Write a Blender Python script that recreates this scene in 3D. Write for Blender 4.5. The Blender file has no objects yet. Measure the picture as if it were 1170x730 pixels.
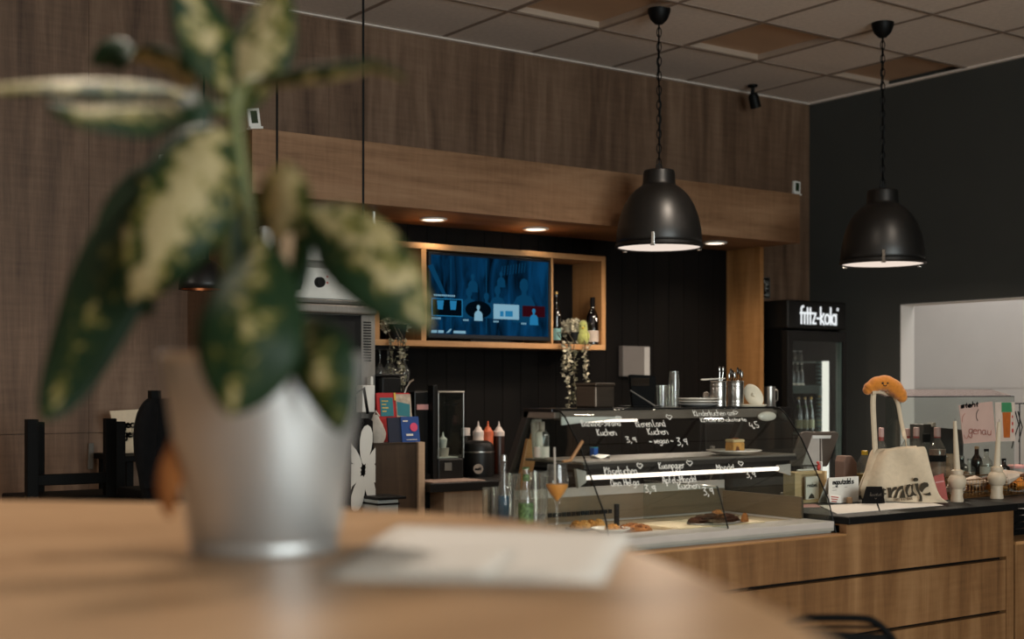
WIN, DOWN, BEYOND, PEND, CASE, TABLE, EXPO = 212.0, 9.0, 30.0, 14.0, 1.1, 20.0, 0.0
SPOT = 70.0
import bpy, math, random
from mathutils import Vector, Matrix
random.seed(7)
S = bpy.context.scene
COL = S.collection
# ------------------------------------------------------------------ camera geometry
FPX, CX, HY, TH = 1550.0, 585.0, 445.0, math.radians(54.25)
H = 1.32                                  # eye height
FX, FY = math.cos(TH), math.sin(TH)       # view direction on the floor plan
RX, RY = math.sin(TH), -math.cos(TH)
def at(px, py, X=None, Y=None, Z=None, t=None):
    u = (px - CX) / FPX; v = (HY - py) / FPX
    dx, dy = FX + u * RX, FY + u * RY
    if X is not None: t = X / dx
    elif Y is not None: t = Y / dy
    elif Z is not None: t = (Z - H) / v
    return Vector((dx * t, dy * t, H + v * t))
def ratio(px):
    u = (px - CX) / FPX
    return (FX + u * RX) / (FY + u * RY)
def dist(p):
    return p.x * FX + p.y * FY
def atplane(px, py, p0, n):
    o = Vector((0, 0, H)); d = at(px, py, t=1.0) - o
    return o + d * ((p0 - o).dot(n) / d.dot(n))
RV = Vector((RX, RY, 0)); FV = Vector((FX, FY, 0)); UP = Vector((0, 0, 1))
YAW = math.atan2(RY, RX)                  # turning a thing by this makes it face the camera

# ------------------------------------------------------------------ materials
def lin(c):
    out = []
    for x in c[:3]:
        x /= 255.0
        out.append(x / 12.92 if x <= 0.04045 else ((x + 0.055) / 1.055) ** 2.4)
    return (*out, 1.0)
def newmat(name):
    m = bpy.data.materials.new(name); m.use_nodes = True
    nt = m.node_tree; nt.nodes.clear()
    out = nt.nodes.new('ShaderNodeOutputMaterial')
    return m, nt, out
def N(nt, t, **k):
    n = nt.nodes.new(t)
    for a, b in k.items():
        if a.startswith('i_'):
            n.inputs[a[2:].replace('_', ' ')].default_value = b
        else: setattr(n, a, b)
    return n
MATS = {}
def mat(name, c, rough=0.5, metal=0.0, var=0.12, scale=14.0, bump=0.0, spec=0.5, sheen=0.0, trans=0.0, coat=0.0, ior=1.45, stretch=None, emit=None, es=0.0):
    if name in MATS: return MATS[name]
    m, nt, out = newmat(name)
    b = N(nt, 'ShaderNodeBsdfPrincipled')
    tc = N(nt, 'ShaderNodeTexCoord'); mp = N(nt, 'ShaderNodeMapping')
    if stretch: mp.inputs['Scale'].default_value = stretch
    no = N(nt, 'ShaderNodeTexNoise'); no.inputs['Scale'].default_value = scale; no.inputs['Detail'].default_value = 4
    nt.links.new(tc.outputs['Object'], mp.inputs[0]); nt.links.new(mp.outputs[0], no.inputs['Vector'])
    L = lin(c)
    rp = N(nt, 'ShaderNodeValToRGB')
    rp.color_ramp.elements[0].position = 0.3; rp.color_ramp.elements[1].position = 0.7
    rp.color_ramp.elements[0].color = tuple(x * (1 - var) for x in L[:3]) + (1,)
    rp.color_ramp.elements[1].color = tuple(min(1, x * (1 + var)) for x in L[:3]) + (1,)
    nt.links.new(no.outputs['Fac'], rp.inputs[0]); nt.links.new(rp.outputs[0], b.inputs['Base Color'])
    b.inputs['Roughness'].default_value = rough; b.inputs['Metallic'].default_value = metal
    b.inputs['Specular IOR Level'].default_value = spec; b.inputs['IOR'].default_value = ior
    b.inputs['Transmission Weight'].default_value = trans
    b.inputs['Coat Weight'].default_value = coat
    if sheen: b.inputs['Sheen Weight'].default_value = sheen
    if emit: b.inputs['Emission Color'].default_value = lin(emit); b.inputs['Emission Strength'].default_value = es
    if bump:
        bp = N(nt, 'ShaderNodeBump'); bp.inputs['Strength'].default_value = bump; bp.inputs['Distance'].default_value = 0.01
        nt.links.new(no.outputs['Fac'], bp.inputs['Height']); nt.links.new(bp.outputs[0], b.inputs['Normal'])
    nt.links.new(b.outputs[0], out.inputs[0]); MATS[name] = m
    return m
def oak(name, dark, mid, light, axis='z', sc=1.0, rough=0.55, knots=True, spec=0.35):
    """oak laminate: long grain along one axis"""
    m, nt, out = newmat(name)
    b = N(nt, 'ShaderNodeBsdfPrincipled'); b.inputs['Roughness'].default_value = rough
    b.inputs['Specular IOR Level'].default_value = spec
    tc = N(nt, 'ShaderNodeTexCoord')
    def stretch(al, ac):
        mp = N(nt, 'ShaderNodeMapping')
        s = [ac * sc] * 3; s['xyz'.index(axis)] = al * sc
        mp.inputs['Scale'].default_value = s
        nt.links.new(tc.outputs['Object'], mp.inputs[0]); return mp
    def noise(mp, scale, det, dist=0.0, ro=0.55):
        n = N(nt, 'ShaderNodeTexNoise'); n.inputs['Scale'].default_value = scale; n.inputs['Detail'].default_value = det
        n.inputs['Distortion'].default_value = dist; n.inputs['Roughness'].default_value = ro
        nt.links.new(mp.outputs[0], n.inputs['Vector']); return n
    big = noise(stretch(0.35, 2.8), 1.6, 4, 1.3)
    mid_n = noise(stretch(0.8, 9), 2.0, 5, 0.7)
    fine = noise(stretch(3, 110), 2.0, 3, 0.0, 0.6)
    cross = noise(stretch(60, 6), 1.0, 2)
    def math_(op, a, b_, c=None):
        n = N(nt, 'ShaderNodeMath', operation=op)
        for i, x in enumerate((a, b_, c)):
            if x is None: continue
            if isinstance(x, (int, float)): n.inputs[i].default_value = x
            else: nt.links.new(x, n.inputs[i])
        return n.outputs[0]
    f = math_('MULTIPLY', big.outputs[0], 0.50)
    f = math_('MULTIPLY_ADD', mid_n.outputs[0], 0.28, f)
    f = math_('MULTIPLY_ADD', fine.outputs[0], 0.12, f)
    f = math_('MULTIPLY_ADD', cross.outputs[0], 0.10, f)
    rp = N(nt, 'ShaderNodeValToRGB')
    e = rp.color_ramp.elements
    e[0].position = 0.34; e[0].color = lin(dark); e[1].position = 0.66; e[1].color = lin(light)
    k = e.new(0.5); k.color = lin(mid)
    nt.links.new(f, rp.inputs[0])
    colr = rp.outputs[0]
    if knots:
        vo = N(nt, 'ShaderNodeTexVoronoi'); vo.inputs['Scale'].default_value = 1.0
        kmp = stretch(1.1, 2.2); kmp.inputs['Scale'].default_value[1] = 0.0; vo.voronoi_dimensions = '3D'
        nt.links.new(kmp.outputs[0], vo.inputs['Vector'])
        kr = N(nt, 'ShaderNodeValToRGB'); kr.color_ramp.elements[0].position = 0.02; kr.color_ramp.elements[1].position = 0.10
        kr.color_ramp.elements[0].color = (0.25, 0.2, 0.17, 1); kr.color_ramp.elements[1].color = (1, 1, 1, 1)
        wob = math_('MULTIPLY_ADD', mid_n.outputs[0], 0.12, vo.outputs['Distance'])
        wob = math_('SUBTRACT', wob, 0.05)
        nt.links.new(wob, kr.inputs[0])
        mx = N(nt, 'ShaderNodeMix', data_type='RGBA', blend_type='MULTIPLY'); mx.inputs[0].default_value = 0.6
        nt.links.new(colr, mx.inputs[6]); nt.links.new(kr.outputs[0], mx.inputs[7]); colr = mx.outputs[2]
    nt.links.new(colr, b.inputs['Base Color'])
    bp = N(nt, 'ShaderNodeBump'); bp.inputs['Strength'].default_value = 0.12; bp.inputs['Distance'].default_value = 0.004
    nt.links.new(fine.outputs[0], bp.inputs['Height']); nt.links.new(bp.outputs[0], b.inputs['Normal'])
    nt.links.new(b.outputs[0], out.inputs[0]); MATS[name] = m
    return m
def glass(name, tint=(235, 240, 238), refl=0.9, rough=0.02, base=0.05, painted_sheen=0.0):
    """thin clear glass: sees straight through, mirrors at a slant"""
    m, nt, out = newmat(name)
    tr = N(nt, 'ShaderNodeBsdfTransparent'); tr.inputs[0].default_value = lin(tint)
    gl = N(nt, 'ShaderNodeBsdfGlossy'); gl.inputs['Roughness'].default_value = rough; gl.inputs[0].default_value = (1, 1, 1, 1)
    fr = N(nt, 'ShaderNodeLayerWeight'); fr.inputs[0].default_value = 0.25
    mu = N(nt, 'ShaderNodeMath', operation='MULTIPLY_ADD'); mu.inputs[1].default_value = refl * 0.6; mu.inputs[2].default_value = base
    nt.links.new(fr.outputs['Facing'], mu.inputs[0])
    mx = N(nt, 'ShaderNodeMixShader')
    nt.links.new(mu.outputs[0], mx.inputs[0]); nt.links.new(tr.outputs[0], mx.inputs[1]); nt.links.new(gl.outputs[0], mx.inputs[2])
    res = mx.outputs[0]
    if painted_sheen:
        df = N(nt, 'ShaderNodeBsdfDiffuse'); df.inputs[0].default_value = lin(tint)  # pale diffuse mixed in to stand for whitish reflections on glass
        m2 = N(nt, 'ShaderNodeMixShader'); m2.inputs[0].default_value = painted_sheen
        nt.links.new(res, m2.inputs[1]); nt.links.new(df.outputs[0], m2.inputs[2]); res = m2.outputs[0]
    nt.links.new(res, out.inputs[0]); MATS[name] = m
    return m
def emis(name, c, s):
    if name in MATS: return MATS[name]
    m, nt, out = newmat(name)
    e = N(nt, 'ShaderNodeEmission'); e.inputs[0].default_value = lin(c); e.inputs[1].default_value = s
    nt.links.new(e.outputs[0], out.inputs[0]); MATS[name] = m
    return m

# ------------------------------------------------------------------ mesh builder
def worldloc(o):
    p = Vector((0, 0, 0))
    while o is not None: p += o.location; o = o.parent
    return p
class MB:
    def __init__(s): s.v = []; s.f = []; s.uv = None
    def add(s, vs, fs):
        n = len(s.v); s.v += [Vector(x) for x in vs]; s.f += [tuple(i + n for i in q) for q in fs]; return s
    def box(s, x0, x1, y0, y1, z0, z1, M=None):
        vs = [Vector((x, y, z)) for z in (z0, z1) for y in (y0, y1) for x in (x0, x1)]
        if M: vs = [M @ v for v in vs]
        return s.add(vs, [(0, 2, 3, 1), (4, 5, 7, 6), (0, 1, 5, 4), (2, 6, 7, 3), (0, 4, 6, 2), (1, 3, 7, 5)])
    def lathe(s, prof, c=(0, 0, 0), seg=28, M=None, sx=1, sy=1):
        c = Vector(c); vs = []; fs = []
        for r, z in prof:
            for k in range(seg):
                a = 2 * math.pi * k / seg
                p = Vector((r * math.cos(a) * sx, r * math.sin(a) * sy, z))
                vs.append((M @ p if M else p) + c)
        n = len(prof)
        for i in range(n - 1):
            for k in range(seg):
                a, b = i * seg + k, i * seg + (k + 1) % seg
                fs.append((a, b, b + seg, a + seg))
        if prof[0][0] > 1e-6: fs.append(tuple(range(seg - 1, -1, -1)))
        if prof[-1][0] > 1e-6: fs.append(tuple((n - 1) * seg + k for k in range(seg)))
        return s.add(vs, fs)
    def shell(s, prof, c=(0, 0, 0), seg=28, M=None, sx=1, sy=1):   # lathe without end caps
        c = Vector(c); vs = []; fs = []
        for r, z in prof:
            for k in range(seg):
                a = 2 * math.pi * k / seg
                p = Vector((r * math.cos(a) * sx, r * math.sin(a) * sy, z))
                vs.append((M @ p if M else p) + c)
        for i in range(len(prof) - 1):
            for k in range(seg):
                a, b = i * seg + k, i * seg + (k + 1) % seg
                fs.append((a, b, b + seg, a + seg))
        return s.add(vs, fs)
    def tube(s, pts, r=0.01, seg=8, closed=False):
        pts = [Vector(p) for p in pts]; n = len(pts)
        rr = r if isinstance(r, (list, tuple)) else [r] * n
        vs = []; fs = []; prev = None
        for i, p in enumerate(pts):
            a = pts[(i - 1) % n] if (closed or i > 0) else p
            b = pts[(i + 1) % n] if (closed or i < n - 1) else p
            t = (b - a).normalized()
            if prev is None:
                q = Vector((0, 0, 1)) if abs(t.z) < 0.9 else Vector((1, 0, 0))
                u = t.cross(q).normalized()
            else:
                u = (prev - t * prev.dot(t))
                u = u.normalized() if u.length > 1e-6 else t.orthogonal().normalized()
            prev = u; w = t.cross(u)
            for k in range(seg):
                an = 2 * math.pi * k / seg
                vs.append(p + (u * math.cos(an) + w * math.sin(an)) * rr[i])
        m = n if closed else n - 1
        for i in range(m):
            j = (i + 1) % n
            for k in range(seg):
                k2 = (k + 1) % seg
                fs.append((i * seg + k, i * seg + k2, j * seg + k2, j * seg + k))
        if not closed:
            fs.append(tuple(range(seg - 1, -1, -1))); fs.append(tuple((n - 1) * seg + k for k in range(seg)))
        return s.add(vs, fs)
    def prism(s, poly, o, ux, uy, depth):       # 2-D outline in the plane (ux,uy) pushed along -normal by depth
        o = Vector(o); ux = Vector(ux); uy = Vector(uy); nn = ux.cross(uy).normalized() * depth
        a = [o + ux * x + uy * y for x, y in poly]; n = len(a)
        fs = [tuple(range(n)), tuple(range(2 * n - 1, n - 1, -1))]
        for i in range(n):
            j = (i + 1) % n; fs.append((j, i, n + i, n + j))
        return s.add(a + [p - nn for p in a], fs)
    def grid(s, rows, thick=0.0):
        n = len(rows); m = len(rows[0]); vs = [p for r in rows for p in r]
        fs = [(i * m + j, i * m + j + 1, (i + 1) * m + j + 1, (i + 1) * m + j) for i in range(n - 1) for j in range(m - 1)]
        return s.add(vs, fs)
    def ball(s, c, r, seg=16, rings=10, sc=(1, 1, 1), M=None):
        prof = [(max(1e-7, math.sin(math.pi * i / rings)) * r, -math.cos(math.pi * i / rings) * r) for i in range(rings + 1)]
        SM = Matrix.Diagonal((*sc, 1))
        return s.lathe(prof, c, seg, (M @ SM) if M else SM)
    def build(s, name, m, parent=None, smooth=False, bevel=0.0, solid=0.0, sub=0, flat_angle=None):
        me = bpy.data.meshes.new(name)
        if parent is not None: off = worldloc(parent); loc = Vector((0, 0, 0))
        else:
            xs = [v.x for v in s.v]; ys = [v.y for v in s.v]; zs = [v.z for v in s.v]
            off = Vector(((min(xs) + max(xs)) / 2, (min(ys) + max(ys)) / 2, min(zs))); loc = off
        me.from_pydata([v - off for v in s.v], [], s.f)
        if s.uv:
            l = me.uv_layers.new(name='UVMap')
            for lp in me.loops: l.data[lp.index].uv = s.uv[lp.vertex_index]
        me.validate(); me.update()
        o = bpy.data.objects.new(name, me); COL.objects.link(o); o.location = loc
        if parent is not None: o.parent = parent
        if m: me.materials.append(m)
        if smooth:
            for p in me.polygons: p.use_smooth = True
            try: me.set_sharp_from_angle(angle=math.radians(flat_angle or 40))
            except Exception: pass
        if solid:
            q = o.modifiers.new('solid', 'SOLIDIFY'); q.thickness = solid; q.offset = 0
        if bevel:
            q = o.modifiers.new('bevel', 'BEVEL'); q.width = bevel; q.segments = 2; q.limit_method = 'ANGLE'; q.angle_limit = math.radians(40)
        if sub:
            q = o.modifiers.new('sub', 'SUBSURF'); q.levels = sub; q.render_levels = sub
        return o
def thing(name, label, cat, loc, group=None):
    o = bpy.data.objects.new(name, None); COL.objects.link(o); o.location = loc
    o.empty_display_size = 0.05; return tag(o, label, cat, group)
def tag(o, label, cat, group=None):
    o['label'] = label; o['category'] = cat
    if group: o['group'] = group
    return o
def struct(o, label=None):
    o['kind'] = 'structure'
    if label: o['label'] = label
    return o
def part(o, label):
    o['label'] = label; return o
def dup(root, loc, label, group=None):
    r = root.copy(); COL.objects.link(r); r.location = loc; r['label'] = label
    if group: r['group'] = group
    for ch in list(root.children):
        c = ch.copy(); COL.objects.link(c); c.parent = r
        for g in list(ch.children):
            d = g.copy(); COL.objects.link(d); d.parent = c
    return r
def rotz(a, c=(0, 0, 0)):
    c = Vector(c); return Matrix.Translation(c) @ Matrix.Rotation(a, 4, 'Z') @ Matrix.Translation(-c)
def spin(root, a): root.rotation_euler = (0, 0, a); return root

# ------------------------------------------------------------------ hand lettering
G = {'ä': '36 16 05 04 13 23 34 36 34 43|08 07|28 27', 'a': '36 16 05 04 13 23 34 36 34 43', 'b': '09 03 23 34 35 26 06', 'c': '36 16 05 04 13 33', 'd': '36 16 05 04 13 23 35 39 33',
 'e': '05 35 26 16 05 04 13 33', 'f': '39 29 18 13|06 26', 'g': '36 16 05 04 13 34 36 31 20 01', 'h': '09 03|05 16 26 35 33', 'i': '06 03 13|08 07',
 'j': '26 21 10 00|28 27', 'k': '09 03|26 05 23', 'l': '09 04 13', 'm': '06 03|05 16 25 23|25 36 45 43', 'n': '06 03|05 16 26 35 33',
 'o': '16 05 04 13 23 34 35 26 16', 'p': '06 00|06 26 35 34 23 03', 'q': '36 16 05 04 13 23 34|36 30', 'r': '06 03|05 16 26', 's': '36 16 05 34 23 03',
 't': '18 14 23|06 26', 'u': '06 04 13 23 34|36 33', 'v': '06 13 26', 'w': '06 13 25 33 46', 'y': '06 04 13 34|36 31 10 00', 'z': '06 36 03 33',
 'B': '03 09 29 38 27 06|26 35 34 23 03', 'K': '09 03|39 05 33', 'O': '19 07 05 13 23 35 37 29 19', 'S': '39 19 08 07 26 35 34 13 03',
 'R': '03 09 29 38 27 06|26 33', 'H': '09 03|39 33|06 36', 'A': '03 29 43|15 35', 'M': '03 09 25 49 43', 'L': '09 03 33', 'C': '39 19 07 05 13 33',
 'F': '39 09 03|06 26', 'E': '39 09 03 33|06 26', 'I': '09 03', 'Q': '19 07 05 13 23 35 37 29 19|24 42',
 '3': '09 39 16 26 35 34 23 03', '9': '37 18 07 16 36|38 33', '4': '18 05 35|37 32', '5': '39 09 06 26 35 34 23 03', ',': '13 02', '-': '05 35', '#': '13 18|33 38|05 45|07 47',
 "'": '09 08', '&': '33 08 19 28 04 13 35', '~': '23 06 07 18 27 38 47 46 23', ' ': '', 'X': ''}
def glyph_strokes(text, cursive=True):
    x = 0; out = []
    for ch in text:
        g = G.get(ch, '')
        w = 2
        for st in g.split('|'):
            if not st: continue
            pts = [(int(p[0]), int(p[1]) - 3) for p in st.split()]
            w = max(w, max(p[0] for p in pts))
            out.append([(x + a, b) for a, b in pts])
        x += w + (1.1 if ch != ' ' else 0.4)
    return out, max(x - 1.1, 0.1)
def smooth_line(p, n=3):
    if len(p) < 3: return p
    o = []
    for i in range(len(p) - 1):
        p0 = p[max(i - 1, 0)]; p1 = p[i]; p2 = p[i + 1]; p3 = p[min(i + 2, len(p) - 1)]
        for k in range(n):
            t = k / n
            o.append(tuple(0.5 * (2 * b + (c - a) * t + (2 * a - 5 * b + 4 * c - d) * t * t + (3 * b - a - 3 * c + d) * t ** 3) for a, b, c, d in zip(p0, p1, p2, p3)))
    o.append(p[-1]); return o
def ribbon(mb, line, o, ux, uy, w, depth=0.0006):
    nn = ux.cross(uy).normalized() * depth
    P = [o + ux * a + uy * b for a, b in line]
    for i in range(len(P) - 1):
        d = P[i + 1] - P[i]
        if d.length < 1e-7: continue
        d.normalize(); s = nn.normalized().cross(d) * (w / 2); e = d * (w * 0.3)
        a, b = P[i] - e, P[i + 1] + e
        mb.add([a - s, b - s, b + s, a + s, a - s + nn, b - s + nn, b + s + nn, a + s + nn],
               [(4, 5, 6, 7), (0, 3, 2, 1), (0, 1, 5, 4), (2, 3, 7, 6), (1, 2, 6, 5), (0, 4, 7, 3)])
def letter(mb, text, o, ux, uy, width, height, w, shear=0.15, wob=0.0, sm=True):
    """text from point o, running along unit vector ux for `width`, capitals `height` tall"""
    st, tot = glyph_strokes(text)
    sx = width / tot; sy = height / 6.0
    for ln in st:
        ln = [(a * sx + b * sy * shear, b * sy + wob * height * math.sin(a * 1.3)) for a, b in ln]
        ribbon(mb, smooth_line(ln) if sm else ln, Vector(o), Vector(ux), Vector(uy), w)
    return mb
# ------------------------------------------------------------------ palette
oak('oak_wall', (66, 47, 34), (104, 80, 62), (130, 104, 84), 'z', 1.0, 0.6)
oak('oak_fascia', (102, 72, 48), (138, 104, 76), (160, 126, 96), 'x', 1.0, 0.55)
oak('oak_counter', (76, 49, 27), (120, 84, 51), (150, 112, 75), 'z', 1.0, 0.5)
oak('oak_warm', (120, 82, 46), (160, 114, 68), (186, 138, 90), 'z', 1.2, 0.5, knots=False)
oak('oak_shelf', (136, 96, 58), (168, 122, 78), (190, 146, 100), 'x', 1.5, 0.5, knots=False)
oak('oak_table', (148, 114, 82), (170, 136, 102), (186, 152, 116), 'x', 0.8, 0.32, knots=False)
oak('oak_grey', (158, 132, 108), (190, 164, 138), (208, 184, 158), 'z', 1.2, 0.55)
oak('oak_dark', (48, 36, 26), (66, 51, 38), (82, 65, 50), 'z', 1.2, 0.55)
oak('panel_black', (9, 7, 6), (13, 10, 8), (18, 14, 11), 'z', 1.5, 0.7, knots=False, spec=.12)
W = MATS
mat('plaster_dark', (60, 61, 58), 0.85, var=0.05, scale=3)
mat('plaster_white', (215, 212, 208), 0.8, var=0.03, scale=3)
mat('plaster_room', (196, 184, 172), 0.85, var=0.04, scale=3)
mat('floor_tile', (156, 138, 120), 0.5, var=0.12, scale=6)  # unseen floor, colour lightened to bounce warm light up to the ceiling
mat('ceiling_tile', (224, 212, 202), 0.9, var=0.06, scale=40, bump=0.08)
mat('ceiling_bar', (140, 124, 112), 0.6, var=0.05)
mat('black_metal', (9, 9, 9), 0.5, var=0.1, spec=0.2)
mat('black_satin', (14, 13, 12), 0.42, var=0.1, spec=0.4)
mat('black_top', (12, 11, 11), 0.55, var=0.15, spec=0.2)
mat('shade_black', (16, 15, 14), 0.4, var=0.05, spec=0.7)
mat('black_matte', (6, 6, 6), 0.6, var=0.1, spec=0.08)
mat('black_plastic', (8, 8, 8), 0.5, var=0.1, spec=.25)
mat('black_cloth', (12, 12, 13), 0.95, var=0.25, scale=60, bump=0.3, spec=.1)
mat('steel', (176, 174, 170), 0.28, metal=1.0, var=0.06, scale=8, stretch=(1, 1, 18))
mat('steel_dull', (150, 146, 140), 0.45, metal=0.9, var=0.08, scale=9, stretch=(12, 1, 1))
mat('zinc', (178, 178, 178), 0.42, metal=0.8, var=0.06, scale=5, bump=0.03)
mat('chrome', (215, 213, 210), 0.12, metal=1.0, var=0.03)
mat('white_plastic', (214, 213, 208), 0.45, var=0.03)
mat('white_ceramic', (222, 214, 202), 0.25, var=0.03)
mat('paper_white', (224, 218, 208), 0.8, var=0.03, scale=30)
mat('ink_black', (22, 20, 19), 0.7, var=0.1)
mat('chalk_white', (250, 246, 238), 0.8, var=0.02, emit=None)
mat('lcd_green', (40, 52, 34), 0.3, var=0.1)
emis('lamp_disc', (255, 236, 220), 0.88)
emis('down_disc', (255, 232, 206), 3.0)
emis('led_white', (255, 238, 222), 2.2)
emis('fridge_led', (244, 238, 226), 1.3)
glass('pane', (238, 242, 240), 0.35, 0.01, 0.012)
glass('clear_glass', (242, 242, 238), 0.6, 0.05, 0.05, painted_sheen=0.035)
glass('green_glass', (40, 84, 52), 0.9, 0.04, 0.06)
glass('brown_glass', (112, 66, 32), 0.7, 0.04, 0.05)
glass('blue_glass', (40, 96, 140), 0.9, 0.04, 0.06)
glass('smoke_glass', (120, 116, 110), 0.6, 0.04, 0.06, painted_sheen=.02)

# ------------------------------------------------------------------ room shell
D = 6.0; CZ = 3.17; RXW = 6.69; LXW = -3.0; FYW = -3.5
struct(MB().box(LXW - 0.1, 8.4, FYW - 0.1, 7.2, -0.06, 0).build('floor', W['floor_tile']), 'pale stone floor, lightened to bounce light onto the ceiling')
seam = at(80, 495, Y=D).z
b = MB(); xs = [LXW - 0.1, -1.6, -0.4, 0.8, 2.0, 3.2, 4.4, 5.6, RXW + 0.1]
for x0, x1 in zip(xs, xs[1:]):
    b.box(x0, x1 - 0.0015, D, D + 0.018, 0, seam - 0.0015); b.box(x0, x1 - 0.0015, D, D + 0.018, seam + 0.0015, CZ + 0.12)
b.box(LXW - 0.1, RXW + 0.1, D + 0.018, D + 0.12, 0, CZ + 0.12)
struct(b.build('wall_back', W['oak_wall']), 'oak panelled back wall')
zop = at(1029, 348, X=RXW).z; yop = 5.277
b = MB(); wt = 0.123
b.box(RXW, RXW + wt, yop, D, 0, CZ + 0.12).box(RXW, RXW + wt, 3.7, yop, zop, CZ + 0.12).box(RXW, RXW + wt, FYW - 0.1, 3.7, 0, CZ + 0.12)
struct(b.build('wall_right', W['plaster_dark']), 'dark grey painted right wall with an opening')
b = MB(); e = 0.004
b.box(RXW - 0.001, RXW + wt + 0.001, yop - e, yop - 0.0, 0, zop).box(RXW - 0.001, RXW + wt + 0.001, 3.7, yop, zop - e, zop - 0.0)
struct(b.build('trim_1', W['plaster_white']), 'white reveal of the opening in the right wall')
# the white room beyond the opening
jz = at(1100, 443.5, X=8.2).z
b = MB().box(8.2, 8.3, 2.6, 7.1, 0, jz - 0.004).box(8.2, 8.3, 2.6, 7.1, jz, 3.0).box(8.21, 8.3, 2.6, 7.1, jz - 0.005, jz + 0.001)
struct(b.build('wall_beyond', W['plaster_white']), 'white wall of the room behind the opening')
b = MB().box(RXW + wt, 8.3, 7.1, 7.2, 0, 3.0).box(RXW + wt, 8.3, 2.5, 2.6, 0, 3.0).box(RXW + wt - 0.02, RXW + wt, D + 0.12, 7.2, 0, 3.0)
struct(b.build('wall_beyond_side', W['plaster_white']), 'side walls of the white room')
struct(MB().box(RXW + wt, 8.3, 2.5, 7.2, 3.0, 3.05).build('ceiling_beyond', W['plaster_white']), 'ceiling of the white room')
struct(MB().box(LXW - 0.1, LXW, FYW - 0.1, D + 0.1, 0, CZ + 0.12).build('wall_left', W['plaster_room']), 'left wall')
# front wall behind the viewer with three tall windows
b = MB(); wins = [(-0.2, 1.5), (1.9, 3.6)]; wz0, wz1 = 0.5, 2.95
ex = [LXW] + [q for w_ in wins for q in w_] + [RXW]
for i in range(0, len(ex), 2): b.box(ex[i], ex[i + 1], FYW - 0.12, FYW, 0, CZ + 0.12)
for x0, x1 in wins: b.box(x0, x1, FYW - 0.12, FYW, 0, wz0).box(x0, x1, FYW - 0.12, FYW, wz1, CZ + 0.12)
struct(b.build('wall_front', W['plaster_room']), 'front wall with windows')
for i, (x0, x1) in enumerate(wins):
    b = MB(); f = 0.05
    for (a0, a1, c0, c1) in ((x0, x0 + f, wz0, wz1), (x1 - f, x1, wz0, wz1), (x0, x1, wz0, wz0 + f), (x0, x1, wz1 - f, wz1), ((x0 + x1) / 2 - f / 2, (x0 + x1) / 2 + f / 2, wz0, wz1)):
        b.box(a0, a1, FYW - 0.09, FYW - 0.03, c0, c1)
    wo = struct(b.build('window_%d' % (i + 1), W['black_metal']), 'tall window with dark frame')
    MB().box(x0 + f, x1 - f, FYW - 0.064, FYW - 0.058, wz0 + f, wz1 - f).build('pane', W['pane'], wo)
    L = bpy.data.lights.new('daylight', 'AREA'); L.shape = 'RECTANGLE'; L.size = x1 - x0 - 0.1; L.size_y = wz1 - wz0 - 0.1
    L.energy = WIN; L.color = (0.97, 0.98, 1.0)
    o = bpy.data.objects.new('daylight', L); COL.objects.link(o); o.location = ((x0 + x1) / 2, FYW - 0.16, (wz0 + wz1) / 2)
    o.rotation_euler = (math.radians(90), 0, math.radians(0)); o.rotation_euler = (math.radians(-90), 0, math.radians(180))
# ceiling of mineral tiles; three cells are taken by square panel lights
PX, PY = 0.575, 0.59; X0, Y0 = 3.86, 5.39
holes = {(0, -1), (2, -1), (4, -1)}
b = MB(); bars = MB()
for i in range(-12, 6):
    for j in range(-16, 2):
        x0, x1 = X0 + i * PX, X0 + (i + 1) * PX; y0, y1 = Y0 + j * PY, Y0 + (j + 1) * PY
        if (i, j) in holes: continue
        x1c, y1c = min(x1, RXW + 0.05), min(y1, D + 0.05); x0c = max(x0, LXW - 0.05); y0c = max(y0, FYW - 0.05)
        if x1c <= x0c or y1c <= y0c: continue
        b.box(x0c, x1c, y0c, y1c, CZ, CZ + 0.02)
b.box(LXW - 0.1, RXW + 0.1, FYW - 0.1, D + 0.1, CZ + 0.115, CZ + 0.12)
struct(b.build('ceiling', W['ceiling_tile']), 'suspended ceiling of grey mineral tiles')
for i in range(-11, 6):
    x = X0 + i * PX
    if LXW < x < RXW: bars.box(x - 0.011, x + 0.011, FYW, D, CZ - 0.004, CZ + 0.001)
for j in range(-15, 2):
    y = Y0 + j * PY
    if FYW < y < D: bars.box(LXW, RXW, y - 0.011, y + 0.011, CZ - 0.0045, CZ + 0.001)
struct(bars.build('trim_2', W['ceiling_bar']), 'brown grid bars of the suspended ceiling')
b = MB().box(LXW, RXW, D - 0.025, D, CZ - 0.012, CZ + 0.001).box(RXW - 0.025, RXW, FYW, D, CZ - 0.012, CZ + 0.001)
struct(b.build('trim_3', W['ceiling_tile']), 'edge trim of the ceiling')
mat('diffuser', (188, 156, 128), 0.55, var=0.06, scale=3)
mat('panel_lip', (176, 158, 142), 0.4, var=0.04)
lab = ['square ceiling panel light, the one farthest left, above the screen', 'square ceiling panel light in the middle, right of the nearer pendant chain', 'square ceiling panel light nearest the dark right wall']
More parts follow.
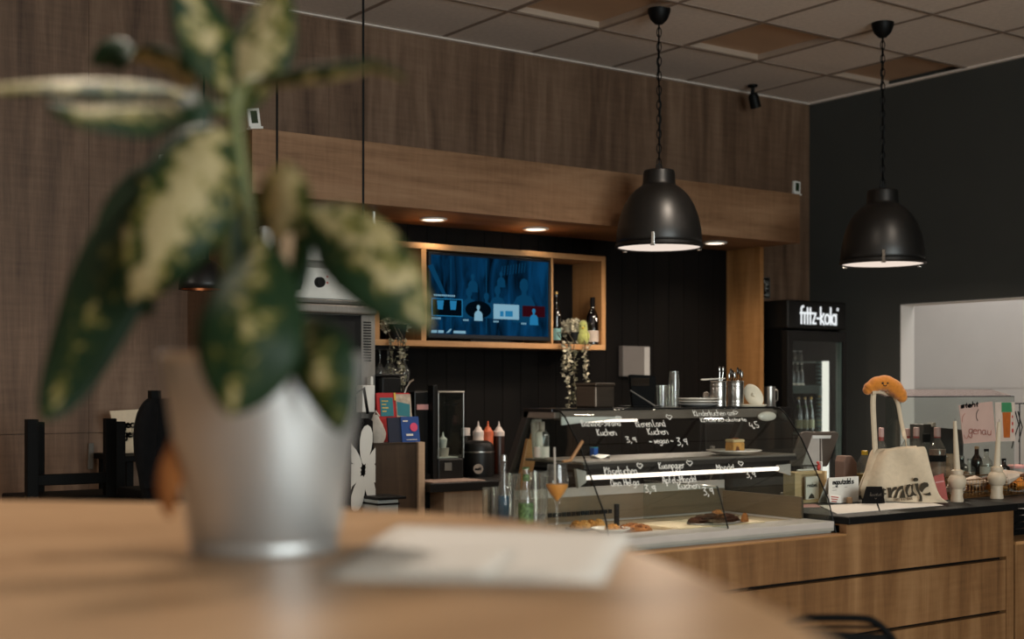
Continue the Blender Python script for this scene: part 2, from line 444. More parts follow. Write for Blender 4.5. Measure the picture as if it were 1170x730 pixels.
for k, (i, j) in enumerate(sorted(holes)):
    x0, x1, y0, y1 = X0 + i * PX, X0 + (i + 1) * PX, Y0 + j * PY, Y0 + (j + 1) * PY
    t = thing('ceiling_light', lab[k], 'ceiling light', ((x0 + x1) / 2, (y0 + y1) / 2, CZ), 'square panel lights in the ceiling')
    f = 0.014; b = MB(); g = 0.0115
    for a in ((x0 + g, x1 - g, y0 + g, y0 + g + f), (x0 + g, x1 - g, y1 - g - f, y1 - g), (x0 + g, x0 + g + f, y0 + g + f, y1 - g - f), (x1 - g - f, x1 - g, y0 + g + f, y1 - g - f)):
        b.box(a[0], a[1], a[2], a[3], CZ - 0.002, CZ + 0.06)
    b.build('frame', W['panel_lip'], t)
    MB().box(x0 + g + f, x1 - g - f, y0 + g + f, y1 - g - f, CZ + 0.028, CZ + 0.04).build('diffuser', W['diffuser'], t)
def mount_head(t, p):
    MB().lathe([(0.03, 0), (0.03, -0.012), (0.012, -0.018), (0.012, -0.05)], p, 16).build('mount', W['black_metal'], t, smooth=True)
    M = Matrix.Rotation(math.radians(28), 4, RV.cross(UP).normalized()) @ Matrix.Rotation(math.radians(20), 4, 'X')
    MB().lathe([(0.0, 0.0), (0.024, 0.0), (0.032, -0.02), (0.034, -0.09), (0.028, -0.09), (0.024, -0.07), (0, -0.07)], p + Vector((0, 0, -0.05)), 20, M=M).build('lamp_head', W['black_metal'], t, smooth=True)
# ceiling spotlights: one in the picture, two added unseen for the pendants' sheen
for p, lb_, en_ in ((at(860, 97, Z=CZ), 'small black swivelling spotlight on the ceiling near the back corner', 0), (Vector((4.15, 3.85, CZ)), 'added black swivelling spotlight on the ceiling above the picture, near the left pendant', SPOT), (Vector((4.95, 3.1, CZ)), 'added black swivelling spotlight on the ceiling above the picture, near the right pendant', SPOT * .6)):
  t = thing('ceiling_spotlight', lb_, 'spotlight', p)
  if en_:
    L = bpy.data.lights.new('added_beam', 'SPOT'); L.energy = en_; L.color = (1, .84, .68); L.spot_size = math.radians(110); L.spot_blend = .8; L.shadow_soft_size = .05
    o = bpy.data.objects.new('added_beam', L); COL.objects.link(o); o.parent = t; o.location = (0, .03, -.17); o.rotation_euler = (math.radians(14), 0, 0)
  mount_head(t, p)
# ------------------------------------------------------------------ bulkhead over the back bar
YF = 5.3; zb = at(914, 278, Y=YF).z; zt = at(914, 222, Y=YF).z; xl = ratio(288) * YF; xr = ratio(914) * YF
b = MB().box(xl, xr, YF, YF + 0.03, zb, zt)
struct(b.build('trim_4', W['oak_fascia'], bevel=0.002), 'long oak fascia board above the back bar')
b = MB().box(xl + 0.002, xr - 0.002, YF + 0.03, D, zb + 0.002, zb + 0.03).box(xl + 0.002, xr - 0.002, YF + 0.03, D, zt - 0.03, zt - 0.003)
b.box(xl + 0.002, xl + 0.03, YF + 0.03, D, zb + 0.03, zt - 0.03).box(xr - 0.03, xr - 0.002, YF + 0.03, D, zb + 0.03, zt - 0.03)
struct(b.build('trim_5', W['oak_fascia']), 'underside of the bulkhead')
XP = 5.80
struct(MB().box(XP, XP + 0.03, 5.58, D, 0, zb + 0.002).build('trim_6', W['oak_warm']), 'upright oak end panel right of the back bar')
struct(MB().box(xl, xl + 0.04, 5.42, D, 0, zb + 0.002).build('trim_7', W['oak_wall']), 'upright oak end panel left of the oven')
b = MB(); x = xl + 0.04
while x < XP - 0.01:
    x2 = min(x + 0.118, XP); b.box(x, x2 - 0.003, 5.85, 5.87, 0, zb + 0.002); x = x2
b.box(xl + 0.04, XP, 5.87, 5.9, 0, zb + 0.002)
struct(b.build('trim_8', W['panel_black']), 'black wall panelling behind the back bar')
YB = 5.85
dl = ['round downlight under the oak fascia, leftmost, above the left end of the screen', 'round downlight under the oak fascia, second, above the right end of the screen', 'round downlight under the oak fascia, partly behind the nearer black pendant']
for k, (px, py) in enumerate(((495, 250), (612, 261), (817, 277))):
    p = at(px, py, Z=zb)
    t = thing('downlight', dl[k], 'downlight', p, 'downlights under the fascia')
    MB().lathe([(0.068, 0.0), (0.068, -0.006), (0.06, -0.009), (0.053, -0.006), (0.053, 0.0)], p, 32).build('ring', W['white_plastic'], t, smooth=True)
    MB().lathe([(0.0, -0.004), (0.052, -0.004), (0.052, -0.002), (0, -0.002)], p, 32).build('lens', W['down_disc'], t)
    L = bpy.data.lights.new('downlight_beam', 'SPOT'); L.energy = DOWN; L.color = (1.0, 0.84, 0.66); L.spot_size = math.radians(125); L.spot_blend = 0.9; L.shadow_soft_size = 0.05
    o = bpy.data.objects.new('downlight_beam', L); COL.objects.link(o); o.parent = t; o.location = (0, 0, -0.02)
# little sensors
def sensor(px, py, Y, wpx, hpx, tilt, label):
    c = at(px, py, Y=Y); s = dist(c) / FPX; w, h = wpx * s, hpx * s
    t = thing('wireless_sensor', label, 'sensor', c)
    M = Matrix.Translation(c) @ Matrix.Rotation(math.radians(tilt), 4, 'Y')
    MB().box(-w / 2, w / 2, 0, 0.016, -h / 2, h / 2, M=M).build('case', W['white_plastic'], t, bevel=0.003)
    MB().box(-w * 0.27, w * 0.27, -0.0015, 0.001, -h * 0.32, h * 0.36, M=M).build('display', W['lcd_green'], t)
    MB().box(-w * 0.45, w * 0.6, -0.004, 0.03, -h * 0.62, -h * 0.5, M=M).build('bracket', W['white_plastic'], t)
    return t
sensor(290.5, 134, YF - 0.02, 15, 21, -8, 'small white wireless sensor on the left end of the oak fascia')
sensor(911, 214, YF + 0.01, 11, 14, 2, 'small white wireless sensor on the right end of the oak fascia')
p = at(192, 185, Y=D)
t = thing('wall_socket', 'small white wall box on the oak wall behind the plant', 'wall box', p)
MB().box(p.x - 0.045, p.x + 0.045, D - 0.02, D, p.z - 0.03, p.z + 0.028).build('case', W['white_plastic'], t, bevel=0.004)
MB().box(p.x - 0.03, p.x + 0.03, D - 0.023, D - 0.02, p.z - 0.018, p.z + 0.016).build('cover', W['white_plastic'], t, bevel=0.002)
# small framed sign on the oak wall right of the back bar
p = at(876, 329, Y=D); s = dist(p) / FPX
t = thing('wall_sign', 'small black framed sign with pale script on the oak wall above the fridge', 'sign', p)
x0, x1, z0, z1 = ratio(869) * D, ratio(878) * D, p.z - 12 * s, p.z + 12 * s
b = MB().box(x0, x1, D - 0.014, D, z0, z0 + 0.006).box(x0, x1, D - 0.014, D, z1 - 0.006, z1).box(x0, x0 + 0.006, D - 0.014, D, z0, z1).box(x1 - 0.006, x1, D - 0.014, D, z0, z1)
b.build('frame', W['steel_dull'], t)
MB().box(x0 + 0.006, x1 - 0.006, D - 0.008, D, z0 + 0.006, z1 - 0.006).build('board', W['black_plastic'], t)
letter(MB(), '6995'.replace('6', 'b'), (x1 - 0.012, D - 0.0085, z0 + 0.018), (0, 0, 1), (-1, 0, 0), (z1 - z0) * 0.7, (x1 - x0) * 0.45, 0.004).build('script', W['chalk_white'], t)

# ------------------------------------------------------------------ sky light and an added light beyond the opening
w = bpy.data.worlds.new('World'); S.world = w; w.use_nodes = True
bg = w.node_tree.nodes['Background']; bg.inputs[0].default_value = (0.75, 0.85, 1.0, 1); bg.inputs[1].default_value = 0.5
def lamp(kind, loc, energy, color, rot=(0, 0, 0), **k):
    L = bpy.data.lights.new('added_light', kind); L.energy = energy; L.color = color
    for a, v in k.items(): setattr(L, a, v)
    o = bpy.data.objects.new('added_light', L); COL.objects.link(o); o.location = loc; o.rotation_euler = rot; return o
lamp('AREA', (7.5, 4.9, 2.97), BEYOND, (1.0, 0.95, 0.9), shape='RECTANGLE', size=0.9, size_y=2.2)  # added area light to brighten the white room; no lamp body

# ------------------------------------------------------------------ industrial pendants
def chain(top, bot, a=0.011, step=0.034):
    b = MB(); n = max(1, int((top.z - bot.z) / step)); d = (top.z - bot.z) / n
    for i in range(n):
        c = bot + Vector((0, 0, d * (i + 0.5))); ax = RV if i % 2 == 0 else FV
        L = d * 0.72; pts = []
        for k in range(10):
            an = 2 * math.pi * k / 10
            pts.append(c + ax * math.cos(an) * a + Vector((0, 0, 1)) * math.sin(an) * L)
        b.tube(pts, 0.0026, 5, closed=True)
    return b
def big_pendant(px, pyrim, wpx, t, label):
    c = at(px, pyrim, t=t); R = wpx * t / FPX / 2; k = R / 0.21
    r = thing('pendant_lamp', label, 'pendant lamp', c, 'black industrial pendants above the counter')
    prof = [(0.198, 0.004), (0.205, 0.03), (0.200, 0.08), (0.188, 0.14), (0.168, 0.195), (0.142, 0.24), (0.112, 0.272), (0.088, 0.288), (0.079, 0.296),
            (0.076, 0.31), (0.075, 0.345), (0.072, 0.362), (0.066, 0.366), (0.0, 0.368)]
    MB().shell([(a * k, z * k) for a, z in prof], c, 64).build('shade', W['shade_black'], r, smooth=True, solid=0.003)
    MB().lathe([(0.197 * k, 0.014 * k), (0.21 * k, 0.014 * k), (0.212 * k, 0.0), (0.205 * k, -0.008 * k), (0.197 * k, -0.004 * k), (0.197 * k, 0.014 * k)], c, 64).build('rim', W['black_satin'], r, smooth=True)
    MB().lathe([(0.0, -0.012 * k), (0.1 * k, -0.010 * k), (0.196 * k, -0.001 * k), (0.196 * k, 0.003 * k), (0, 0.003 * k)], c, 48).build('diffuser', W['lamp_disc'], r, smooth=True)
    for a in (-104, 16, 136):
        an = math.radians(a) + YAW; d = Vector((math.cos(an), math.sin(an), 0)); s_ = Vector((-d.y, d.x, 0))
        M = Matrix(((s_.x, d.x, 0, 0), (s_.y, d.y, 0, 0), (0, 0, 1, 0), (0, 0, 0, 1))); M = Matrix.Translation(c + d * 0.208 * k) @ M
        q = MB().box(-0.008, 0.008, -0.004, 0.006, -0.012, 0.05 * k, M=M).box(-0.011, 0.011, -0.002, 0.01, -0.014, -0.004, M=M)
        q.build('clip', W['chrome'], r, bevel=0.002)
    top = Vector((c.x, c.y, CZ)); ch0 = c + Vector((0, 0, 0.385 * k))
    q = MB().tube([c + Vector((0, 0, 0.372 * k)) + RV * math.cos(x_ * math.pi / 6) * 0.014 + UP * (0.012 + math.sin(x_ * math.pi / 6) * 0.014) for x_ in range(12)], 0.003, 6, closed=True)
    q.build('loop', W['black_metal'], r)
    chain(top - Vector((0, 0, 0.06)), ch0).build('chain', W['black_metal'], r)
    MB().tube([ch0 - UP * 0.02, ch0 + UP * 0.3 + RV * 0.006, top - UP * 0.3 - RV * 0.005, top - UP * 0.03], 0.0035, 6).build('cable', W['black_metal'], r)
    MB().lathe([(0.0, -0.075), (0.02, -0.072), (0.042, -0.05), (0.055, -0.015), (0.056, 0)], top, 24).build('canopy', W['black_metal'], r, smooth=True)
    L = bpy.data.lights.new('bulb', 'AREA'); L.shape = 'DISK'; L.size = 0.36 * k; L.energy = PEND; L.color = (1.0, 0.83, 0.66)
    o = bpy.data.objects.new('bulb', L); COL.objects.link(o); o.parent = r; o.location = (0, 0, -0.02)
    return r
big_pendant(753, 282, 100, 6.6, 'black dome pendant lamp with glowing white underside, in front of the oak fascia')
big_pendant(1008.5, 301, 96, 6.85, 'black dome pendant lamp with glowing white underside, in front of the dark right wall')
# three small pendants on thin cables in front of the oven
def small_pendant(px, pyb, wpx, t, label):
    c = at(px, pyb, t=t); R = wpx * t / FPX / 2
    r = thing('small_pendant_lamp', label, 'pendant lamp', c, 'small black pendants on thin cables')
    MB().shell([(R, 0), (R * 0.99, R * 0.25), (R * 0.9, R * 0.62), (R * 0.7, R * 0.95), (R * 0.42, R * 1.15), (R * 0.2, R * 1.22), (0.0, R * 1.23)], c, 40).build('shade', W['black_satin'], r, smooth=True, solid=0.002)
    mat('copper', (150, 88, 54), 0.35, metal=0.9)
    MB().shell([(R * 0.97, 0.003), (R * 0.96, R * 0.25), (R * 0.86, R * 0.6), (R * 0.6, R * 0.95), (0.0, R * 1.15)], c, 32).build('shade_lining', W['copper'], r, smooth=True)
    MB().lathe([(R * 0.2, R * 1.2), (R * 0.2, R * 1.7), (R * 0.12, R * 1.8), (0.003, R * 1.82)], c, 16).build('lamp_holder', W['black_metal'], r, smooth=True)
    MB().ball(c + UP * R * 0.5, R * 0.3, 12, 8).build('bulb', W['white_ceramic'], r, smooth=True)
    MB().tube([c + UP * R * 1.75, Vector((c.x, c.y, CZ))], 0.0042, 6).build('cable', W['black_metal'], r)
    MB().lathe([(0.0, -0.03), (0.04, -0.025), (0.045, 0)], Vector((c.x, c.y, CZ)), 20).build('canopy', W['black_metal'], r, smooth=True)
small_pendant(233, 331, 56, 5.2, 'small black pendant on a thin cable, leftmost, behind the plant')
small_pendant(316.5, 330, 54, 5.0, 'small black pendant on a thin cable, in front of the oven knobs')
small_pendant(415, 324, 54, 4.8, 'small black pendant whose thin cable crosses the oak fascia beside the plant')
mat('label_dim', (118, 116, 92), .7)
def cm(name, c, **k): return mat(name, c, **k)
mat('liq_orange', (232, 122, 30), 0.2, var=0.08); mat('liq_dark', (40, 16, 10), 0.2); mat('liq_blue', (26, 74, 104), 0.2); mat('liq_green', (70, 120, 40), 0.25); mat('liq_yellow', (150, 128, 50), 0.25); mat('liq_brown', (132, 88, 50), 0.3); mat('liq_clear', (158, 148, 134), 0.3)
mat('label_white', (206, 198, 186), 0.7, var=0.05); mat('label_teal', (110, 150, 146), 0.7, var=0.15, scale=60); mat('label_cream', (176, 160, 146), 0.7); mat('label_green', (80, 104, 62), .6, var=.7, scale=120); mat('label_black', (16, 14, 14), 0.8, spec=.12); mat('label_red', (176, 70, 60), 0.7); mat('label_pink', (206, 150, 146), 0.7)
mat('foil_gold', (150, 120, 70), 0.4, metal=0.7); mat('cap_yellow', (204, 164, 40), 0.5); mat('cap_red', (180, 62, 56), 0.5); mat('cap_pink', (206, 164, 158), 0.5); mat('cork', (166, 130, 96), 0.8)
PROF = {
 'wine': [(0, 0), (.9, 0), (1, .015), (1, .56), (.93, .62), (.62, .70), (.40, .76), (.36, .80), (.36, .985)],
 'spirit': [(0, 0), (.92, 0), (1, .02), (1, .62), (.94, .68), (.6, .76), (.38, .81), (.36, .985)],
 'square': [(0, 0), (.95, 0), (1, .02), (1, .66), (.9, .72), (.45, .77), (.36, .81), (.36, .985)],
 'soda': [(0, 0), (.8, 0), (.95, .03), (1, .10), (1, .50), (.98, .62), (.86, .74), (.5, .87), (.34, .92), (.34, .985)],
 'beer': [(0, 0), (.92, 0), (1, .02), (1, .48), (.9, .58), (.58, .72), (.42, .80), (.38, .985)],
 'water': [(0, 0), (.9, 0), (1, .02), (1, .55), (.85, .66), (.5, .78), (.42, .86), (.42, .985)],
 'carafe': [(0, 0), (.9, 0), (1, .02), (1, .6), (.6, .78), (.5, .82), (.5, .985)]}
def bottle(loc, h, r, label, gm, capm, lab=None, labm=None, liq=None, liqh=0.5, kind='wine', group=None, name='bottle', cat='bottle', caph=0.06, seg=20, neck=None, capw=1.12):
    loc = Vector(loc); t = thing(name, label, cat, loc, group); pr = PROF[kind]
    MB().lathe([(a * r, b * h) for a, b in pr[:-1]] + [(pr[-1][0] * r, pr[-1][1] * h)], loc, seg).build('glass_body', gm, t, smooth=True)
    nr = pr[-1][0] * r
    if capm: MB().lathe([(nr * capw, h * (1 - caph)), (nr * capw, h), (nr * 0.8, h * 1.006), (0, h * 1.006)], loc, 16).build('cap', capm, t, smooth=True)
    if lab: MB().shell([(r * 1.012, h * lab[0]), (r * 1.012, h * lab[1])], loc, seg).build('paper_label', labm, t, smooth=True)
    if liq:
        q = []
        for a, b in pr:
            if b <= liqh: q.append((a * r * 0.94, max(b, 0.012) * h))
        q.append((q[-1][0] if len(q) < 6 else q[-1][0], liqh * h)); q.append((0, liqh * h))
        MB().lathe(q, loc, 16).build('drink', liq, t, smooth=True)
    if neck: MB().shell([(nr * 1.05, h * neck[0]), (nr * 1.05, h * neck[1])], loc, 14).build('neck_label', neck[2], t, smooth=True)
    return t
# ------------------------------------------------------------------ oak shelf unit with the screen
YS = 5.60
stop = at(692, 293, Y=YS).z; sbot = at(692, 400, Y=YS).z; sxr = ratio(692) * YS; sxl = ratio(428) * YS
sd1 = ratio(481.5) * YS; sd2 = ratio(632) * YS; tk = 0.028
t = thing('shelf_unit', 'oak wall shelf unit of three compartments framing the screen', 'shelf', ((sxl + sxr) / 2, YS, sbot))
MB().box(sxl, sxr, YS, YB, stop - tk, stop).build('top_board', W['oak_shelf'], t, bevel=0.001)
MB().box(sxl, sxr, YS, YB, sbot, sbot + tk).build('bottom_board', W['oak_shelf'], t, bevel=0.001)
for nm, x in (('side_board', sxl), ('divider', sd1), ('divider', sd2 - 0.012), ('side_board', sxr - tk)):
    w_ = 0.012 if x == sd2 - 0.012 else tk
    MB().box(x, x + w_, YS, YB, sbot + tk, stop - tk).build(nm, W['oak_warm'], t)
st = sbot + tk
# the screen
tw = sd2 - sd1 - tk - 0.03; thh = tw * 0.565; c = Vector(((sd1 + tk + sd2) / 2 - 0.002, YS + 0.02, sbot + tk + 0.012 + thh / 2))
t = thing('television', 'flat television showing a blue film menu, set in the oak shelf', 'television', (c.x, c.y, c.z - thh / 2))
x0, x1, z0, z1 = c.x - tw / 2, c.x + tw / 2, c.z - thh / 2, c.z + thh / 2
MB().box(x0, x1, YS + 0.0, YS + 0.045, z0, z1).build('case', W['black_plastic'], t, bevel=0.003)
MB().box(c.x - 0.12, c.x + 0.12, YS + 0.01, YS + 0.1, z0 - 0.012, z0 + 0.004).build('foot', W['black_plastic'], t)
def screenmat():
    m, nt, out = newmat('screen_blue'); e = N(nt, 'ShaderNodeEmission'); tc = N(nt, 'ShaderNodeTexCoord'); mp = N(nt, 'ShaderNodeMapping'); mp.inputs['Scale'].default_value = (9, 1, 2.2)
    no = N(nt, 'ShaderNodeTexNoise'); no.inputs['Scale'].default_value = 1.6; no.inputs['Detail'].default_value = 5; no.inputs['Distortion'].default_value = 0.8
    rp = N(nt, 'ShaderNodeValToRGB'); rp.color_ramp.elements[0].position = .36; rp.color_ramp.elements[1].position = .7
    rp.color_ramp.elements[0].color = lin((2, 12, 22)); rp.color_ramp.elements[1].color = lin((8, 56, 92))
    nt.links.new(tc.outputs['Object'], mp.inputs[0]); nt.links.new(mp.outputs[0], no.inputs['Vector']); nt.links.new(no.outputs['Fac'], rp.inputs[0]); nt.links.new(rp.outputs[0], e.inputs[0]); nt.links.new(e.outputs[0], out.inputs[0]); e.inputs[1].default_value = 1.0
    return m
bz = 0.014
scr = MB().box(x0 + bz, x1 - bz, YS - 0.0015, YS + 0.002, z0 + 0.022, z1 - bz).build('screen', screenmat(), t)
sw, sh = tw - 2 * bz, thh - bz - 0.022
def SP(u, v, d): return Vector((x0 + bz + u * sw, YS - 0.0015 - d, z0 + 0.022 + v * sh))
emis('scr_mid', (10, 56, 86), 1.0); emis('scr_lit', (34, 112, 156), 1.0); emis('scr_dark', (2, 10, 18), 1.0); emis('scr_pale', (122, 164, 184), 1.0); emis('scr_red', (46, 8, 16), 1.0)
def figure(u, v, s, m, d):
    b = MB(); X, Z = Vector((1, 0, 0)), Vector((0, 0, 1))
    pts = [(-.95, -2.2), (-.9, -.9), (-.62, -.45), (-.2, -.28), (-.2, -.05), (-.36, .2), (-.36, .55), (-.2, .8), (.05, .86), (.28, .74), (.36, .45), (.32, .12), (.2, -.05), (.2, -.28), (.65, -.45), (.95, -.95), (1., -2.2)]
    zl = -(v * sh / s) - 0.0
    pts = [(a, max(q, zl)) for a, q in pts]
    b.prism([(a * s, q * s) for a, q in pts], SP(u, v, d), X, Z, 0.0004); return b
b = MB()
for u, v, s in ((0.31, 0.50, 0.05), (0.55, 0.54, 0.05), (0.78, 0.60, 0.074), (0.455, 0.46, 0.042), (0.34, 0.72, 0.03), (.58, .78, .026)):
    q = figure(u, v, s, None, 0.0006); b.add(q.v, q.f)
b.build('picture_figures', W['scr_mid'], scr)
b = MB()
for u, w_ in ((.155, .006), (.45, .008), (.985, .005)): b.box(SP(u, 0, 0).x, SP(u + w_, 0, 0).x, YS - 0.0025, YS - 0.0016, SP(0, .02, 0).z, SP(0, .97, 0).z)
for k in range(9):
    a = .58 + k * .025; b.prism([(0, 0), (.004, 0), (.01, .05), (.006, .05)], SP(a, .78 + k * .008, .0005), (1, 0, 0), (0, 0, 1), 0.0004)
b.prism([(0, 0), (.02, 0), (-.07, .17), (-.10, .16)], SP(.11, .44, .0006), (1, 0, 0), (0, 0, 1), 0.0004)
b.build('picture_lines', W['scr_mid'], scr)
def rect(u0, u1, v0, v1, d): return MB().box(SP(u0, 0, 0).x, SP(u1, 0, 0).x, YS - 0.0015 - d, YS - 0.0015 - d + 0.0006, SP(0, v0, 0).z, SP(0, v1, 0).z)
rect(.0, .255, .225, .45, .0016).build('tile_border', W['scr_lit'], scr); rect(.008, .247, .235, .44, .0019).build('tile', W['scr_dark'], scr)
b = MB()
for u in (.05, .155): b.prism([(0, 0), (.03, 0), (.036, .045), (-.004, .045)], SP(u, .31, .0023), (1, 0, 0), (0, 0, 1), 0.0003)
b.build('tile_shapes', W['scr_lit'], scr)
M = Matrix.Translation(SP(.385, .325, .0016)) @ Matrix.Rotation(math.radians(90), 4, 'X')
MB().lathe([(0, 0), (.078, 0), (.078, .0005), (0, .0005)], (0, 0, 0), 28, M=Matrix.Translation(SP(.385, .325, .0016)) @ Matrix.Diagonal((1, 1, .56, 1)) @ Matrix.Rotation(math.radians(90), 4, 'X')).build('tile', W['scr_dark'], scr)
figure(.385, .33, .026, None, .0026).build('tile_person', W['scr_pale'], scr)
q = rect(.515, .735, .215, .41, .0016); q.build('tile', W['scr_pale'], scr)
b = rect(.57, .60, .25, .32, .0022); q = rect(.615, .68, .25, .325, .0022); b.add(q.v, q.f); b.build('tile_shapes', W['scr_lit'], scr)
rect(.765, .965, .26, .405, .0016).build('tile', W['scr_red'], scr); figure(.865, .31, .028, None, .0026).build('tile_person', W['scr_lit'], scr)
b = MB()
for u, v, w_ in ((.02, .478, .19), (.0, .185, .09), (.26, .175, .05), (.515, .17, .05), (.755, .155, .06)):
    for k in range(int(w_ / .016)): q = rect(u + k * .016, u + k * .016 + .011, v, v + .022, .0014); b.add(q.v, q.f)
for u in (.0, .055, .18): q = rect(u, u + .045 if u < .17 else u + .1, .012, .045, .0014); b.add(q.v, q.f)
b.prism([(0, 0), (.02, .004), (.034, .022), (.024, .020)], SP(.118, .012, .0014), (1, 0, 0), (0, 0, 1), 0.0004)
b.build('menu_lines', W['scr_pale'], scr)
L = bpy.data.lights.new('screen_light', 'AREA'); L.shape = 'RECTANGLE'; L.size = sw; L.size_y = sh; L.energy = 1.0; L.color = (0.1, 0.4, 0.8)
o = bpy.data.objects.new('screen_light', L); COL.objects.link(o); o.parent = t; o.location = (0, -0.06, thh / 2); o.rotation_euler = (math.radians(90), 0, 0)
# bottles, plush bird and trailing plant in the right compartment
p = Vector((ratio(635.5) * 5.68, 5.68, st)); s = dist(p) / FPX
bottle(p, 60 * s, 5.6 * s, 'dark wine bottle with pale teal label, beside the screen in the shelf', W['brown_glass'], W['foil_gold'], (.08, .30), W['label_teal'], W['liq_dark'], .7, caph=.05, neck=(.54, .62, W['label_white']))
p = Vector((ratio(677) * 5.635, 5.635, st)); s = dist(p) / FPX
bottle(p, 54 * s, 7 * s, 'dark wine bottle with pale pinkish label at the right end of the shelf', W['brown_glass'], W['label_black'], (.06, .30), W['label_cream'], W['liq_dark'], .62, caph=.2)
mat('plush_green', (150, 152, 84), 0.95, var=0.15, scale=80, bump=0.3, sheen=0.3)
p = Vector((ratio(666) * 5.612, 5.612, st)); s = dist(p) / FPX
t = thing('plush_bird', 'yellow-green plush bird sitting behind the trailing plant on the shelf', 'plush toy', p)
MB().lathe([(0, 0), (5 * s, .3 * s), (7.5 * s, 5 * s), (7.2 * s, 11 * s), (5.4 * s, 16 * s), (5.2 * s, 20 * s), (4.4 * s, 25 * s), (2 * s, 27.4 * s), (0, 27.8 * s)], p, 20).build('body', W['plush_green'], t, smooth=True)
b = MB()
for a in (-1, 1): b.ball(p + RV * (a * 2.2 - .5) * s - FV * 4.6 * s + UP * 21 * s, .75 * s, 10, 6)
b.build('eyes', W['ink_black'], t, smooth=True)
MB().lathe([(1.6 * s, 0), (0, 2.6 * s)], p - FV * 4.8 * s + UP * 18.6 * s, 10, M=Matrix.Rotation(math.radians(90), 4, RV)).build('beak', W['cap_yellow'], t)
MB().ball(p + RV * 5.6 * s - FV * 3.6 * s + UP * 9 * s, 4 * s, 12, 8, sc=(.5, .6, 1.3)).build('wing', W['plush_green'], t, smooth=True)
mat('leaf_silver', (178, 170, 146), 0.6, var=0.45, scale=60); mat('leaf_dull', (122, 118, 94), 0.6, var=0.4, scale=60); mat('strand', (70, 62, 46), 0.7)
def leaf_cluster(b, c, r, n, ls, sc=(1, 1, 1)):
    for _ in range(n):
        d = Vector((random.gauss(0, 1), random.gauss(0, 1), random.gauss(0, 1))).normalized() * r * random.uniform(.55, 1)
        q = c + Vector((d.x * sc[0], d.y * sc[1], d.z * sc[2])); little_leaf(b, q, ls)
def little_leaf(b, q, ls):
    a = Vector((random.gauss(0, 1), random.gauss(0, 1), random.gauss(-.1, .55))).normalized(); n = a.orthogonal().normalized()
    n = Matrix.Rotation(random.uniform(0, 6.28), 3, a) @ n; w_ = a.cross(n)
    L_ = ls * random.uniform(.7, 1.25)
    b.add([q - a * L_ * .5, q + w_ * L_ * .28 + n * L_ * .08, q + a * L_ * .5, q - w_ * L_ * .28 + n * L_ * .08], [(0, 1, 2, 3)])
def trailing(label, px, pxw, pytop, Y, strands, pot_h, zbase):
    p = Vector((ratio(px) * Y, Y, zbase)); s = dist(p) / FPX
    t = thing('trailing_plant', label, 'plant', p, 'trailing plants on the oak shelf')
    MB().lathe([(0, 0), (pxw * .26 * s, 0), (pxw * .34 * s, pot_h * s), (pxw * .30 * s, pot_h * s), (pxw * .28 * s, pot_h * .8 * s), (0, pot_h * .8 * s)], p, 20).build('plant_pot', W['black_plastic'], t, smooth=True)
    b = MB(); zt_ = at(px, pytop, Y=Y).z; hh = zt_ - zbase
    leaf_cluster(b, p + UP * (hh * .60), hh * .42, 420, 6.0 * s, (pxw * .5 * s / (hh * .42), .8, 1))
    b.build('foliage', W['leaf_silver'], t)
    for sx, slen, w_ in strands:
        x = ratio(sx) * (YS - .03); a = Vector((x, YS - .03, zbase + .01)); zz = at(sx, slen, Y=YS - .03).z
        ln = [p + UP * pot_h * s, Vector((x, YS + .02, zbase + pot_h * s * .9)), a]
        n = 16
        for k in range(1, n + 1): ln.append(Vector((x + math.sin(k * .9 + sx) * .006, YS - .034 + math.sin(k * .5) * .004, a.z + (zz - a.z) * k / n)))
        st_ = MB().tube(ln, .0022, 5).build('strand', W['strand'], t)
        b = MB()
        for k in range(int((a.z - zz) / .0052)):
            f = random.random(); q = Vector((x, YS - .034, a.z + (zz - a.z) * f)) + Vector((random.gauss(0, w_ * s), random.gauss(0, .008), 0)); little_leaf(b, q, 5.8 * s)
        b.build('strand_leaves', W['leaf_dull'] if random.random() < .3 else W['leaf_silver'], st_)
trailing('trailing plant with four strands hanging from the shelf right of the screen', 655, 34, 364, 5.66, [(643, 430, 1.5), (649, 468, 2.2), (656, 463, 2.2), (669, 448, 2.4)], 14, st)
trailing('bushy trailing plant with small silvery leaves, in the shelf left of the screen', 452, 40, 360, 5.66, [(446, 428, 2.4), (456, 452, 2.0), (460, 458, 2.2)], 18, st)
# wine glasses hanging upside down from a rack under the shelf
rk = thing('glass_rack', 'black hanging glass rack under the left end of the oak shelf', 'rack', (ratio(447) * 5.66, 5.66, sbot))
for y in (5.62, 5.64, 5.70, 5.72): MB().box(ratio(430) * 5.62, ratio(466) * 5.62, y, y + .012, sbot - .016, sbot).build('rail', W['black_metal'], rk)
def wine_glass_mesh(b, o, H_, R, up=1):
    pr = [(R * .8, 0), (R * .78, .003), (R * .2, .007), (.004, .02), (.0035, H_ * .42), (.008, H_ * .45), (R * .6, H_ * .54), (R * .98, H_ * .66), (R, H_ * .74), (R * .82, H_)]
    return b.shell([(a, z * up) for a, z in pr], o, 20)
g0 = None
wl = ['hanging wine glass, leftmost under the oak shelf', 'hanging wine glass, second from the left under the shelf', 'hanging wine glass, third from the left under the shelf', 'hanging wine glass, fourth from the left, behind the plant strand', 'hanging wine glass, rightmost under the oak shelf']
s = 6.75 / FPX
for k, px in enumerate((434, 441, 448, 455, 462)):
    q = Vector((ratio(px) * 5.68, 5.68 - .02 * (k % 2), sbot - .016))
    o = wine_glass_mesh(MB(), q, 36 * s, 6.2 * s, -1).build('wine_glass', W['clear_glass'], smooth=True)
    tag(o, wl[k], 'wine glass', 'hanging wine glasses')

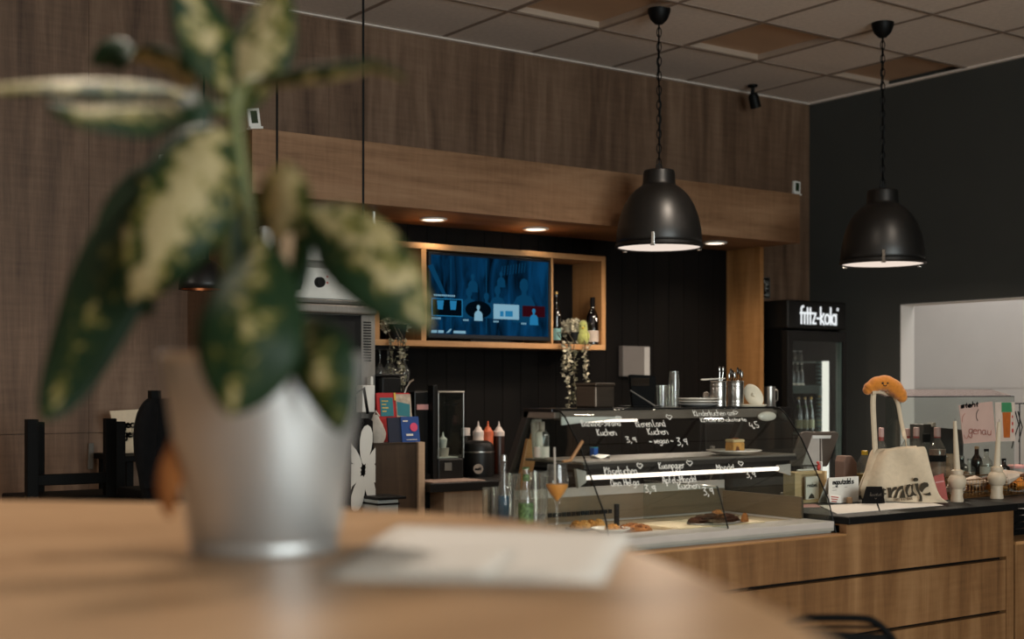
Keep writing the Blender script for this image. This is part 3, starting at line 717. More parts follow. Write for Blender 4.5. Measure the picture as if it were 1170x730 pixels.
# ------------------------------------------------------------------ tall steel oven left of the shelf
LBX = ratio(425) * 5.2; LZK = at(460, 505.5, Y=5.2).z + .012
YO = 5.42; ox0, ox1 = ratio(300) * YO, ratio(429) * YO
def oz(py, px=365): return at(px, py, Y=YO).z
t = thing('combi_oven', 'tall stainless steel oven with round black knobs and a dark glass door', 'oven', ((ox0 + ox1) / 2, YO, 0))
zt_ = oz(262); mat('oven_white', (214, 214, 208), 0.4, metal=0.0, var=0.03)
MB().box(ox0, ox1, YO + .03, YB, LZK, zt_ - .01).build('body', W['steel_dull'], t, bevel=.004)
MB().box(ox0, ox1 - .0, YO, YO + .05, oz(298), zt_).build('hood', W['oven_white'], t, bevel=.012)
cp = MB().box(ox0, ox1, YO + .005, YO + .05, oz(341), oz(306)).build('control_panel', W['oven_white'], t, bevel=.004)
MB().box(ox0, ox1, YO - .02, YO + .05, oz(346.5), oz(342)).build('ledge', W['steel'], t, bevel=.003)
MB().box(ox0 + .01, ox1 - .01, YO - .035, YO + .03, oz(358), oz(347.5)).build('handle', W['steel_dull'], t, bevel=.008)
for px in (312, 338, 364.5):
    q = at(px, 322.5, Y=YO + .005)
    kb = MB().lathe([(.024, 0), (.023, .018), (.02, .024), (0, .025)], q, 24, M=Matrix.Rotation(math.radians(90), 4, 'X')).build('knob', W['black_plastic'], cp, smooth=True)
b = MB()
for k, px in enumerate((374, 374)):
    q = at(px, 316 + k * 7, Y=YO + .005); b.box(q.x - .004, q.x + .004, YO + .002, YO + .006, q.z - .004, q.z + .004)
b.build('indicator', W['cap_red'], cp)
dr = MB().box(ox0, ratio(413) * YO, YO, YO + .03, LZK + .02, oz(359)).build('door', W['black_plastic'], t, bevel=.004)
MB().box(ox0 + .03, ratio(405) * YO, YO - .004, YO + .001, LZK + .06, oz(366)).build('door_glass', W['black_satin'], dr)
vt = MB().box(ratio(413.5) * YO, ox1, YO + .004, YO + .03, LZK + .02, oz(352)).build('side_panel', W['steel_dull'], t)
b = MB(); z = oz(412)
while z < oz(366): b.box(ratio(415.5) * YO, ratio(424) * YO, YO - .001, YO + .005, z, z + .006); z += .0125
b.build('vent', W['black_plastic'], vt)
MB().tube([at(427, 267, Y=YO + .1), Vector((at(427, 267, Y=YO + .1).x, YO + .1, zb))], .008, 10).build('exhaust_pipe', W['steel'], t)
bx = thing('oven_stand', 'dark steel stand under the tall oven', 'oven stand', ((ox0 + ox1) / 2, YO, 0))
MB().box(ox0, LBX - .01, YO + .02, YB, LZK - .08, LZK - .001).build('top', W['black_metal'], bx)
for x in (ox0, LBX - .05):
    for y in (YO + .02, YB - .04): MB().box(x, x + .04, y, y + .04, 0, LZK - .08).build('leg', W['black_metal'], bx)

# ------------------------------------------------------------------ back counter and things on it
YK = 5.15; kz = at(520, 551.5, Y=YK).z
kx0, kx1 = ratio(484) * 5.2 + .006, ratio(571) * YK
t = thing('back_counter', 'back counter with a thick black slab top and oak front below the grinder', 'counter', ((kx0 + kx1) / 2, YK, 0))
MB().prism([(kx0, YK), (kx1, YK), (kx1, 5.24), (4.3, 5.24), (4.3, YB), (kx0, YB)], (0, 0, kz), (1, 0, 0), (0, 1, 0), .04).build('worktop', W['black_satin'], t, bevel=.003)
MB().box(ratio(507.5) * 5.22, kx1 - .02, 5.22, YB, .0, kz - .04).build('oak_front', W['oak_grey'], t)
MB().box(kx1 - .02, 4.3, 5.3, YB, .0, kz - .04).build('side_cabinet', W['black_plastic'], t)
MB().box(kx0 + .002, ratio(507.5) * 5.22, 5.34, YB, .0, kz - .04).build('recess', W['black_plastic'], t)
t2 = tag(MB().box(kx0 + .03, kx1 - .06, YK + .03, YK + .22, kz, kz + .004).build('serving_mat', mat('mat_pink', (150, 128, 116), .7, var=.2, scale=40)), 'pale mat lying along the front of the black slab top', 'mat')
lbx = ratio(425) * 5.2; lbr = ratio(484) * 5.2; lz = at(460, 505.5, Y=5.2).z
t = thing('oak_cabinet', 'dark oak cabinet with a pale right edge, under the red and blue cards', 'cabinet', ((lbx + lbr) / 2, 5.2, 0))
MB().box(lbx, lbr - .032, 5.205, 5.65, 0, lz - .003).build('body', W['oak_dark'], t)
MB().box(lbr - .032, lbr, 5.19, 5.65, 0, lz).build('side_panel', W['oak_grey'], t)
MB().box(lbx, lbr - .032, 5.2, 5.65, lz - .003, lz).build('top', W['oak_dark'], t)
def card(name, label, cat, px0, px1, py0, py1, Y, z, m, thick=.012, lean=8, group=None, turn=0.0):
    x0, x1 = ratio(px0) * Y, ratio(px1) * Y; h = at(px0, py0, Y=Y).z - at(px0, py1, Y=Y).z
    o = thing(name, label, cat, ((x0 + x1) / 2, Y, z), group)
    w_ = x1 - x0
    M = Matrix.Translation(((x0 + x1) / 2, Y, z)) @ Matrix.Rotation(turn, 4, 'Z') @ Matrix.Rotation(math.radians(-lean), 4, 'X')
    return o, M, w_, h
mat('card_red', (170, 26, 30), .6, var=.06); mat('card_teal', (32, 112, 124), .6, var=.06); mat('card_blue', (20, 66, 134), .6, var=.06); mat('card_navy', (10, 24, 50), .6); mat('card_pink', (214, 70, 110), .6); mat('card_beige', (170, 156, 140), .7, var=.3, scale=50); mat('card_yellow', (206, 170, 70), .6)
o, M, w_, h = card('flyer_stand', 'red flyer with teal fields standing on the dark oak cabinet', 'flyer', 434, 474, 449, 505.5, 5.32, lz, None)
MB().box(-w_ / 2, w_ * .44, 0, .012, 0, h, M=M).build('board', W['card_red'], o)
MB().box(-w_ * .42, -w_ * .06, -.003, .0, h * .52, h * .90, M=M).build('text_field', W['card_teal'], o)
b = MB(); [b.box(-w_ * .38, -w_ * (.20 + .06 * (k % 2)), -.004, -.003, h * (.82 - .07 * k), h * (.84 - .07 * k), M=M) for k in range(4)]; b.build('text_lines', W['card_yellow'], o)
MB().box(w_ * .03, w_ * .46, -.003, .0, h * .50, h * .97, M=M).build('picture_field', W['card_beige'], o)
MB().prism([(w_ * .05, h * .53), (w_ * .40, h * .50), (w_ * .42, h * .76), (w_ * .05, h * .82)], M @ Vector((0, -.0035, 0)), M.to_3x3() @ Vector((1, 0, 0)), M.to_3x3() @ Vector((0, 0, 1)), .001).build('picture_block', W['card_teal'], o)
MB().box(-w_ * .02, w_ * .03, -.004, -.001, h * .84, h, M=M).build('clip', W['card_yellow'], o)
o, M, w_, h = card('folded_card', 'blue folded card with a round pink badge in front of the red flyer', 'flyer', 445, 480, 476, 505.5, 5.23, lz, None)
MB().box(-w_ * .08, w_ / 2, 0, .008, 0, h, M=M).build('front_page', W['card_blue'], o)
MB().box(-w_ / 2, -w_ * .08, .004, .012, 0, h * .98, M=M).build('back_page', W['card_navy'], o)
MB().lathe([(0, 0), (h * .17, 0), (h * .17, .002), (0, .002)], M @ Vector((w_ * .32, -.001, h * .58)), 24, M=(M.to_3x3().to_4x4() @ Matrix.Rotation(math.radians(90), 4, 'X'))).build('badge', W['card_pink'], o)
q = MB(); q.box(w_ * .06, w_ * .28, -.002, 0, h * .24, h * .32, M=M); q.box(w_ * .06, w_ * .40, -.002, 0, h * .08, h * .10, M=M); q.box(-w_ * .02, w_ * .14, -.002, 0, h * .8, h * .85, M=M); q.build('text_lines', W['paper_white'], o)
# black coffee machine behind the cards
Yc_ = 5.38; x0, x1 = 3.14, lbr - .006; z1 = at(450, 430, Y=Yc_).z
t = thing('coffee_machine', 'black coffee machine standing behind the red flyer', 'coffee machine', ((x0 + x1) / 2, Yc_, lz))
MB().box(x0, x1, Yc_, 5.53, lz, z1).build('body', W['black_plastic'], t, bevel=.01)
MB().box(x0 - .01, x1 + .01, Yc_ - .005, 5.535, z1, z1 + .012).build('top_tray', W['black_satin'], t, bevel=.003)
q = at(466, 441, Y=Yc_ - .012)
MB().tube([q + Vector((.03, 0, .03)), q + Vector((.012, 0, .02)), q + Vector((-.01, 0, -.01)), q + Vector((-.025, 0, -.05))], .005, 8).build('steam_pipe', W['chrome'], t, smooth=True)
# hot drink dispenser and grinder with clear hopper
Yg = 5.35; x0, x1 = ratio(480) * Yg, ratio(500) * Yg
t = thing('drink_dispenser', 'tall narrow black dispenser with a pinkish band, left of the clear hopper', 'dispenser', ((x0 + x1) / 2, Yg, kz))
zz = lambda py, px=500, Y=Yg: at(px, py, Y=Y).z
MB().box(x0, x1, Yg + .05, Yg + .25, kz, zz(447)).build('body', W['black_satin'], t, bevel=.006)
MB().box(x0 + .01, x1 - .02, Yg + .043, Yg + .05, zz(468), zz(462)).build('band', W['label_pink'], t)
MB().box(ratio(495) * Yg, x1, Yg + .0, Yg + .05, kz, zz(440)).build('front_column', W['black_plastic'], t, bevel=.004)
MB().box(x0, x1, Yg + .02, Yg + .25, kz, kz + .03).build('base', W['black_plastic'], t)
x0, x1 = ratio(500.5) * Yg, ratio(530) * Yg
t = thing('grinder', 'grinder with a square clear acrylic hopper and grey display on the back counter', 'grinder', ((x0 + x1) / 2, Yg, kz))
MB().box(x0, x1 + .0, Yg, Yg + .2, kz, zz(524)).build('base', W['black_satin'], t, bevel=.008)
MB().box(x0 + .035, x0 + .075, Yg - .003, Yg + .001, zz(538), zz(529)).build('display', mat('lcd_grey', (92, 92, 88), .4), t)
b = MB(); zh0, zh1 = zz(524), zz(449)
for a in ((x0, x0 + .004, Yg, Yg + .2), (x1 - .004, x1, Yg, Yg + .2), (x0 + .004, x1 - .004, Yg, Yg + .004), (x0 + .004, x1 - .004, Yg + .196, Yg + .2)): b.box(*a, zh0, zh1)
b.build('hopper', W['pane'], t)
MB().box(x0 - .004, x1 + .004, Yg - .004, Yg + .204, zh1, zh1 + .012).build('hopper_lid', W['clear_glass'], t, bevel=.003)
b = MB(); [b.tube([Vector((x, Yg - .001, zh0)), Vector((x, Yg - .001, zh1))], .0025, 6) for x in (x0 + .002, x1 - .002)]; b.tube([Vector((x0, Yg - .003, zh1 + .006)), Vector((x1, Yg - .003, zh1 + .006))], .003, 6); b.build('hopper_edge', W['steel'], t)
letter(MB(), 'baravor', (x0 + .035, Yg - .001, zz(463)), (1, 0, 0), (0, 0, 1), (x1 - x0) * .5, .012, .003).build('logo', W['steel'], t)
MB().box(x0 + .02, x1 - .02, Yg + .02, Yg + .18, zh0, zh0 + .005).build('tray', W['white_plastic'], t)
mat('cup_grey', (176, 166, 156), .6)
q = Vector(((x0 + x1) / 2, Yg + .07, zh0 + .005))
t = thing('cup_stack', 'stack of small pale cups with a pointed white cap inside the clear hopper', 'cups', q)
s = dist(q) / FPX
MB().lathe([(0, 0), (6 * s, 0), (7 * s, 10 * s), (0, 10 * s)], q, 20).build('cups', W['cup_grey'], t, smooth=True)
MB().lathe([(0, 10 * s), (3.5 * s, 10 * s), (5 * s, 20 * s), (4 * s, 21 * s), (1.5 * s, 23 * s), (.5 * s, 28 * s), (0, 28 * s)], q, 20).build('cap', W['white_plastic'], t, smooth=True)
# black canister with round badge
q = at(546, 545, Z=kz); s = dist(q) / FPX; q = at(546.5, 544, Z=kz)
t = thing('canister', 'black round canister with a pale round badge and steel ring on the back counter', 'canister', q)
R = 18.5 * s
MB().lathe([(0, 0), (R * .97, 0), (R, 3 * s), (R, 28 * s), (R * .99, 29 * s), (0, 29 * s)], q, 36).build('body', W['black_satin'], t, smooth=True)
MB().lathe([(R * 1.01, 27.6 * s), (R * 1.02, 28.4 * s), (R * 1.01, 29.2 * s), (0, 29.2 * s)], q, 36).build('ring', W['steel'], t, smooth=True)
MB().lathe([(R * .98, 29.2 * s), (R * .98, 34 * s), (R * .9, 38 * s), (R * .6, 41 * s), (0, 41 * s)], q, 36).build('lid', W['black_satin'], t, smooth=True)
d = -(q - Vector((0, 0, q.z))).normalized(); bc = q + d * (R + .0005) + UP * 9.5 * s
MB().lathe([(0, .003), (5.6 * s, .003), (5.6 * s, -.004), (0, -.004)], bc, 24, M=Matrix.Rotation(math.atan2(d.y, d.x) + math.pi / 2, 4, 'Z') @ Matrix.Rotation(math.radians(90), 4, 'X')).build('badge', W['label_cream'], t)
letter(MB(), 'mahl', bc + d * .0036 - Vector((-d.y, d.x, 0)) * 3.6 * s - UP * 1.2 * s, Vector((-d.y, d.x, 0)), UP, 7.2 * s, 3 * s, .004).build('badge_text', W['ink_black'], t)
# three squeeze bottles
mat('sauce_white', (196, 178, 166), .4); mat('sauce_orange', (176, 84, 50), .5); mat('sauce_dark', (36, 18, 12), .35); mat('nozzle', (190, 176, 168), .35)
for px, m, lb in ((546.5, 'sauce_white', 'white squeeze bottle behind the black canister, left of the orange one'), (557.5, 'sauce_orange', 'orange squeeze bottle behind the black canister'), (570, 'sauce_dark', 'squeeze bottle with dark sauce, right of the orange one')):
    q = Vector((ratio(px) * 5.56, 5.56, kz)); s = dist(q) / FPX
    t = thing('squeeze_bottle', lb, 'squeeze bottle', q, 'squeeze bottles on the back counter')
    hb = zz(493, px, 5.56) - kz
    MB().lathe([(0, 0), (6 * s, 0), (6.2 * s, 2 * s), (6.2 * s, hb - 2 * s), (5.6 * s, hb), (0, hb)], q, 20).build('body', W[m], t, smooth=True)
    cmn = 'sauce_orange' if m == 'sauce_orange' else 'nozzle'
    MB().lathe([(6.4 * s, hb - 5 * s), (6.4 * s, hb), (4.2 * s, hb + 2 * s), (3.2 * s, hb + 4.5 * s), (1.4 * s, hb + 6 * s), (.5 * s, hb + 12 * s), (0, hb + 12 * s)], q, 20).build('nozzle', W[cmn], t, smooth=True)
q = Vector((ratio(532) * 5.6, 5.6, kz)); s = dist(q) / FPX
bottle(q, zz(489, 532, 5.6) - kz, 5.5 * s, 'small jar with pale lid half hidden behind the clear hopper', W['smoke_glass'], W['nozzle'], kind='carafe', name='jar', cat='jar', caph=.16, capw=1.9, liq=W['sauce_dark'], liqh=.5)
# items left of the cabinet, mostly hidden by the pot
Y = 5.1
def bagmesh():
    b = MB(); x0, x1 = ratio(396) * Y, ratio(425.5) * Y; z0, z1 = at(410, 586, Y=Y).z, at(410, 478, Y=Y).z
    rows = []
    for j in range(9):
        f = j / 8; r_ = []
        for i in range(7):
            g = i / 6; x = x0 + (x1 - x0) * g + (.02 * (1 - f) * (g - .5)); r_.append(Vector((x, Y - .03 * math.sin(math.pi * g) * math.sin(math.pi * min(1, f * 1.1)) , z0 + (z1 - z0) * (f if i not in (0, 6) else f * .97))))
        rows.append(r_)
    return b.grid(rows), x0, x1, z0, z1
b, x0, x1, z0, z1 = bagmesh()
t = thing('flower_bag', 'black bag printed with large white flower petals beside the dark oak cabinet', 'bag', ((x0 + x1) / 2, Y, z0))
b.build('body', W['black_cloth'], t, smooth=True, solid=.006)
b = MB(); cxp, czp = (ratio(411) * Y), at(411, 537, Y=Y).z; sc = dist(Vector((cxp, Y, 0))) / FPX
for a, L_, wv in ((84, 52, 20), (46, 36, 16), (8, 18, 13), (-30, 24, 14), (-66, 42, 18), (-104, 48, 20), (-146, 34, 16), (128, 38, 17), (172, 24, 14)):
    an = math.radians(a); dx, dz = math.cos(an), math.sin(an)
    pl = []
    for k in range(14):
        q_ = 2 * math.pi * k / 14; l = L_ * (.56 + .44 * math.cos(q_)); w__ = wv * .5 * math.sin(q_) * (0.55 + .45 * (l / L_))
        X_ = cxp + (dx * l - dz * w__) * sc; Z_ = czp + (dz * l + dx * w__) * sc
        pl.append((min(max(X_, x0 + .004), x1 - .004) - cxp, min(max(Z_, z0), z1 - .01) - czp))
    b.prism(pl, (cxp, Y - .0335 - .0004 * a / 100, czp), (1, 0, 0), (0, 0, 1), .002)
b.build('petals', W['white_plastic'], t)
MB().tube([Vector((cxp - .04, Y, z1)), Vector((cxp - .03, Y, z1 + .10)), Vector((cxp + .02, Y, z1 + .13)), Vector((cxp + .04, Y, z1 + .02))], .007, 8).build('handle', W['black_cloth'], t, smooth=True)
Y = 5.355; x0, x1 = ratio(414) * Y, ratio(428.5) * Y
o = tag(MB().box(x0, x1, Y, Y + .06, at(420, 471, Y=Y).z, at(420, 440, Y=Y).z).box(x1 - .016, x1 - .002, Y + .01, Y + .05, at(420, 440, Y=Y).z, at(420, 430, Y=Y).z).build('paper_dispenser', W['white_plastic'], bevel=.004), 'white paper dispenser beside the pot rim, left of the red flyer', 'dispenser')
q = Vector((ratio(429.5) * 5.25, 5.25, lz)); s = dist(q) / FPX
b = MB(); rows = []
for j in range(7):
    f = j / 6; R = (8.5 + 2 * math.sin(f * 5)) * s * (1 if f < .7 else 1 - (f - .7) * 2.2)
    rows.append([q + RV * R * math.cos(a) * (1 + .12 * math.sin(3 * a + j)) + FV * R * .5 * math.sin(a) + UP * f * 32 * s for a in [2 * math.pi * k / 16 for k in range(17)]])
t = thing('plastic_bag', 'crumpled white plastic bag standing left of the red flyer', 'bag', q)
b.grid(rows).build('bag_body', mat('bag_white', (176, 168, 158), .5, var=.12, scale=30, bump=.3), t, smooth=True)
MB().tube([q + UP * 30 * s - RV * 3 * s, q + UP * 36 * s, q + UP * 30 * s + RV * 4 * s], 1.2 * s, 8).build('knot', W['bag_white'], t, smooth=True)
q = at(437, 585, Y=5.0); s = dist(q) / FPX; zt_ = at(437, 570, Y=5.0).z; mat('bin_grey', (170, 178, 178), .5)
t = thing('waste_bin', 'pale grey bin with a dark band in front of the dark oak cabinet', 'bin', (q.x, q.y, 0))
b = MB(); b.prism([(-.036, 0), (.036, 0), (.05, zt_), (-.05, zt_)], (q.x, 4.95, 0), (1, 0, 0), (0, 0, 1), .14); b.build('body', W['bin_grey'], t, bevel=.006)
MB().box(q.x - .053, q.x + .053, 4.945, 5.095, zt_ - .022, zt_ - .014).build('band', W['black_plastic'], t)
MB().box(q.x - .053, q.x + .085, 4.943, 5.1, zt_, zt_ + .012).build('lid', W['black_plastic'], t, bevel=.003)
# paper towel dispenser on the black panelling
Y = 5.81; x0, x1, z0, z1 = ratio(712) * Y, ratio(742.5) * Y, at(727, 430, Y=Y).z, at(727, 395.5, Y=Y).z
t = thing('towel_dispenser', 'grey box-shaped towel dispenser on the black wall panelling', 'dispenser', ((x0 + x1) / 2, Y, z0))
mat('disp_grey', (104, 98, 94), .5, var=.03); mat('disp_light', (170, 166, 162), .4, var=.03)
MB().box(x0, x1, Y, YB, z0, z1).build('case', W['disp_grey'], t, bevel=.004)
MB().box(x0 + (x1 - x0) * .78, x1 - .004, Y - .004, Y + .001, z0, z1 - .004).build('window', W['disp_light'], t)
# ------------------------------------------------------------------ bottle fridge
Yf = 5.45; fx0, fx1 = ratio(900) * Yf, ratio(967) * Yf; fzt = at(900, 342, Y=Yf).z
fz = lambda py, px=935, Y=Yf: at(px, py, Y=Y).z
t = thing('bottle_fridge', 'tall black bottle fridge with a lit white sign, glass door and drinks inside', 'fridge', ((fx0 + fx1) / 2, Yf, 0))
yb = 5.96; wl_ = .035; hz = fz(376)
b = MB().box(fx0, fx0 + wl_, Yf + .05, yb, .1, hz).box(fx1 - wl_, fx1, Yf + .05, yb, .1, hz).box(fx0, fx1, yb - .03, yb, .1, hz).box(fx0, fx1, Yf + .05, yb, 0, .1)
b.build('body', W['black_matte'], t, bevel=.003)
hd = MB().box(fx0, fx1, Yf, yb, hz, fzt).build('header', W['black_satin'], t, bevel=.008)
emis('sign_white', (240, 244, 246), 1.0)
# sign lettering, geometric condensed
b = MB(); lx0, lx1 = ratio(914) * Yf, ratio(954) * Yf; lz0, lz1 = fz(370.5), fz(350)
U = (lx1 - lx0) / 43.0; V = (lz1 - lz0) / 21.0
def st2(pts, w_=1.7):
    ribbon(b, [(x * U, z * V) for x, z in pts], Vector((lx0, Yf - .002, lz0)), Vector((1, 0, 0)), Vector((0, 0, 1)), w_ * U, .002)
def arc(cx_, cz_, rx, rz, a0, a1, n=14): return [(cx_ + rx * math.cos(math.radians(a0 + (a1 - a0) * k / n)), cz_ + rz * math.sin(math.radians(a0 + (a1 - a0) * k / n))) for k in range(n + 1)]
st2([(1.4, 0), (1.4, 17)] + arc(3.4, 17, 2, 3, 180, 75)); st2([(0, 12.4), (4.4, 12.4)])
st2([(5.2, 0), (5.2, 12.4), (7.4, 12.4)]); st2([(8.8, 0), (8.8, 18.5)]); st2([(12.2, 0), (12.2, 18.5)]); st2([(7.6, 12.4), (14, 12.4)]); st2([(15, 12.4), (18.8, 12.4), (15, .8), (19, .8)])
st2([(20.2, 6.8), (23.2, 6.8)])
st2([(24.8, 0), (24.8, 20)]); st2([(28.6, 12.6), (25.2, 6.6), (29, 0)]); st2(arc(32.8, 6.2, 2.7, 5.5, 0, 360, 24)); st2([(37.2, 0), (37.2, 20)])
st2(arc(41.4, 6.2, 2.5, 5.5, 0, 360, 24)); st2([(44, 0), (44, 12.4)]); st2(arc(46, 18.4, 1, 1.5, 0, 360, 10), .6)
b.build('sign_lettering', W['sign_white'], hd)
dz0, dz1 = .14, hz - .012; fr = .045
b = MB()
for a in ((fx0, fx0 + fr, dz0, dz1), (fx1 - fr * .6, fx1, dz0, dz1), (fx0 + fr, fx1 - fr * .6, dz1 - .06, dz1), (fx0 + fr, fx1 - fr * .6, dz0, dz0 + .05)): b.box(a[0], a[1], Yf, Yf + .045, a[2], a[3])
dr = b.build('door', W['black_satin'], t, bevel=.002)
MB().box(fx0 + fr - .004, fx1 - fr * .6 + .004, Yf + .018, Yf + .024, dz0 + .045, dz1 - .055).build('door_pane', W['pane'], dr)
MB().box(fx1 - fr * .6 - .014, fx1 - fr * .6 - .004, Yf + .01, Yf + .045, dz0 + .05, dz1 - .06).build('pane_edge', mat('seal_grey', (70, 84, 80), .4), dr)
lx = fx1 - .098
MB().box(lx - .005, lx + .03, Yf + .075, Yf + .10, .25, fz(412)).build('light_strip', W['fridge_led'], t)
L = bpy.data.lights.new('strip_light', 'AREA'); L.shape = 'RECTANGLE'; L.size = .03; L.size_y = 1.2; L.energy = 1.0; L.color = (.9, 1, .97)
o = bpy.data.objects.new('strip_light', L); COL.objects.link(o); o.parent = t; o.location = (lx - (fx0 + fx1) / 2 - .012, .1, .85); o.rotation_euler = (math.radians(90), 0, math.radians(-145 + 180))
b = MB(); z = .3
while z < fz(414): b.box(lx - .045, lx - .015, Yf + .09, Yf + .11, z, z + .013); z += .024
b.build('light_cover_ribs', mat('rib_teal', (70, 92, 92), .4), t)
shz = [fz(448, Y=Yf + .1), fz(494, Y=Yf + .1), fz(547, Y=Yf + .1), fz(600, Y=Yf + .1)]
mat('shelf_wire', (96, 104, 102), .4, metal=.5)
for z in shz:
    sf = MB().box(fx0 + wl_, fx1 - .1, Yf + .1, yb - .04, z - .008, z).build('shelf', W['shelf_wire'], t)
    if z == shz[0]:
        MB().box(fx0 + wl_ + .005, fx1 - .11, Yf + .092, Yf + .1, z - .006, z + .042).build('price_rail', mat('rail_grey', (62, 74, 76), .45), sf)
bl = [('green', 912.5, 1, 'green glass bottle on the lit fridge shelf, leftmost in the lower row'), ('green', 919.5, 1, 'green glass bottle on the lit fridge shelf, second in the lower row'), ('green', 926.5, 1, 'green glass bottle on the lit fridge shelf, third in the lower row'), ('brown', 936.5, 1, 'amber glass bottle on the fridge shelf, right of the green ones')]
for c_, px, k, lb in bl:
    q = Vector((ratio(px) * (Yf + .17), Yf + .17, shz[k])); s = dist(q) / FPX
    bottle(q, 42 * s if c_ == 'brown' else 40 * s, 4.1 * s, lb, W['green_glass'] if c_ == 'green' else W['brown_glass'], W['foil_gold'], (.12, .36), W['label_dim'], kind='beer', group='bottles in the fridge', caph=.06, liq=W['liq_green'] if c_ == 'green' else W['liq_yellow'], liqh=.75, seg=14, neck=(.72, .82, W['label_dim']))
for px, lb in ((905.5, 'small clear bottle in the fridge, leftmost on the upper shelf'), (911, 'small clear bottle in the fridge, second on the upper shelf'), (916, 'small clear bottle in the fridge, third on the upper shelf')):
    q = Vector((ratio(px) * (Yf + .2), Yf + .2, shz[0])); s = dist(q) / FPX
    bottle(q, 34 * s, 3.0 * s, lb, W['smoke_glass'], W['label_white'], (.1, .3), W['label_white'], kind='beer', group='bottles in the fridge', caph=.07, seg=14, liq=W['liq_dark'], liqh=.7, neck=(.7, .84, W['label_white']))
# two top-shelf glasses in the fridge
sf = MB().box(fx0 + wl_, fx1 - .1, Yf + .15, yb - .04, fz(413, Y=Yf + .15) - .008, fz(413, Y=Yf + .15)).build('shelf', W['shelf_wire'], t)
for px, lb in ((908, 'short clear jar at the left on the top fridge shelf'), (914.5, 'short clear jar, right of its twin on the top fridge shelf')):
    q = Vector((ratio(px) * (Yf + .2), Yf + .2, fz(413, Y=Yf + .15))); s = dist(q) / FPX
    bottle(q, 12 * s, 3.2 * s, lb, W['smoke_glass'], W['steel'], kind='carafe', name='jar', cat='jar', group='jars in the fridge', seg=14, capw=1.5)
# ------------------------------------------------------------------ front counter
YC = at(967, 590.7, Z=0.89).y; CT = 0.89
cxa = ratio(967) * YC; cxb = ratio(1158) * YC; CXL = 2.0
wz = at(967, 611.6, Y=YC).z                       # top edge of the oak under the display case
g1 = at(1000, 655.5, Y=YC).z; g2 = at(1017, 719.5, Y=YC).z; g3 = g2 - (g1 - g2)
t = thing('service_counter', 'long oak service counter with dark grooves between drawer fronts', 'counter', ((CXL + cxb) / 2, YC, 0))
CB = 3.85
MB().box(CXL, cxa, YC + .03, CB, 0, wz - .02).box(cxa, cxb, YC + .03, CB, 0, CT - .03).build('body', W['black_plastic'], t)
xe = ratio(1150) * YC
b = MB().prism([(CXL, g1 + .0065), (xe, g1 + .0065), (xe, g1 - .006), (cxb, g1 - .006), (cxb, CT - .026), (cxa, CT - .026), (cxa, wz), (CXL, wz)], (0, YC, 0), (1, 0, 0), (0, 0, 1), .03)
b.build('upper_front', W['oak_counter'], t)
for z1_, z0_ in ((g1 - .0065, g2 + .0065), (g2 - .0065, g3 + .0065), (g3 - .0065, .08)):
    MB().box(CXL, xe - .004, YC, YC + .03, z0_, z1_).build('drawer_front', W['oak_counter'], t)
MB().box(xe, cxb, YC, YC + .03, .08, g1 - .0065).build('end_stile', W['oak_counter'], t)
MB().box(CXL, cxb, YC + .04, YC + .06, 0, .08).build('plinth', W['black_plastic'], t)
MB().box(cxa, cxa + .012, YC + .03, CB, wz, CT - .026).build('step_side', W['oak_counter'], t)
MB().box(CXL, cxa, YC - .001, YC + .05, wz, wz + .006).build('edge_strip', W['oak_shelf'], t)
tag(MB().box(cxa - .0, cxb + .012, YC - .012, CB + .02, CT - .026, CT).build('countertop', W['black_top'], bevel=.003), 'black countertop carrying the tote bag, candles and bottles', 'countertop')
# low unit at the right end with an open niche
lz_ = at(1165, 622, Y=YC).z
t = thing('niche_unit', 'low oak unit with a dark open niche at the right end of the counter', 'cabinet', (cxb + .5, YC, 0))
MB().box(cxb + .012, cxb + 1.0, YC, CB, 0, lz_).build('body', W['oak_counter'], t)
MB().box(cxb + .012, cxb + 1.0, YC - .002, CB, lz_, lz_ + .012).build('ledge', W['oak_shelf'], t)
MB().box(cxb + .012, cxb + 1.0, CB - .03, CB, lz_ + .012, CT).build('back', W['black_plastic'], t)
MB().box(cxb + .013, cxb + 1.0, YC - .004, CB, CT - .02, CT - .001).build('top', W['black_satin'], t)
MB().box(cxb + .012, cxb + .03, YC + .06, CB - .03, lz_ + .012, CT - .02).build('side', W['black_plastic'], t)
x_ = cxb + .05; o = thing('crate', 'dark crate standing in the niche at the right end of the counter', 'crate', (x_ + .1, YC + .15, lz_ + .012))
for k in range(4): MB().box(x_, x_ + .25, YC + .12 + .004, YC + .3, lz_ + .014 + k * .026, lz_ + .032 + k * .026).build('slat', W['black_metal'], o)
MB().box(x_, x_ + .015, YC + .112, YC + .124, lz_ + .012, lz_ + .115).build('post', W['chrome'], o)

# ------------------------------------------------------------------ refrigerated display case
XR = ratio(955) * (YC + .036); XL = at(640, 467, Y=3.34).x
def prof_pt(px, py): return at(px, py, X=XR)
gp = [prof_pt(955, 609.5), prof_pt(946, 570), prof_pt(930.5, 535), prof_pt(915.6, 501), prof_pt(902, 479.5)]
gp = [(p.y, p.z) for p in gp]
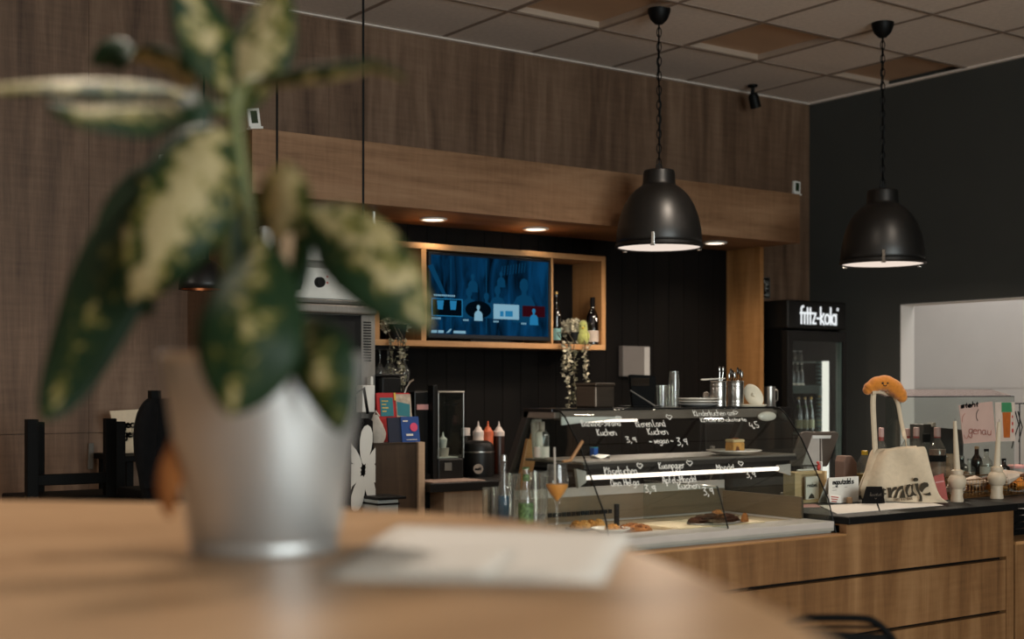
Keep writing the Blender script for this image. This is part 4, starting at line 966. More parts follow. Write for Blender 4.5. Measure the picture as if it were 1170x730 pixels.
# rounded shoulder, then level to the flat top
y4, z4 = gp[-1]; TZ = at(640, 467, X=XL).z; 
gp += [(y4 + .018, z4 + .022), (y4 + .045, (z4 + .022 + TZ) / 2 + .006), (y4 + .085, TZ - .004)]
YT0 = gp[-1][0]; YT1 = at(600, 469, X=XL).y; YBK = at(580, 534, X=XL); YB2 = YBK.y + (YBK.y - YT1) / (TZ - YBK.z) * (YBK.z - wz) ; DZ = wz + .045
print('case', XL, XR, 'glass', gp, 'TZ', TZ, 'top y', YT0, YT1, 'back', YBK, YB2, 'wz', wz, 'YC', YC, 'CT', CT)
case = thing('display_case', 'refrigerated glass cake display case with handwritten white menu on its curved front glass', 'display case', ((XL + XR) / 2, YC + .3, wz))
mat('case_grey', (182, 172, 164), .45, var=.05); mat('case_dark', (46, 42, 40), .4, var=.06); mat('case_steel', (150, 134, 114), .35, metal=.85, var=.05, stretch=(1, 1, 12)); mat('case_top', (30, 28, 27), .2, var=.05); mat('deck', (178, 158, 128), .6, var=.05)
b = MB().prism([(YC + .045, wz + .008), (YC + .045, DZ - .006), (YC + .051, DZ), (YB2, DZ), (YB2, wz + .006), (YC + .045, wz + .006)], (XL - .01, 0, 0), (0, 1, 0), (0, 0, 1), -(XR - XL + .02))
MB().box(XL - .01, XR, YC + .042, YC + .17, wz + .012, DZ).box(XL - .01, XR, YC + .055, YB2, wz + .001, wz + .012).box(XL - .01, XL + .02, YC + .17, YB2, wz + .012, DZ).box(XR - .02, XR, YC + .17, YB2, wz + .012, DZ).box(XL + .02, XR - .02, YB2 - .12, YB2, wz + .012, DZ).build('base', W['case_grey'], case, bevel=.003)
MB().box(XL + .02, XR - .02, YC + .17, YB2 - .12, wz + .012, DZ - .008).build('deck', W['deck'], case)
b = MB().box(XL + .015, XR - .01, YB2 - .13, YB2 - .12, DZ, DZ + .085).box(XR - .022, XR - .012, YC + .17, YB2 - .13, DZ, DZ + .075); b.build('steel_lining', W['case_steel'], case)
b = MB().box(XL + .015, XR - .022, YB2 - .14, YB2 - .13, DZ + .085, DZ + .115)
vb = b.build('air_vent', W['case_grey'], case)
b = MB(); x = XL + .03
while x < XL + .42: b.box(x, x + .014, YB2 - .143, YB2 - .139, DZ + .02, DZ + .034); x += .020
b.build('vent_slots', W['black_plastic'], case)
# glass
def sheet(pts, x0, x1, name, m, th=.005, parent=case):
    rows = [[Vector((x0, y, z)), Vector((x1, y, z))] for y, z in pts]
    return MB().grid(rows).build(name, m, parent, smooth=True, flat_angle=80)
fg = sheet(gp, XL, XR, 'front_glass', W['pane'])
for x in (XL, XR): MB().tube([Vector((x, y - .001, z)) for y, z in gp], .0026, 6).build('glass_edge', W['black_plastic'], fg)
for x, nm in ((XL, 'side_glass'), (XR - .004, 'side_glass')):
    pl = [(y + .003, z) for y, z in gp] + [(YT1, TZ - .004), (YB2 - .0, DZ)]
    pl[0] = (pl[0][0] + .02, DZ)
    MB().prism(pl, (x + .004, 0, 0), (0, 1, 0), (0, 0, 1), .004).build(nm, W['pane'], case)
# side frames at the sloping back, top frame and top plate
fw = .028
for x in (XL - .006, XR - .016):
    b = MB().prism([(YT1 - fw, TZ - .012), (YT1, TZ - .012), (YB2, DZ), (YB2 - fw * 1.3, DZ)], (x, 0, 0), (0, 1, 0), (0, 0, 1), -.022)
    b.build('back_frame', W['case_dark'], case)
b = MB()
for x in (XL - .006, XR - .016): b.box(x, x + .022, YT0 - .02, YT1, TZ - .03, TZ - .012)
b.box(XL + .016, XR - .016, YT0 - .025, YT0 + .01, TZ - .036, TZ - .008).box(XL + .016, XR - .016, YT1 - .03, YT1, TZ - .036, TZ - .012)
b.build('top_frame', mat('case_mid', (112, 101, 92), .4, var=.05), case)
MB().box(XL - .008, XR + .006, YT0 - .012, YT1 + .002, TZ - .0115, TZ).build('top_plate', W['case_top'], case, bevel=.002)
# upper light and reflector under the top
yl = YT0 + .005
MB().tube([Vector((XL + .03, yl - .02, TZ - .04)), Vector((XL + .34, yl - .02, TZ - .04))], .005, 8).build('light_tube', W['led_white'], case)
MB().prism([(0, -.012), (.10, -.004), (.24, .006), (.24, .012), (.0, .014)], (XL + .02, yl - .032, TZ - .04), (1, 0, 0), (0, 0, 1), .006).build('reflector', W['white_plastic'], case, bevel=.001)
q = atplane(881, 475, Vector((0, YT0 - .05, TZ - .02)), Vector((0, 1, -.2)).normalized())
MB().ball(q + Vector((0, .02, -.002)), .045, 20, 12, sc=(1.0, .35, .38)).build('white_oval', W['white_ceramic'], case, smooth=True)  # white oval under the right end of the top
# middle shelf with light strip
SZ = at(880, 519, Y=3.27).z; SY0, SY1 = 3.25, YBK.y - .07
MB().box(XL + .02, XR - .02, SY0, SY1, SZ - .008, SZ).build('shelf_plate', mat('case_shelf', (122, 112, 103), .35, var=.04), case, bevel=.002)
MB().box(XL + .02, XR - .02, SY0 - .004, SY0 + .012, SZ - .022, SZ - .008).build('shelf_rail', W['case_dark'], case)
lyz = (SY0 + .02, at(720, 543.5, Y=SY0 + .02).z)
MB().tube([Vector((XL + .045, lyz[0], lyz[1])), Vector((XR - .09, lyz[0], lyz[1]))], .007, 10).build('light_tube', W['led_white'], case, smooth=True)
b = MB()
for x, d in ((XL + .045, -1), (XR - .09, 1)): b.prism([(0, -.010), (d * .06, -.026), (d * .06, .014), (0, .012)] if d > 0 else [(d * .04, .03), (d * .03, -.03), (0, -.012), (0, .02)], (x, lyz[0] - .004, lyz[1]), (1, 0, 0), (0, 0, 1), .012)
b.build('light_bracket', W['case_grey'], case)
b = MB().box(XL + .02, XR - .02, SY0 + .04, SY0 + .052, SZ - .05, SZ - .02); b.build('shelf_beam', W['black_plastic'], case)
L = bpy.data.lights.new('case_light', 'AREA'); L.shape = 'RECTANGLE'; L.size = XR - XL - .15; L.size_y = .02; L.energy = CASE; L.color = (1, .9, .78)
o = bpy.data.objects.new('case_light', L); COL.objects.link(o); o.parent = case; o.location = Vector(((XL + XR) / 2, lyz[0] + .0, lyz[1] - .012)) - case.location; o.rotation_euler = (math.radians(12), 0, 0)
L = bpy.data.lights.new('case_light', 'AREA'); L.shape = 'RECTANGLE'; L.size = .32; L.size_y = .015; L.energy = CASE * .35; L.color = (1, .9, .8)
o = bpy.data.objects.new('case_light', L); COL.objects.link(o); o.parent = case; o.location = Vector((XL + .19, yl - .02, TZ - .05)) - case.location
# low glass divider and dark interior mullion
dvx = ratio(826) * (YC + .10); q0 = at(819.5, 555.6, X=dvx); q1 = at(736, 549, X=dvx)
YD1 = min(q1.y, YB2 - .15)
dv = MB().prism([(q0.y, q0.z), (YD1, q0.z), (YD1, DZ), (q0.y - .05, DZ)], (dvx, 0, 0), (0, 1, 0), (0, 0, 1), .004).build('divider_glass', W['pane'], case)
b = MB().tube([Vector((dvx, q0.y, q0.z)), Vector((dvx, YD1, q0.z))], .0018, 6); b.build('divider_edge', W['steel'], dv)
MB().tube([Vector((dvx, q0.y, q0.z)), Vector((dvx, q0.y - .05, DZ))], .0024, 6).build('divider_front_edge', W['black_plastic'], dv)
p = at(706, 590, Y=3.32); MB().box(p.x - .006, p.x + .006, p.y, p.y + .012, DZ, at(706, 576, Y=3.32).z).build('divider_post', W['black_plastic'], case)
# handwriting on the curved front glass
P0 = Vector((0, gp[1][0], gp[1][1])); P1 = Vector((0, gp[3][0], gp[3][1])); dv_ = (P1 - P0).normalized(); NRM = Vector((0, -dv_.z, dv_.y)); 
Pup = [Vector((0, a, c)) for a, c in gp]
def glass_pt(px, py):
    for k in range(len(gp) - 1):
        a, c = Pup[k], Pup[k + 1]; d = (c - a).normalized(); n = Vector((0, -d.z, d.y))
        q = atplane(px, py, a, n)
        if q.z <= c.z or k == len(gp) - 2: return q, d, n
def script(txt, px0, py0, px1, hpx, w=.0026, sh=.22, name='menu_line'):
    q, d, n = glass_pt(px0, py0); q2, _, _ = glass_pt(px1, py0); s = dist(q) / FPX
    mb = letter(MB(), txt, q + n * .0025, (1, 0, 0), d, q2.x - q.x, hpx * s * 1.15, w, sh, .06)
    return mb.build(name, W['chalk_white'], fg)
for a in (('Banane-Strand', 665, 487.5, 709, 7), ('~', 704, 480, 710, 5), ('Kuchen', 683, 498, 704, 8), ('3,9', 716, 506, 727, 7), ('Bienen Land', 727, 488, 760, 8), ('~', 762, 480, 768, 7), ('Kuchen', 741, 497, 763, 8), ('- vegan -', 742, 507, 769, 6), ('3,9', 774, 509, 785, 8),
          ('Kinderkuchen am', 793, 475.5, 839, 6.5), ('~', 838, 474, 843, 5), ('Kinderschokotorte', 801, 482.5, 853, 5), ('4,5', 857, 489, 867, 7),
          ('Käsekuchen', 691, 543.5, 728, 9), ('~', 728, 536, 734, 7), ('Oma Helga', 698, 556, 731, 7), ('3,9', 737, 563, 749, 8), ('Kuampgyer', 753, 536, 782, 7), ('~', 785, 533, 791, 7), ('Apfel-Mandel', 757, 552.5, 797, 7), ('Kuchen', 775, 559, 799, 7), ('3,9', 804, 566, 815, 8.5),
          ('Mandel', 819, 537.5, 840, 6), ('~', 844, 533, 849, 6), ('3,9', 853, 546, 863, 7)):
    script(*a)
# ------------------------------------------------------------------ cakes in the case
def plate(name, label, p, r, group=None, cat='plate'):
    o = MB().lathe([(0, .004), (r * .55, .004), (r * .7, .008), (r, .016), (r, .019), (r * .68, .011), (r * .5, .008), (0, .008)], p, 40).build(name, W['white_ceramic'], smooth=True)
    return tag(o, label, cat, group)
mat('cake_yellow', (206, 150, 78), .7, var=.25, scale=60, bump=.4); mat('cake_crust', (120, 66, 28), .8, var=.3, scale=70, bump=.5); mat('cake_cream', (214, 188, 142), .6, var=.08); mat('cake_choc', (58, 32, 18), .9, spec=.1, var=.4, scale=60, bump=.6); mat('crumble', (190, 128, 58), .85, var=.35, scale=120, bump=.8); mat('pastry', (146, 92, 50), .85, spec=.15, var=.35, scale=60, bump=.6)
def lump(rx, ry, rz, p, m, name, parent=None, amp=.2, seg=24, rings=10, seed=0):
    rnd = random.Random(seed); b = MB(); vs = []
    for i in range(rings + 1):
        th = math.pi * .5 * i / rings
        for k in range(seg):
            a = 2 * math.pi * k / seg; f = 1 + amp * (rnd.random() - .5)
            vs.append(Vector((rx * math.cos(th) * math.cos(a) * f if i < rings else 0, ry * math.cos(th) * math.sin(a) * f if i < rings else 0, rz * math.sin(th) * (f if i else 1))) + p)
    fs = [(i * seg + k, i * seg + (k + 1) % seg, (i + 1) * seg + (k + 1) % seg, (i + 1) * seg + k) for i in range(rings) for k in range(seg)] + [tuple(range(seg - 1, -1, -1))]
    b.add(vs, fs); return b.build(name, m, parent, smooth=True, flat_angle=70)
p = at(838.5, 517, Z=SZ + .009); s = dist(p) / FPX; p.z = SZ
plate('cake_plate', 'white plate carrying the slice of layered cake on the middle shelf of the case', p, 31.5 * s)
t = thing('cake_slice', 'square slice of yellow layer cake on the white plate on the middle shelf', 'cake', p + UP * .0085)
M = Matrix.Translation(p + UP * .0085) @ Matrix.Rotation(YAW + .5, 4, 'Z') @ Matrix.Translation((1.5 * s, 0, 0))
w_ = 8 * s
MB().box(-w_, w_, -w_, w_, 0, 12 * s, M=M).build('sponge', W['cake_yellow'], t, bevel=.004)
MB().prism([(-w_ * .8, 0), (w_ * .2, 0), (-w_ * .1, 7 * s), (-w_ * .5, 8 * s)], M @ Vector((0, -w_ - .0008, 0)), M.to_3x3() @ Vector((1, 0, 0)), UP, .002).build('crumb_core', W['cake_crust'], t)
MB().box(-w_ * 1.02, w_ * 1.02, -w_ * 1.02, w_ * 1.02, 12 * s, 15.5 * s, M=M).build('cream_top', W['cake_cream'], t, bevel=.004)
b = MB()
for k in range(5): b.ball(M @ Vector((random.uniform(-.6, .6) * w_, random.uniform(-.6, .6) * w_, 15.5 * s)), 1.6 * s, 8, 6)
b.build('topping', W['cake_crust'], t, smooth=True)
# chocolate cake on its board, right of the divider
zD = DZ - .008
p = at(833, 598, Z=zD + .008); p.z = zD; s = dist(p) / FPX
t0 = tag(MB().box(p.x - .27, p.x + .12, p.y - .05, p.y + .16, zD, zD + .012, M=None).build('cake_board', mat('board_wood', (206, 184, 150), .6, var=.08, scale=20, stretch=(2, 20, 1)), bevel=.003), 'pale wooden board under the dark chocolate cake in the case', 'board')
p = at(817, 596, Z=zD + .016); p.z = zD + .012; s = dist(p) / FPX
t = thing('chocolate_cake', 'flat dark chocolate cake with lighter pieces on the pale board in the case', 'cake', p)
MB().lathe([(0, 0), (38 * s, 0), (39 * s, .003), (38 * s, .005), (0, .005)], p, 36, sx=1, sy=.6).build('cake_tray', W['steel_dull'], t, smooth=True)
lump(35 * s, 17 * s, 9 * s, p + UP * .005, W['cake_choc'], 'cake', t, .35, seed=3)
lump(10 * s, 8 * s, 12 * s, p + RV * 2 * s + UP * .006, W['pastry'], 'light_piece', t, .3, seed=4)
lump(5 * s, 4 * s, 10 * s, p + RV * 34 * s + UP * .004, W['pastry'], 'light_piece', t, .2, seed=5)
# streusel cake on plate, brown pastry, and yellow cake behind the divider
p = at(747, 612.5, Z=zD + .01); p.z = zD; s = dist(p) / FPX
p.y = max(p.y, YC + .17 + 28 * s * .9)
plate('streusel_plate', 'white plate with a streusel pastry at the front left of the case', p, 23 * s)
t = thing('streusel_pastry', 'round golden streusel pastry on the white plate at the front left of the case', 'pastry', p + UP * .0085)
lump(10 * s, 10 * s, 8 * s, p + UP * .008 + RV * 2 * s, W['crumble'], 'pastry_body', t, .28, seed=6)
b = MB()
for k in range(36):
    a = random.uniform(0, 6.28); r_ = random.uniform(0, 8.5) * s; b.ball(p + RV * 2 * s + Vector((math.cos(a) * r_, math.sin(a) * r_, .008 + 7.5 * s * math.sqrt(max(0.02, 1 - (r_ / (10 * s)) ** 2)))), random.uniform(.8, 1.5) * s, 6, 4)
b.build('streusel', W['crumble'], t, smooth=True)
p = at(724, 604, Z=zD + .01); p.z = zD; s = dist(p) / FPX
t = thing('nut_cake', 'brown glazed nut cake behind the streusel plate in the case', 'cake', p)
lump(23 * s, 18 * s, 9 * s, p, W['pastry'], 'cake', t, .3, seed=7)
b = MB()
for k in range(30):
    a = random.uniform(0, 6.28); r_ = math.sqrt(random.random()) * .85; b.ball(p + Vector((math.cos(a) * r_ * 22 * s, math.sin(a) * r_ * 17 * s, 9 * s * math.sqrt(1 - r_ * r_))), 1.7 * s, 6, 4)
b.build('nuts', W['cake_crust'], t, smooth=True)
p = at(672, 601, Z=zD + .01); p.z = zD; s = dist(p) / FPX; p.x = max(p.x, XL + 24 * s)
t = thing('yellow_cake', 'row of golden yellow cake at the left end of the case floor', 'cake', p)
MB().box(-22 * s, 22 * s, -14 * s, 14 * s, 0, .006, M=Matrix.Translation(p)).build('cake_tray', W['steel_dull'], t)
for k in range(4): lump(6.5 * s, 9 * s, 8 * s, p + Vector(((-17 + k * 11) * s, 0, .006)), W['cake_yellow'] if k % 2 else W['crumble'], 'piece', t, .3, seed=10 + k)
# inside the upper left of the case: bottle, board, whisk
p = Vector((ratio(619) * 3.46, 3.46, SZ)); s = dist(p) / FPX
bottle(p, at(619, 482, Y=3.46).z - SZ, 8.5 * s, 'clear bottle with pale cap and label inside the left end of the display case', W['clear_glass'], W['label_cream'], (.06, .34), W['label_white'], None, kind='spirit', caph=.26)
p = Vector((ratio(607) * 3.5, 3.5, SZ)); p.x = XL + .035
t = thing('order_pad', 'pale paper roll leaning at the left end of the shelf in the case', 'paper', p)
M = Matrix.Translation(p) @ Matrix.Rotation(math.radians(-6), 4, 'X')
MB().lathe([(0, 0), (.018, 0), (.018, .13), (.006, .131), (0, .131)], (0, 0, 0), 20, M=M).build('roll', W['paper_white'], t, smooth=True)
MB().lathe([(.006, .131), (.006, .140), (0, .14)], (0, 0, 0), 12, M=M).build('core', W['oak_shelf'], t)
p = at(652, 528, Z=SZ + .004); p.z = SZ; s = dist(p) / FPX
t = thing('cake_server', 'cake server with wooden handle lying on the left of the middle shelf', 'cake server', p)
MB().tube([p + Vector((-.03, 0, .006)), p + Vector((.0, .0, .01)), p + RV * 14 * s + UP * 26 * s], .005, 8).build('handle', W['oak_shelf'], t, smooth=True)
MB().box(p.x - .05, p.x - .005, p.y - .012, p.y + .012, SZ + .001, SZ + .004).build('blade', W['steel'], t)
p = at(686, 523, Z=SZ + .002); p.z = SZ; s = dist(p) / FPX
tag(MB().grid([[p + RV * x * s + FV * y + UP * (.001 + .014 * (math.sin(x * .3 + y * 60) + 1) * .4) for x in range(-11, 12, 2)] for y in (-.03, -.015, 0, .015, .03)]).build('napkin', W['paper_white'], smooth=True, solid=.001), 'white folded napkin on the middle shelf, left of the cake plate', 'napkin')
p = at(692, 521, Z=SZ + .004); s = dist(p) / FPX
t = thing('blue_box', 'tiny blue box behind the napkin on the middle shelf', 'box', Vector((p.x, p.y + .05, SZ)))
q = t.location; MB().box(q.x - 3 * s, q.x + 3 * s, q.y, q.y + .02, SZ, SZ + 10 * s).build('carton', W['card_blue'], t); MB().box(q.x - 3.2 * s, q.x + 3.2 * s, q.y - .001, q.y + .021, SZ + 10 * s, SZ + 11 * s).build('flap', W['card_teal'], t)

# ------------------------------------------------------------------ things on top of the case
YTm = (YT0 + YT1) / 2
def top(px, Y=None):
    Y = Y or YTm; p = Vector((ratio(px) * Y, Y, TZ)); return p, dist(p) / FPX
mat('steel_brown', (96, 84, 74), .42, metal=.85, var=.08, stretch=(1, 1, 14))
p, s = top(680)
t = thing('steel_container', 'square brushed steel container with lid on top of the case, below the trailing plant', 'container', p)
h = at(680, 441, Y=YTm).z - TZ; M = Matrix.Translation(p) @ Matrix.Rotation(.12, 4, 'Z'); w_ = 16 * s
MB().box(-w_, w_, -.045, .045, 0, h, M=M).build('body', W['steel_brown'], t, bevel=.006)
MB().box(-w_ * 1.04, w_ * 1.04, -.048, .048, h, h + 3.5 * s, M=M).build('lid', W['steel_brown'], t, bevel=.004)
p, s = top(733)
t = thing('napkin_holder', 'black flared napkin holder with a slanting silver line on top of the case', 'napkin holder', p)
h = at(733, 428, Y=YTm).z - TZ
MB().prism([(-11 * s, 0), (13 * s, 0), (16 * s, h * .72), (15 * s, h * .97), (-14 * s, h), (-15 * s, h * .96)], p - FV * .03, RV, UP, .055).build('body', W['black_matte'], t, bevel=.004)
MB().tube([p + RV * -14 * s + UP * h * .52 - FV * .032, p + RV * 14 * s + UP * h * .05 - FV * .032], 1.0 * s, 6).build('trim_line', W['steel_dull'], t)
MB().prism([(-13 * s, h * .66), (8 * s, h * .66), (8 * s, h * .9), (-13 * s, h * .9)], p - FV * .032, RV, UP, .003).build('window', W['smoke_glass'], t)
MB().box(-.07, .07, -.04, .04, 0, .006, M=Matrix.Translation(p)).build('foot', W['black_plastic'], t)
# tumblers
def tumbler(p, h, r, label, group, up=True):
    o = MB().shell([(0.0001, .004), (r * .8, .004), (r * .82, .0), (r, h), (r * .95, h), (r * .76, .007), (.0001, .007)], p, 20)
    if not up: o.v = [Vector((v.x, v.y, 2 * p.z + h - v.z)) for v in o.v]
    return tag(o.build('tumbler', W['clear_glass'], smooth=True), label, 'glass', group)
hh = at(764, 438, Y=YTm).z - TZ - .0
for px, dy, lb in ((756, -.03, 'clear tumbler on the case top, leftmost of the group beside the napkin holder'), (763, .035, 'clear tumbler on the case top, behind and between two others'), (770, -.03, 'clear tumbler on the case top carrying the upper tumbler')):
    p, s = top(px, YTm + dy); tumbler(p, at(px, 440, Y=YTm + dy).z - TZ, 6.4 * s, lb, 'tumblers on the display case')
p, s = top(770.2, YTm - .03); p.z = at(770, 440, Y=YTm - .03).z + .0005
tumbler(p, at(770, 424, Y=YTm - .03).z - p.z, 6.2 * s, 'clear tumbler stacked on top of another on the display case', 'tumblers on the display case', up=False)
# stack of plates
p, s = top(796)
for k in range(3):
    q = p + UP * (k * .0095); r = 24.5 * s
    o = MB().lathe([(0, .0), (r * .6, .0), (r * .75, .003), (r, .009), (r, .0115), (r * .7, .006), (r * .5, .0035), (0, .0035)], q, 40).build('plate', W['white_ceramic' if k else 'disp_light'], smooth=True)
    tag(o, ['plate at the bottom of the small stack on the display case', 'plate in the middle of the small stack on the display case', 'plate at the top of the small stack on the display case'][k], 'plate', 'stacked plates on the case')
# cutlery tins
for px, yy, lb, pieces in ((820.5, YTm - .03, 'ribbed steel tin on the case top with a white spoon across it', 0), (840.5, YTm - .03, 'ribbed steel tin full of cutlery on the case top, right of its twin', 1)):
    p, s = top(px, yy); h = at(px, 435, Y=yy).z - TZ; R = 9.3 * s
    t = thing('cutlery_tin', lb, 'tin', p, 'cutlery tins on the case')
    pr = [(0, 0), (R * .97, 0), (R, .003)]
    for k in (0, 1, 5, 6):
        z = h * (.10 + .78 * k / 6); pr += [(R, z - .003), (R * .97, z), (R, z + .003)]
    pr += [(R, h - .004), (R * 1.02, h - .002), (R * 1.02, h), (R * .96, h), (R * .94, .005), (0, .005)]
    MB().lathe(pr, p, 36).build('tin_body', W['steel'], t, smooth=True)
    MB().tube([p + UP * h + Vector((R * math.cos(a), R * math.sin(a), -.002)) for a in [2 * math.pi * k / 24 for k in range(24)]], .0016, 6, closed=True).build('rim', W['chrome'], t, smooth=True)
mat('cutlery_dark', (60, 56, 52), .3, metal=.8)
p, s = top(840.5, YTm - .03); h = at(840.5, 435, Y=YTm - .03).z - TZ
for k in range(7):
    a = k * .9; base = p + Vector((math.cos(a) * .012, math.sin(a) * .012, .01)); tip = p + RV * (-8 + 2.6 * k) * s + FV * .01 * math.sin(k) + UP * (h + (9 + (k * 5) % 7) * s)
    o = thing('fork', ['fork in the right steel tin, leftmost handle', 'fork in the right steel tin, second from left', 'fork in the right steel tin, third from left', 'fork in the right steel tin, middle handle', 'fork in the right steel tin, third from right', 'fork in the right steel tin, second from right', 'fork in the right steel tin, rightmost handle'][k], 'cutlery', base, 'cutlery in the right tin')
    MB().tube([base, base.lerp(tip, .8)], .0016, 5).build('shaft', W['cutlery_dark'], o)
    d = (tip - base).normalized(); MB().ball(tip - d * .012, 2.4 * s, 8, 6, sc=(.8, .4, 1.8)).build('head', W['cutlery_dark'] if k % 3 else W['steel'], o, smooth=True)
p, s = top(820.5, YTm - .03); z = at(820.5, 435, Y=YTm - .03).z
t = thing('white_spoon', 'white spoon lying across the left steel tin on the case', 'spoon', p + UP * (z - TZ))
MB().tube([p - RV * 17 * s + UP * (z - TZ + .004), p + RV * 8 * s + UP * (z - TZ + .008)], [.0032, .0022], 8).build('handle', W['white_ceramic'], t, smooth=True)
MB().ball(p - RV * 17 * s + UP * (z - TZ + .004), 2.2 * s, 10, 6, sc=(1.8, 1, .5)).build('bowl', W['white_ceramic'], t, smooth=True)
p2 = p + RV * 7 * s; t = thing('tasting_spoons', 'pair of thin spoons standing in the left steel tin', 'spoon', p2)
for k in (0, 1): MB().tube([p + UP * .01, p + RV * (2 + 4 * k) * s + UP * (z - TZ + 11 * s)], .0016, 6).build('spoon', W['steel'], t)
b = MB(); [b.ball(p + RV * (2 + 4 * k) * s + UP * (z - TZ + 13 * s), 2.2 * s, 8, 6, sc=(.8, .4, 1.6)) for k in (0, 1)]; b.build('spoon_bowl', W['steel'], t, smooth=True)
# leaning round lid, little white thing, jug, saucer
p, s = top(861, YTm - .045)
R = 13.4 * s
M = Matrix.Rotation(YAW, 4, 'Z') @ Matrix.Rotation(math.radians(-30), 4, 'Y') @ Matrix.Rotation(math.radians(78), 4, 'X')
c_ = p + UP * (R * .93) 
mat('lid_cream', (216, 206, 184), .5, var=.03)
t = thing('round_lid', 'cream oval lid leaning beside the right steel tin on the case', 'lid', p)
MB().lathe([(0, .012), (R * .25, .012), (R * .8, .009), (R, .002), (R, -.002), (R * .7, -.004), (0, -.004)], c_, 36, M=M, sx=.72, sy=1.06).build('disc', W['lid_cream'], t, smooth=True)
MB().lathe([(0, .020), (R * .18, .018), (R * .2, .010)], c_, 20, M=M, sx=.8).build('knob', W['lid_cream'], t, smooth=True)
p, s = top(861, YTm - .055)
tag(MB().lathe([(0, 0), (17 * s, .0), (19 * s, .006), (18.6 * s, .0075), (15 * s, .003), (0, .003)], p - RV * 4 * s, 30).build('saucer', W['lid_cream'], smooth=True), 'cream saucer on the case top below the leaning oval lid', 'saucer').location.z += .0
YE = 5.2; ez = at(860, 465, Y=YE + .1).z; ex0, ex1 = ratio(800) * YE, ratio(868) * (YE + .1)
t = thing('equipment_cabinet', 'tall black equipment cabinet behind the right half of the display case', 'cabinet', ((ex0 + ex1) / 2, YE, 0))
ex1 = max(ex1, ratio(888) * (YE + .1)); ex1 = min(ex1, 5.78)
MB().box(ex0, ex1, YE, YE + .36, .05, ez).build('body', W['black_plastic'], t, bevel=.004)
MB().box(ex0 + .02, ex1 - .02, YE - .018, YE, .1, ez - .08).build('door', W['black_satin'], t, bevel=.004)
MB().box(ex0 + .05, ex0 + .07, YE - .04, YE - .018, ez - .5, ez - .2).build('handle', W['steel_dull'], t, bevel=.003)
MB().box(ex0 + .02, ex1 - .02, YE + .02, YE + .34, 0, .05).build('plinth', W['black_plastic'], t)
bx0 = 4.31
t = thing('back_bar_cabinet', 'low black back bar cabinet seen through the display case glass', 'cabinet', (4.6, 5.3, 0))
MB().box(bx0, ex0 - .01, 5.3, 5.845, 0, .88).build('body', W['black_plastic'], t)
MB().box(bx0, ex0 - .01, 5.27, 5.845, .88, .91).build('top', W['black_satin'], t)
for k in range(2): MB().box(bx0 + .01 + k * (ex0 - bx0) / 2, bx0 + (k + 1) * (ex0 - bx0) / 2 - .01, 5.285, 5.3, .1, .86).build('door', W['black_satin'], t)
p = Vector((ratio(879.5) * (YE + .08), YE + .08, ez)); p.x = min(p.x, ex1 - .04); s = dist(p) / FPX; h = at(879, 441.5, Y=YE + .08).z - ez
t = thing('milk_jug', 'small steel milk jug standing right of the leaning oval lid, beside the fridge', 'jug', p)
MB().lathe([(0, 0), (6.4 * s, 0), (6.6 * s, .003), (6.2 * s, h * .5), (6.2 * s, h), (5.7 * s, h), (5.8 * s, .006), (0, .006)], p, 28).build('jug_body', W['steel'], t, smooth=True)
MB().tube([p + RV * 6 * s + UP * h * .85, p + RV * 9 * s + UP * h * .8, p + RV * 9 * s + UP * h * .35, p + RV * 6 * s + UP * h * .25], .0025, 8).build('handle', W['steel'], t, smooth=True)
p, s = top(807, YTm + .04)
t = thing('sugar_shaker', 'small pale pot half hidden behind the left steel tin', 'pot', p); h = at(807, 447, Y=YTm + .04).z - TZ
MB().lathe([(0, 0), (4.2 * s, 0), (4.4 * s, h * .6), (3.4 * s, h * .9), (0, h)], p, 18).build('pot_body', W['cup_grey'], t, smooth=True)
MB().lathe([(4.4 * s, h * .58), (4.5 * s, h * .64), (4.4 * s, h * .68)], p, 18).build('band', W['steel'], t)
# ------------------------------------------------------------------ right end of the counter: glass guard, notes, bottles, bag
YG = 3.46
def cpos(px, Y, z=None):
    p = Vector((ratio(px) * Y, Y, CT if z is None else z)); return p, dist(p) / FPX
gx0, gx1 = ratio(1013) * YG, ratio(1158.5) * YG; gz = at(1120, 453, Y=YG).z
t = thing('glass_guard', 'clear glass guard with a tinted top strip standing on the right of the counter', 'glass guard', ((gx0 + gx1) / 2, YG, CT))
MB().box(gx0, gx1, YG, YG + .006, CT + .0, gz).build('front_pane', W['pane'], t)
glass('tint_glass', (222, 214, 214), .5, .02, .05, painted_sheen=.22)
zr = at(1120, 446, Y=YG + .10).z
MB().prism([(YG, gz), (YG + .10, zr), (YG + .10, zr + .005), (YG, gz + .005)], (gx0, 0, 0), (0, 1, 0), (0, 0, 1), -(gx1 - gx0 - .02)).build('top_strip', W['tint_glass'], t)
MB().tube([Vector((gx0, YG - .001, gz)), Vector((gx1, YG - .001, gz))], .002, 6).build('front_edge', W['black_plastic'], t)
MB().tube([Vector((gx1, YG - .001, gz)), Vector((gx1, YG - .001, CT))], .0016, 6).build('side_edge', W['steel_dull'], t)
mat('note_pink', (196, 164, 152), .8, var=.05, scale=10); mat('pen_pink', (168, 92, 80), .8); mat('note_white', (206, 186, 172), .8, var=.12, scale=18); mat('carrot', (176, 92, 34), .7, var=.15, scale=30, stretch=(6, 1, 1)); mat('note_green', (62, 132, 88), .7)
def noted(poly, m, name, label, cat='note', Y=YG - .004):
    P = [at(x, y, Y=Y) for x, y in poly]; o = P[0]
    b = MB().prism([(p.x - o.x, p.z - o.z) for p in P], o, (1, 0, 0), (0, 0, 1), .0012)
    tt = thing(name, label, cat, (sum(p.x for p in P) / len(P), Y, min(p.z for p in P))); b.build('paper', m, tt); return tt
t = noted([(1101, 507), (1138, 504), (1134, 458.5), (1095.5, 463)], W['note_pink'], 'handwritten_note', 'pinkish handwritten note stuck on the glass guard, left of the carrot card')
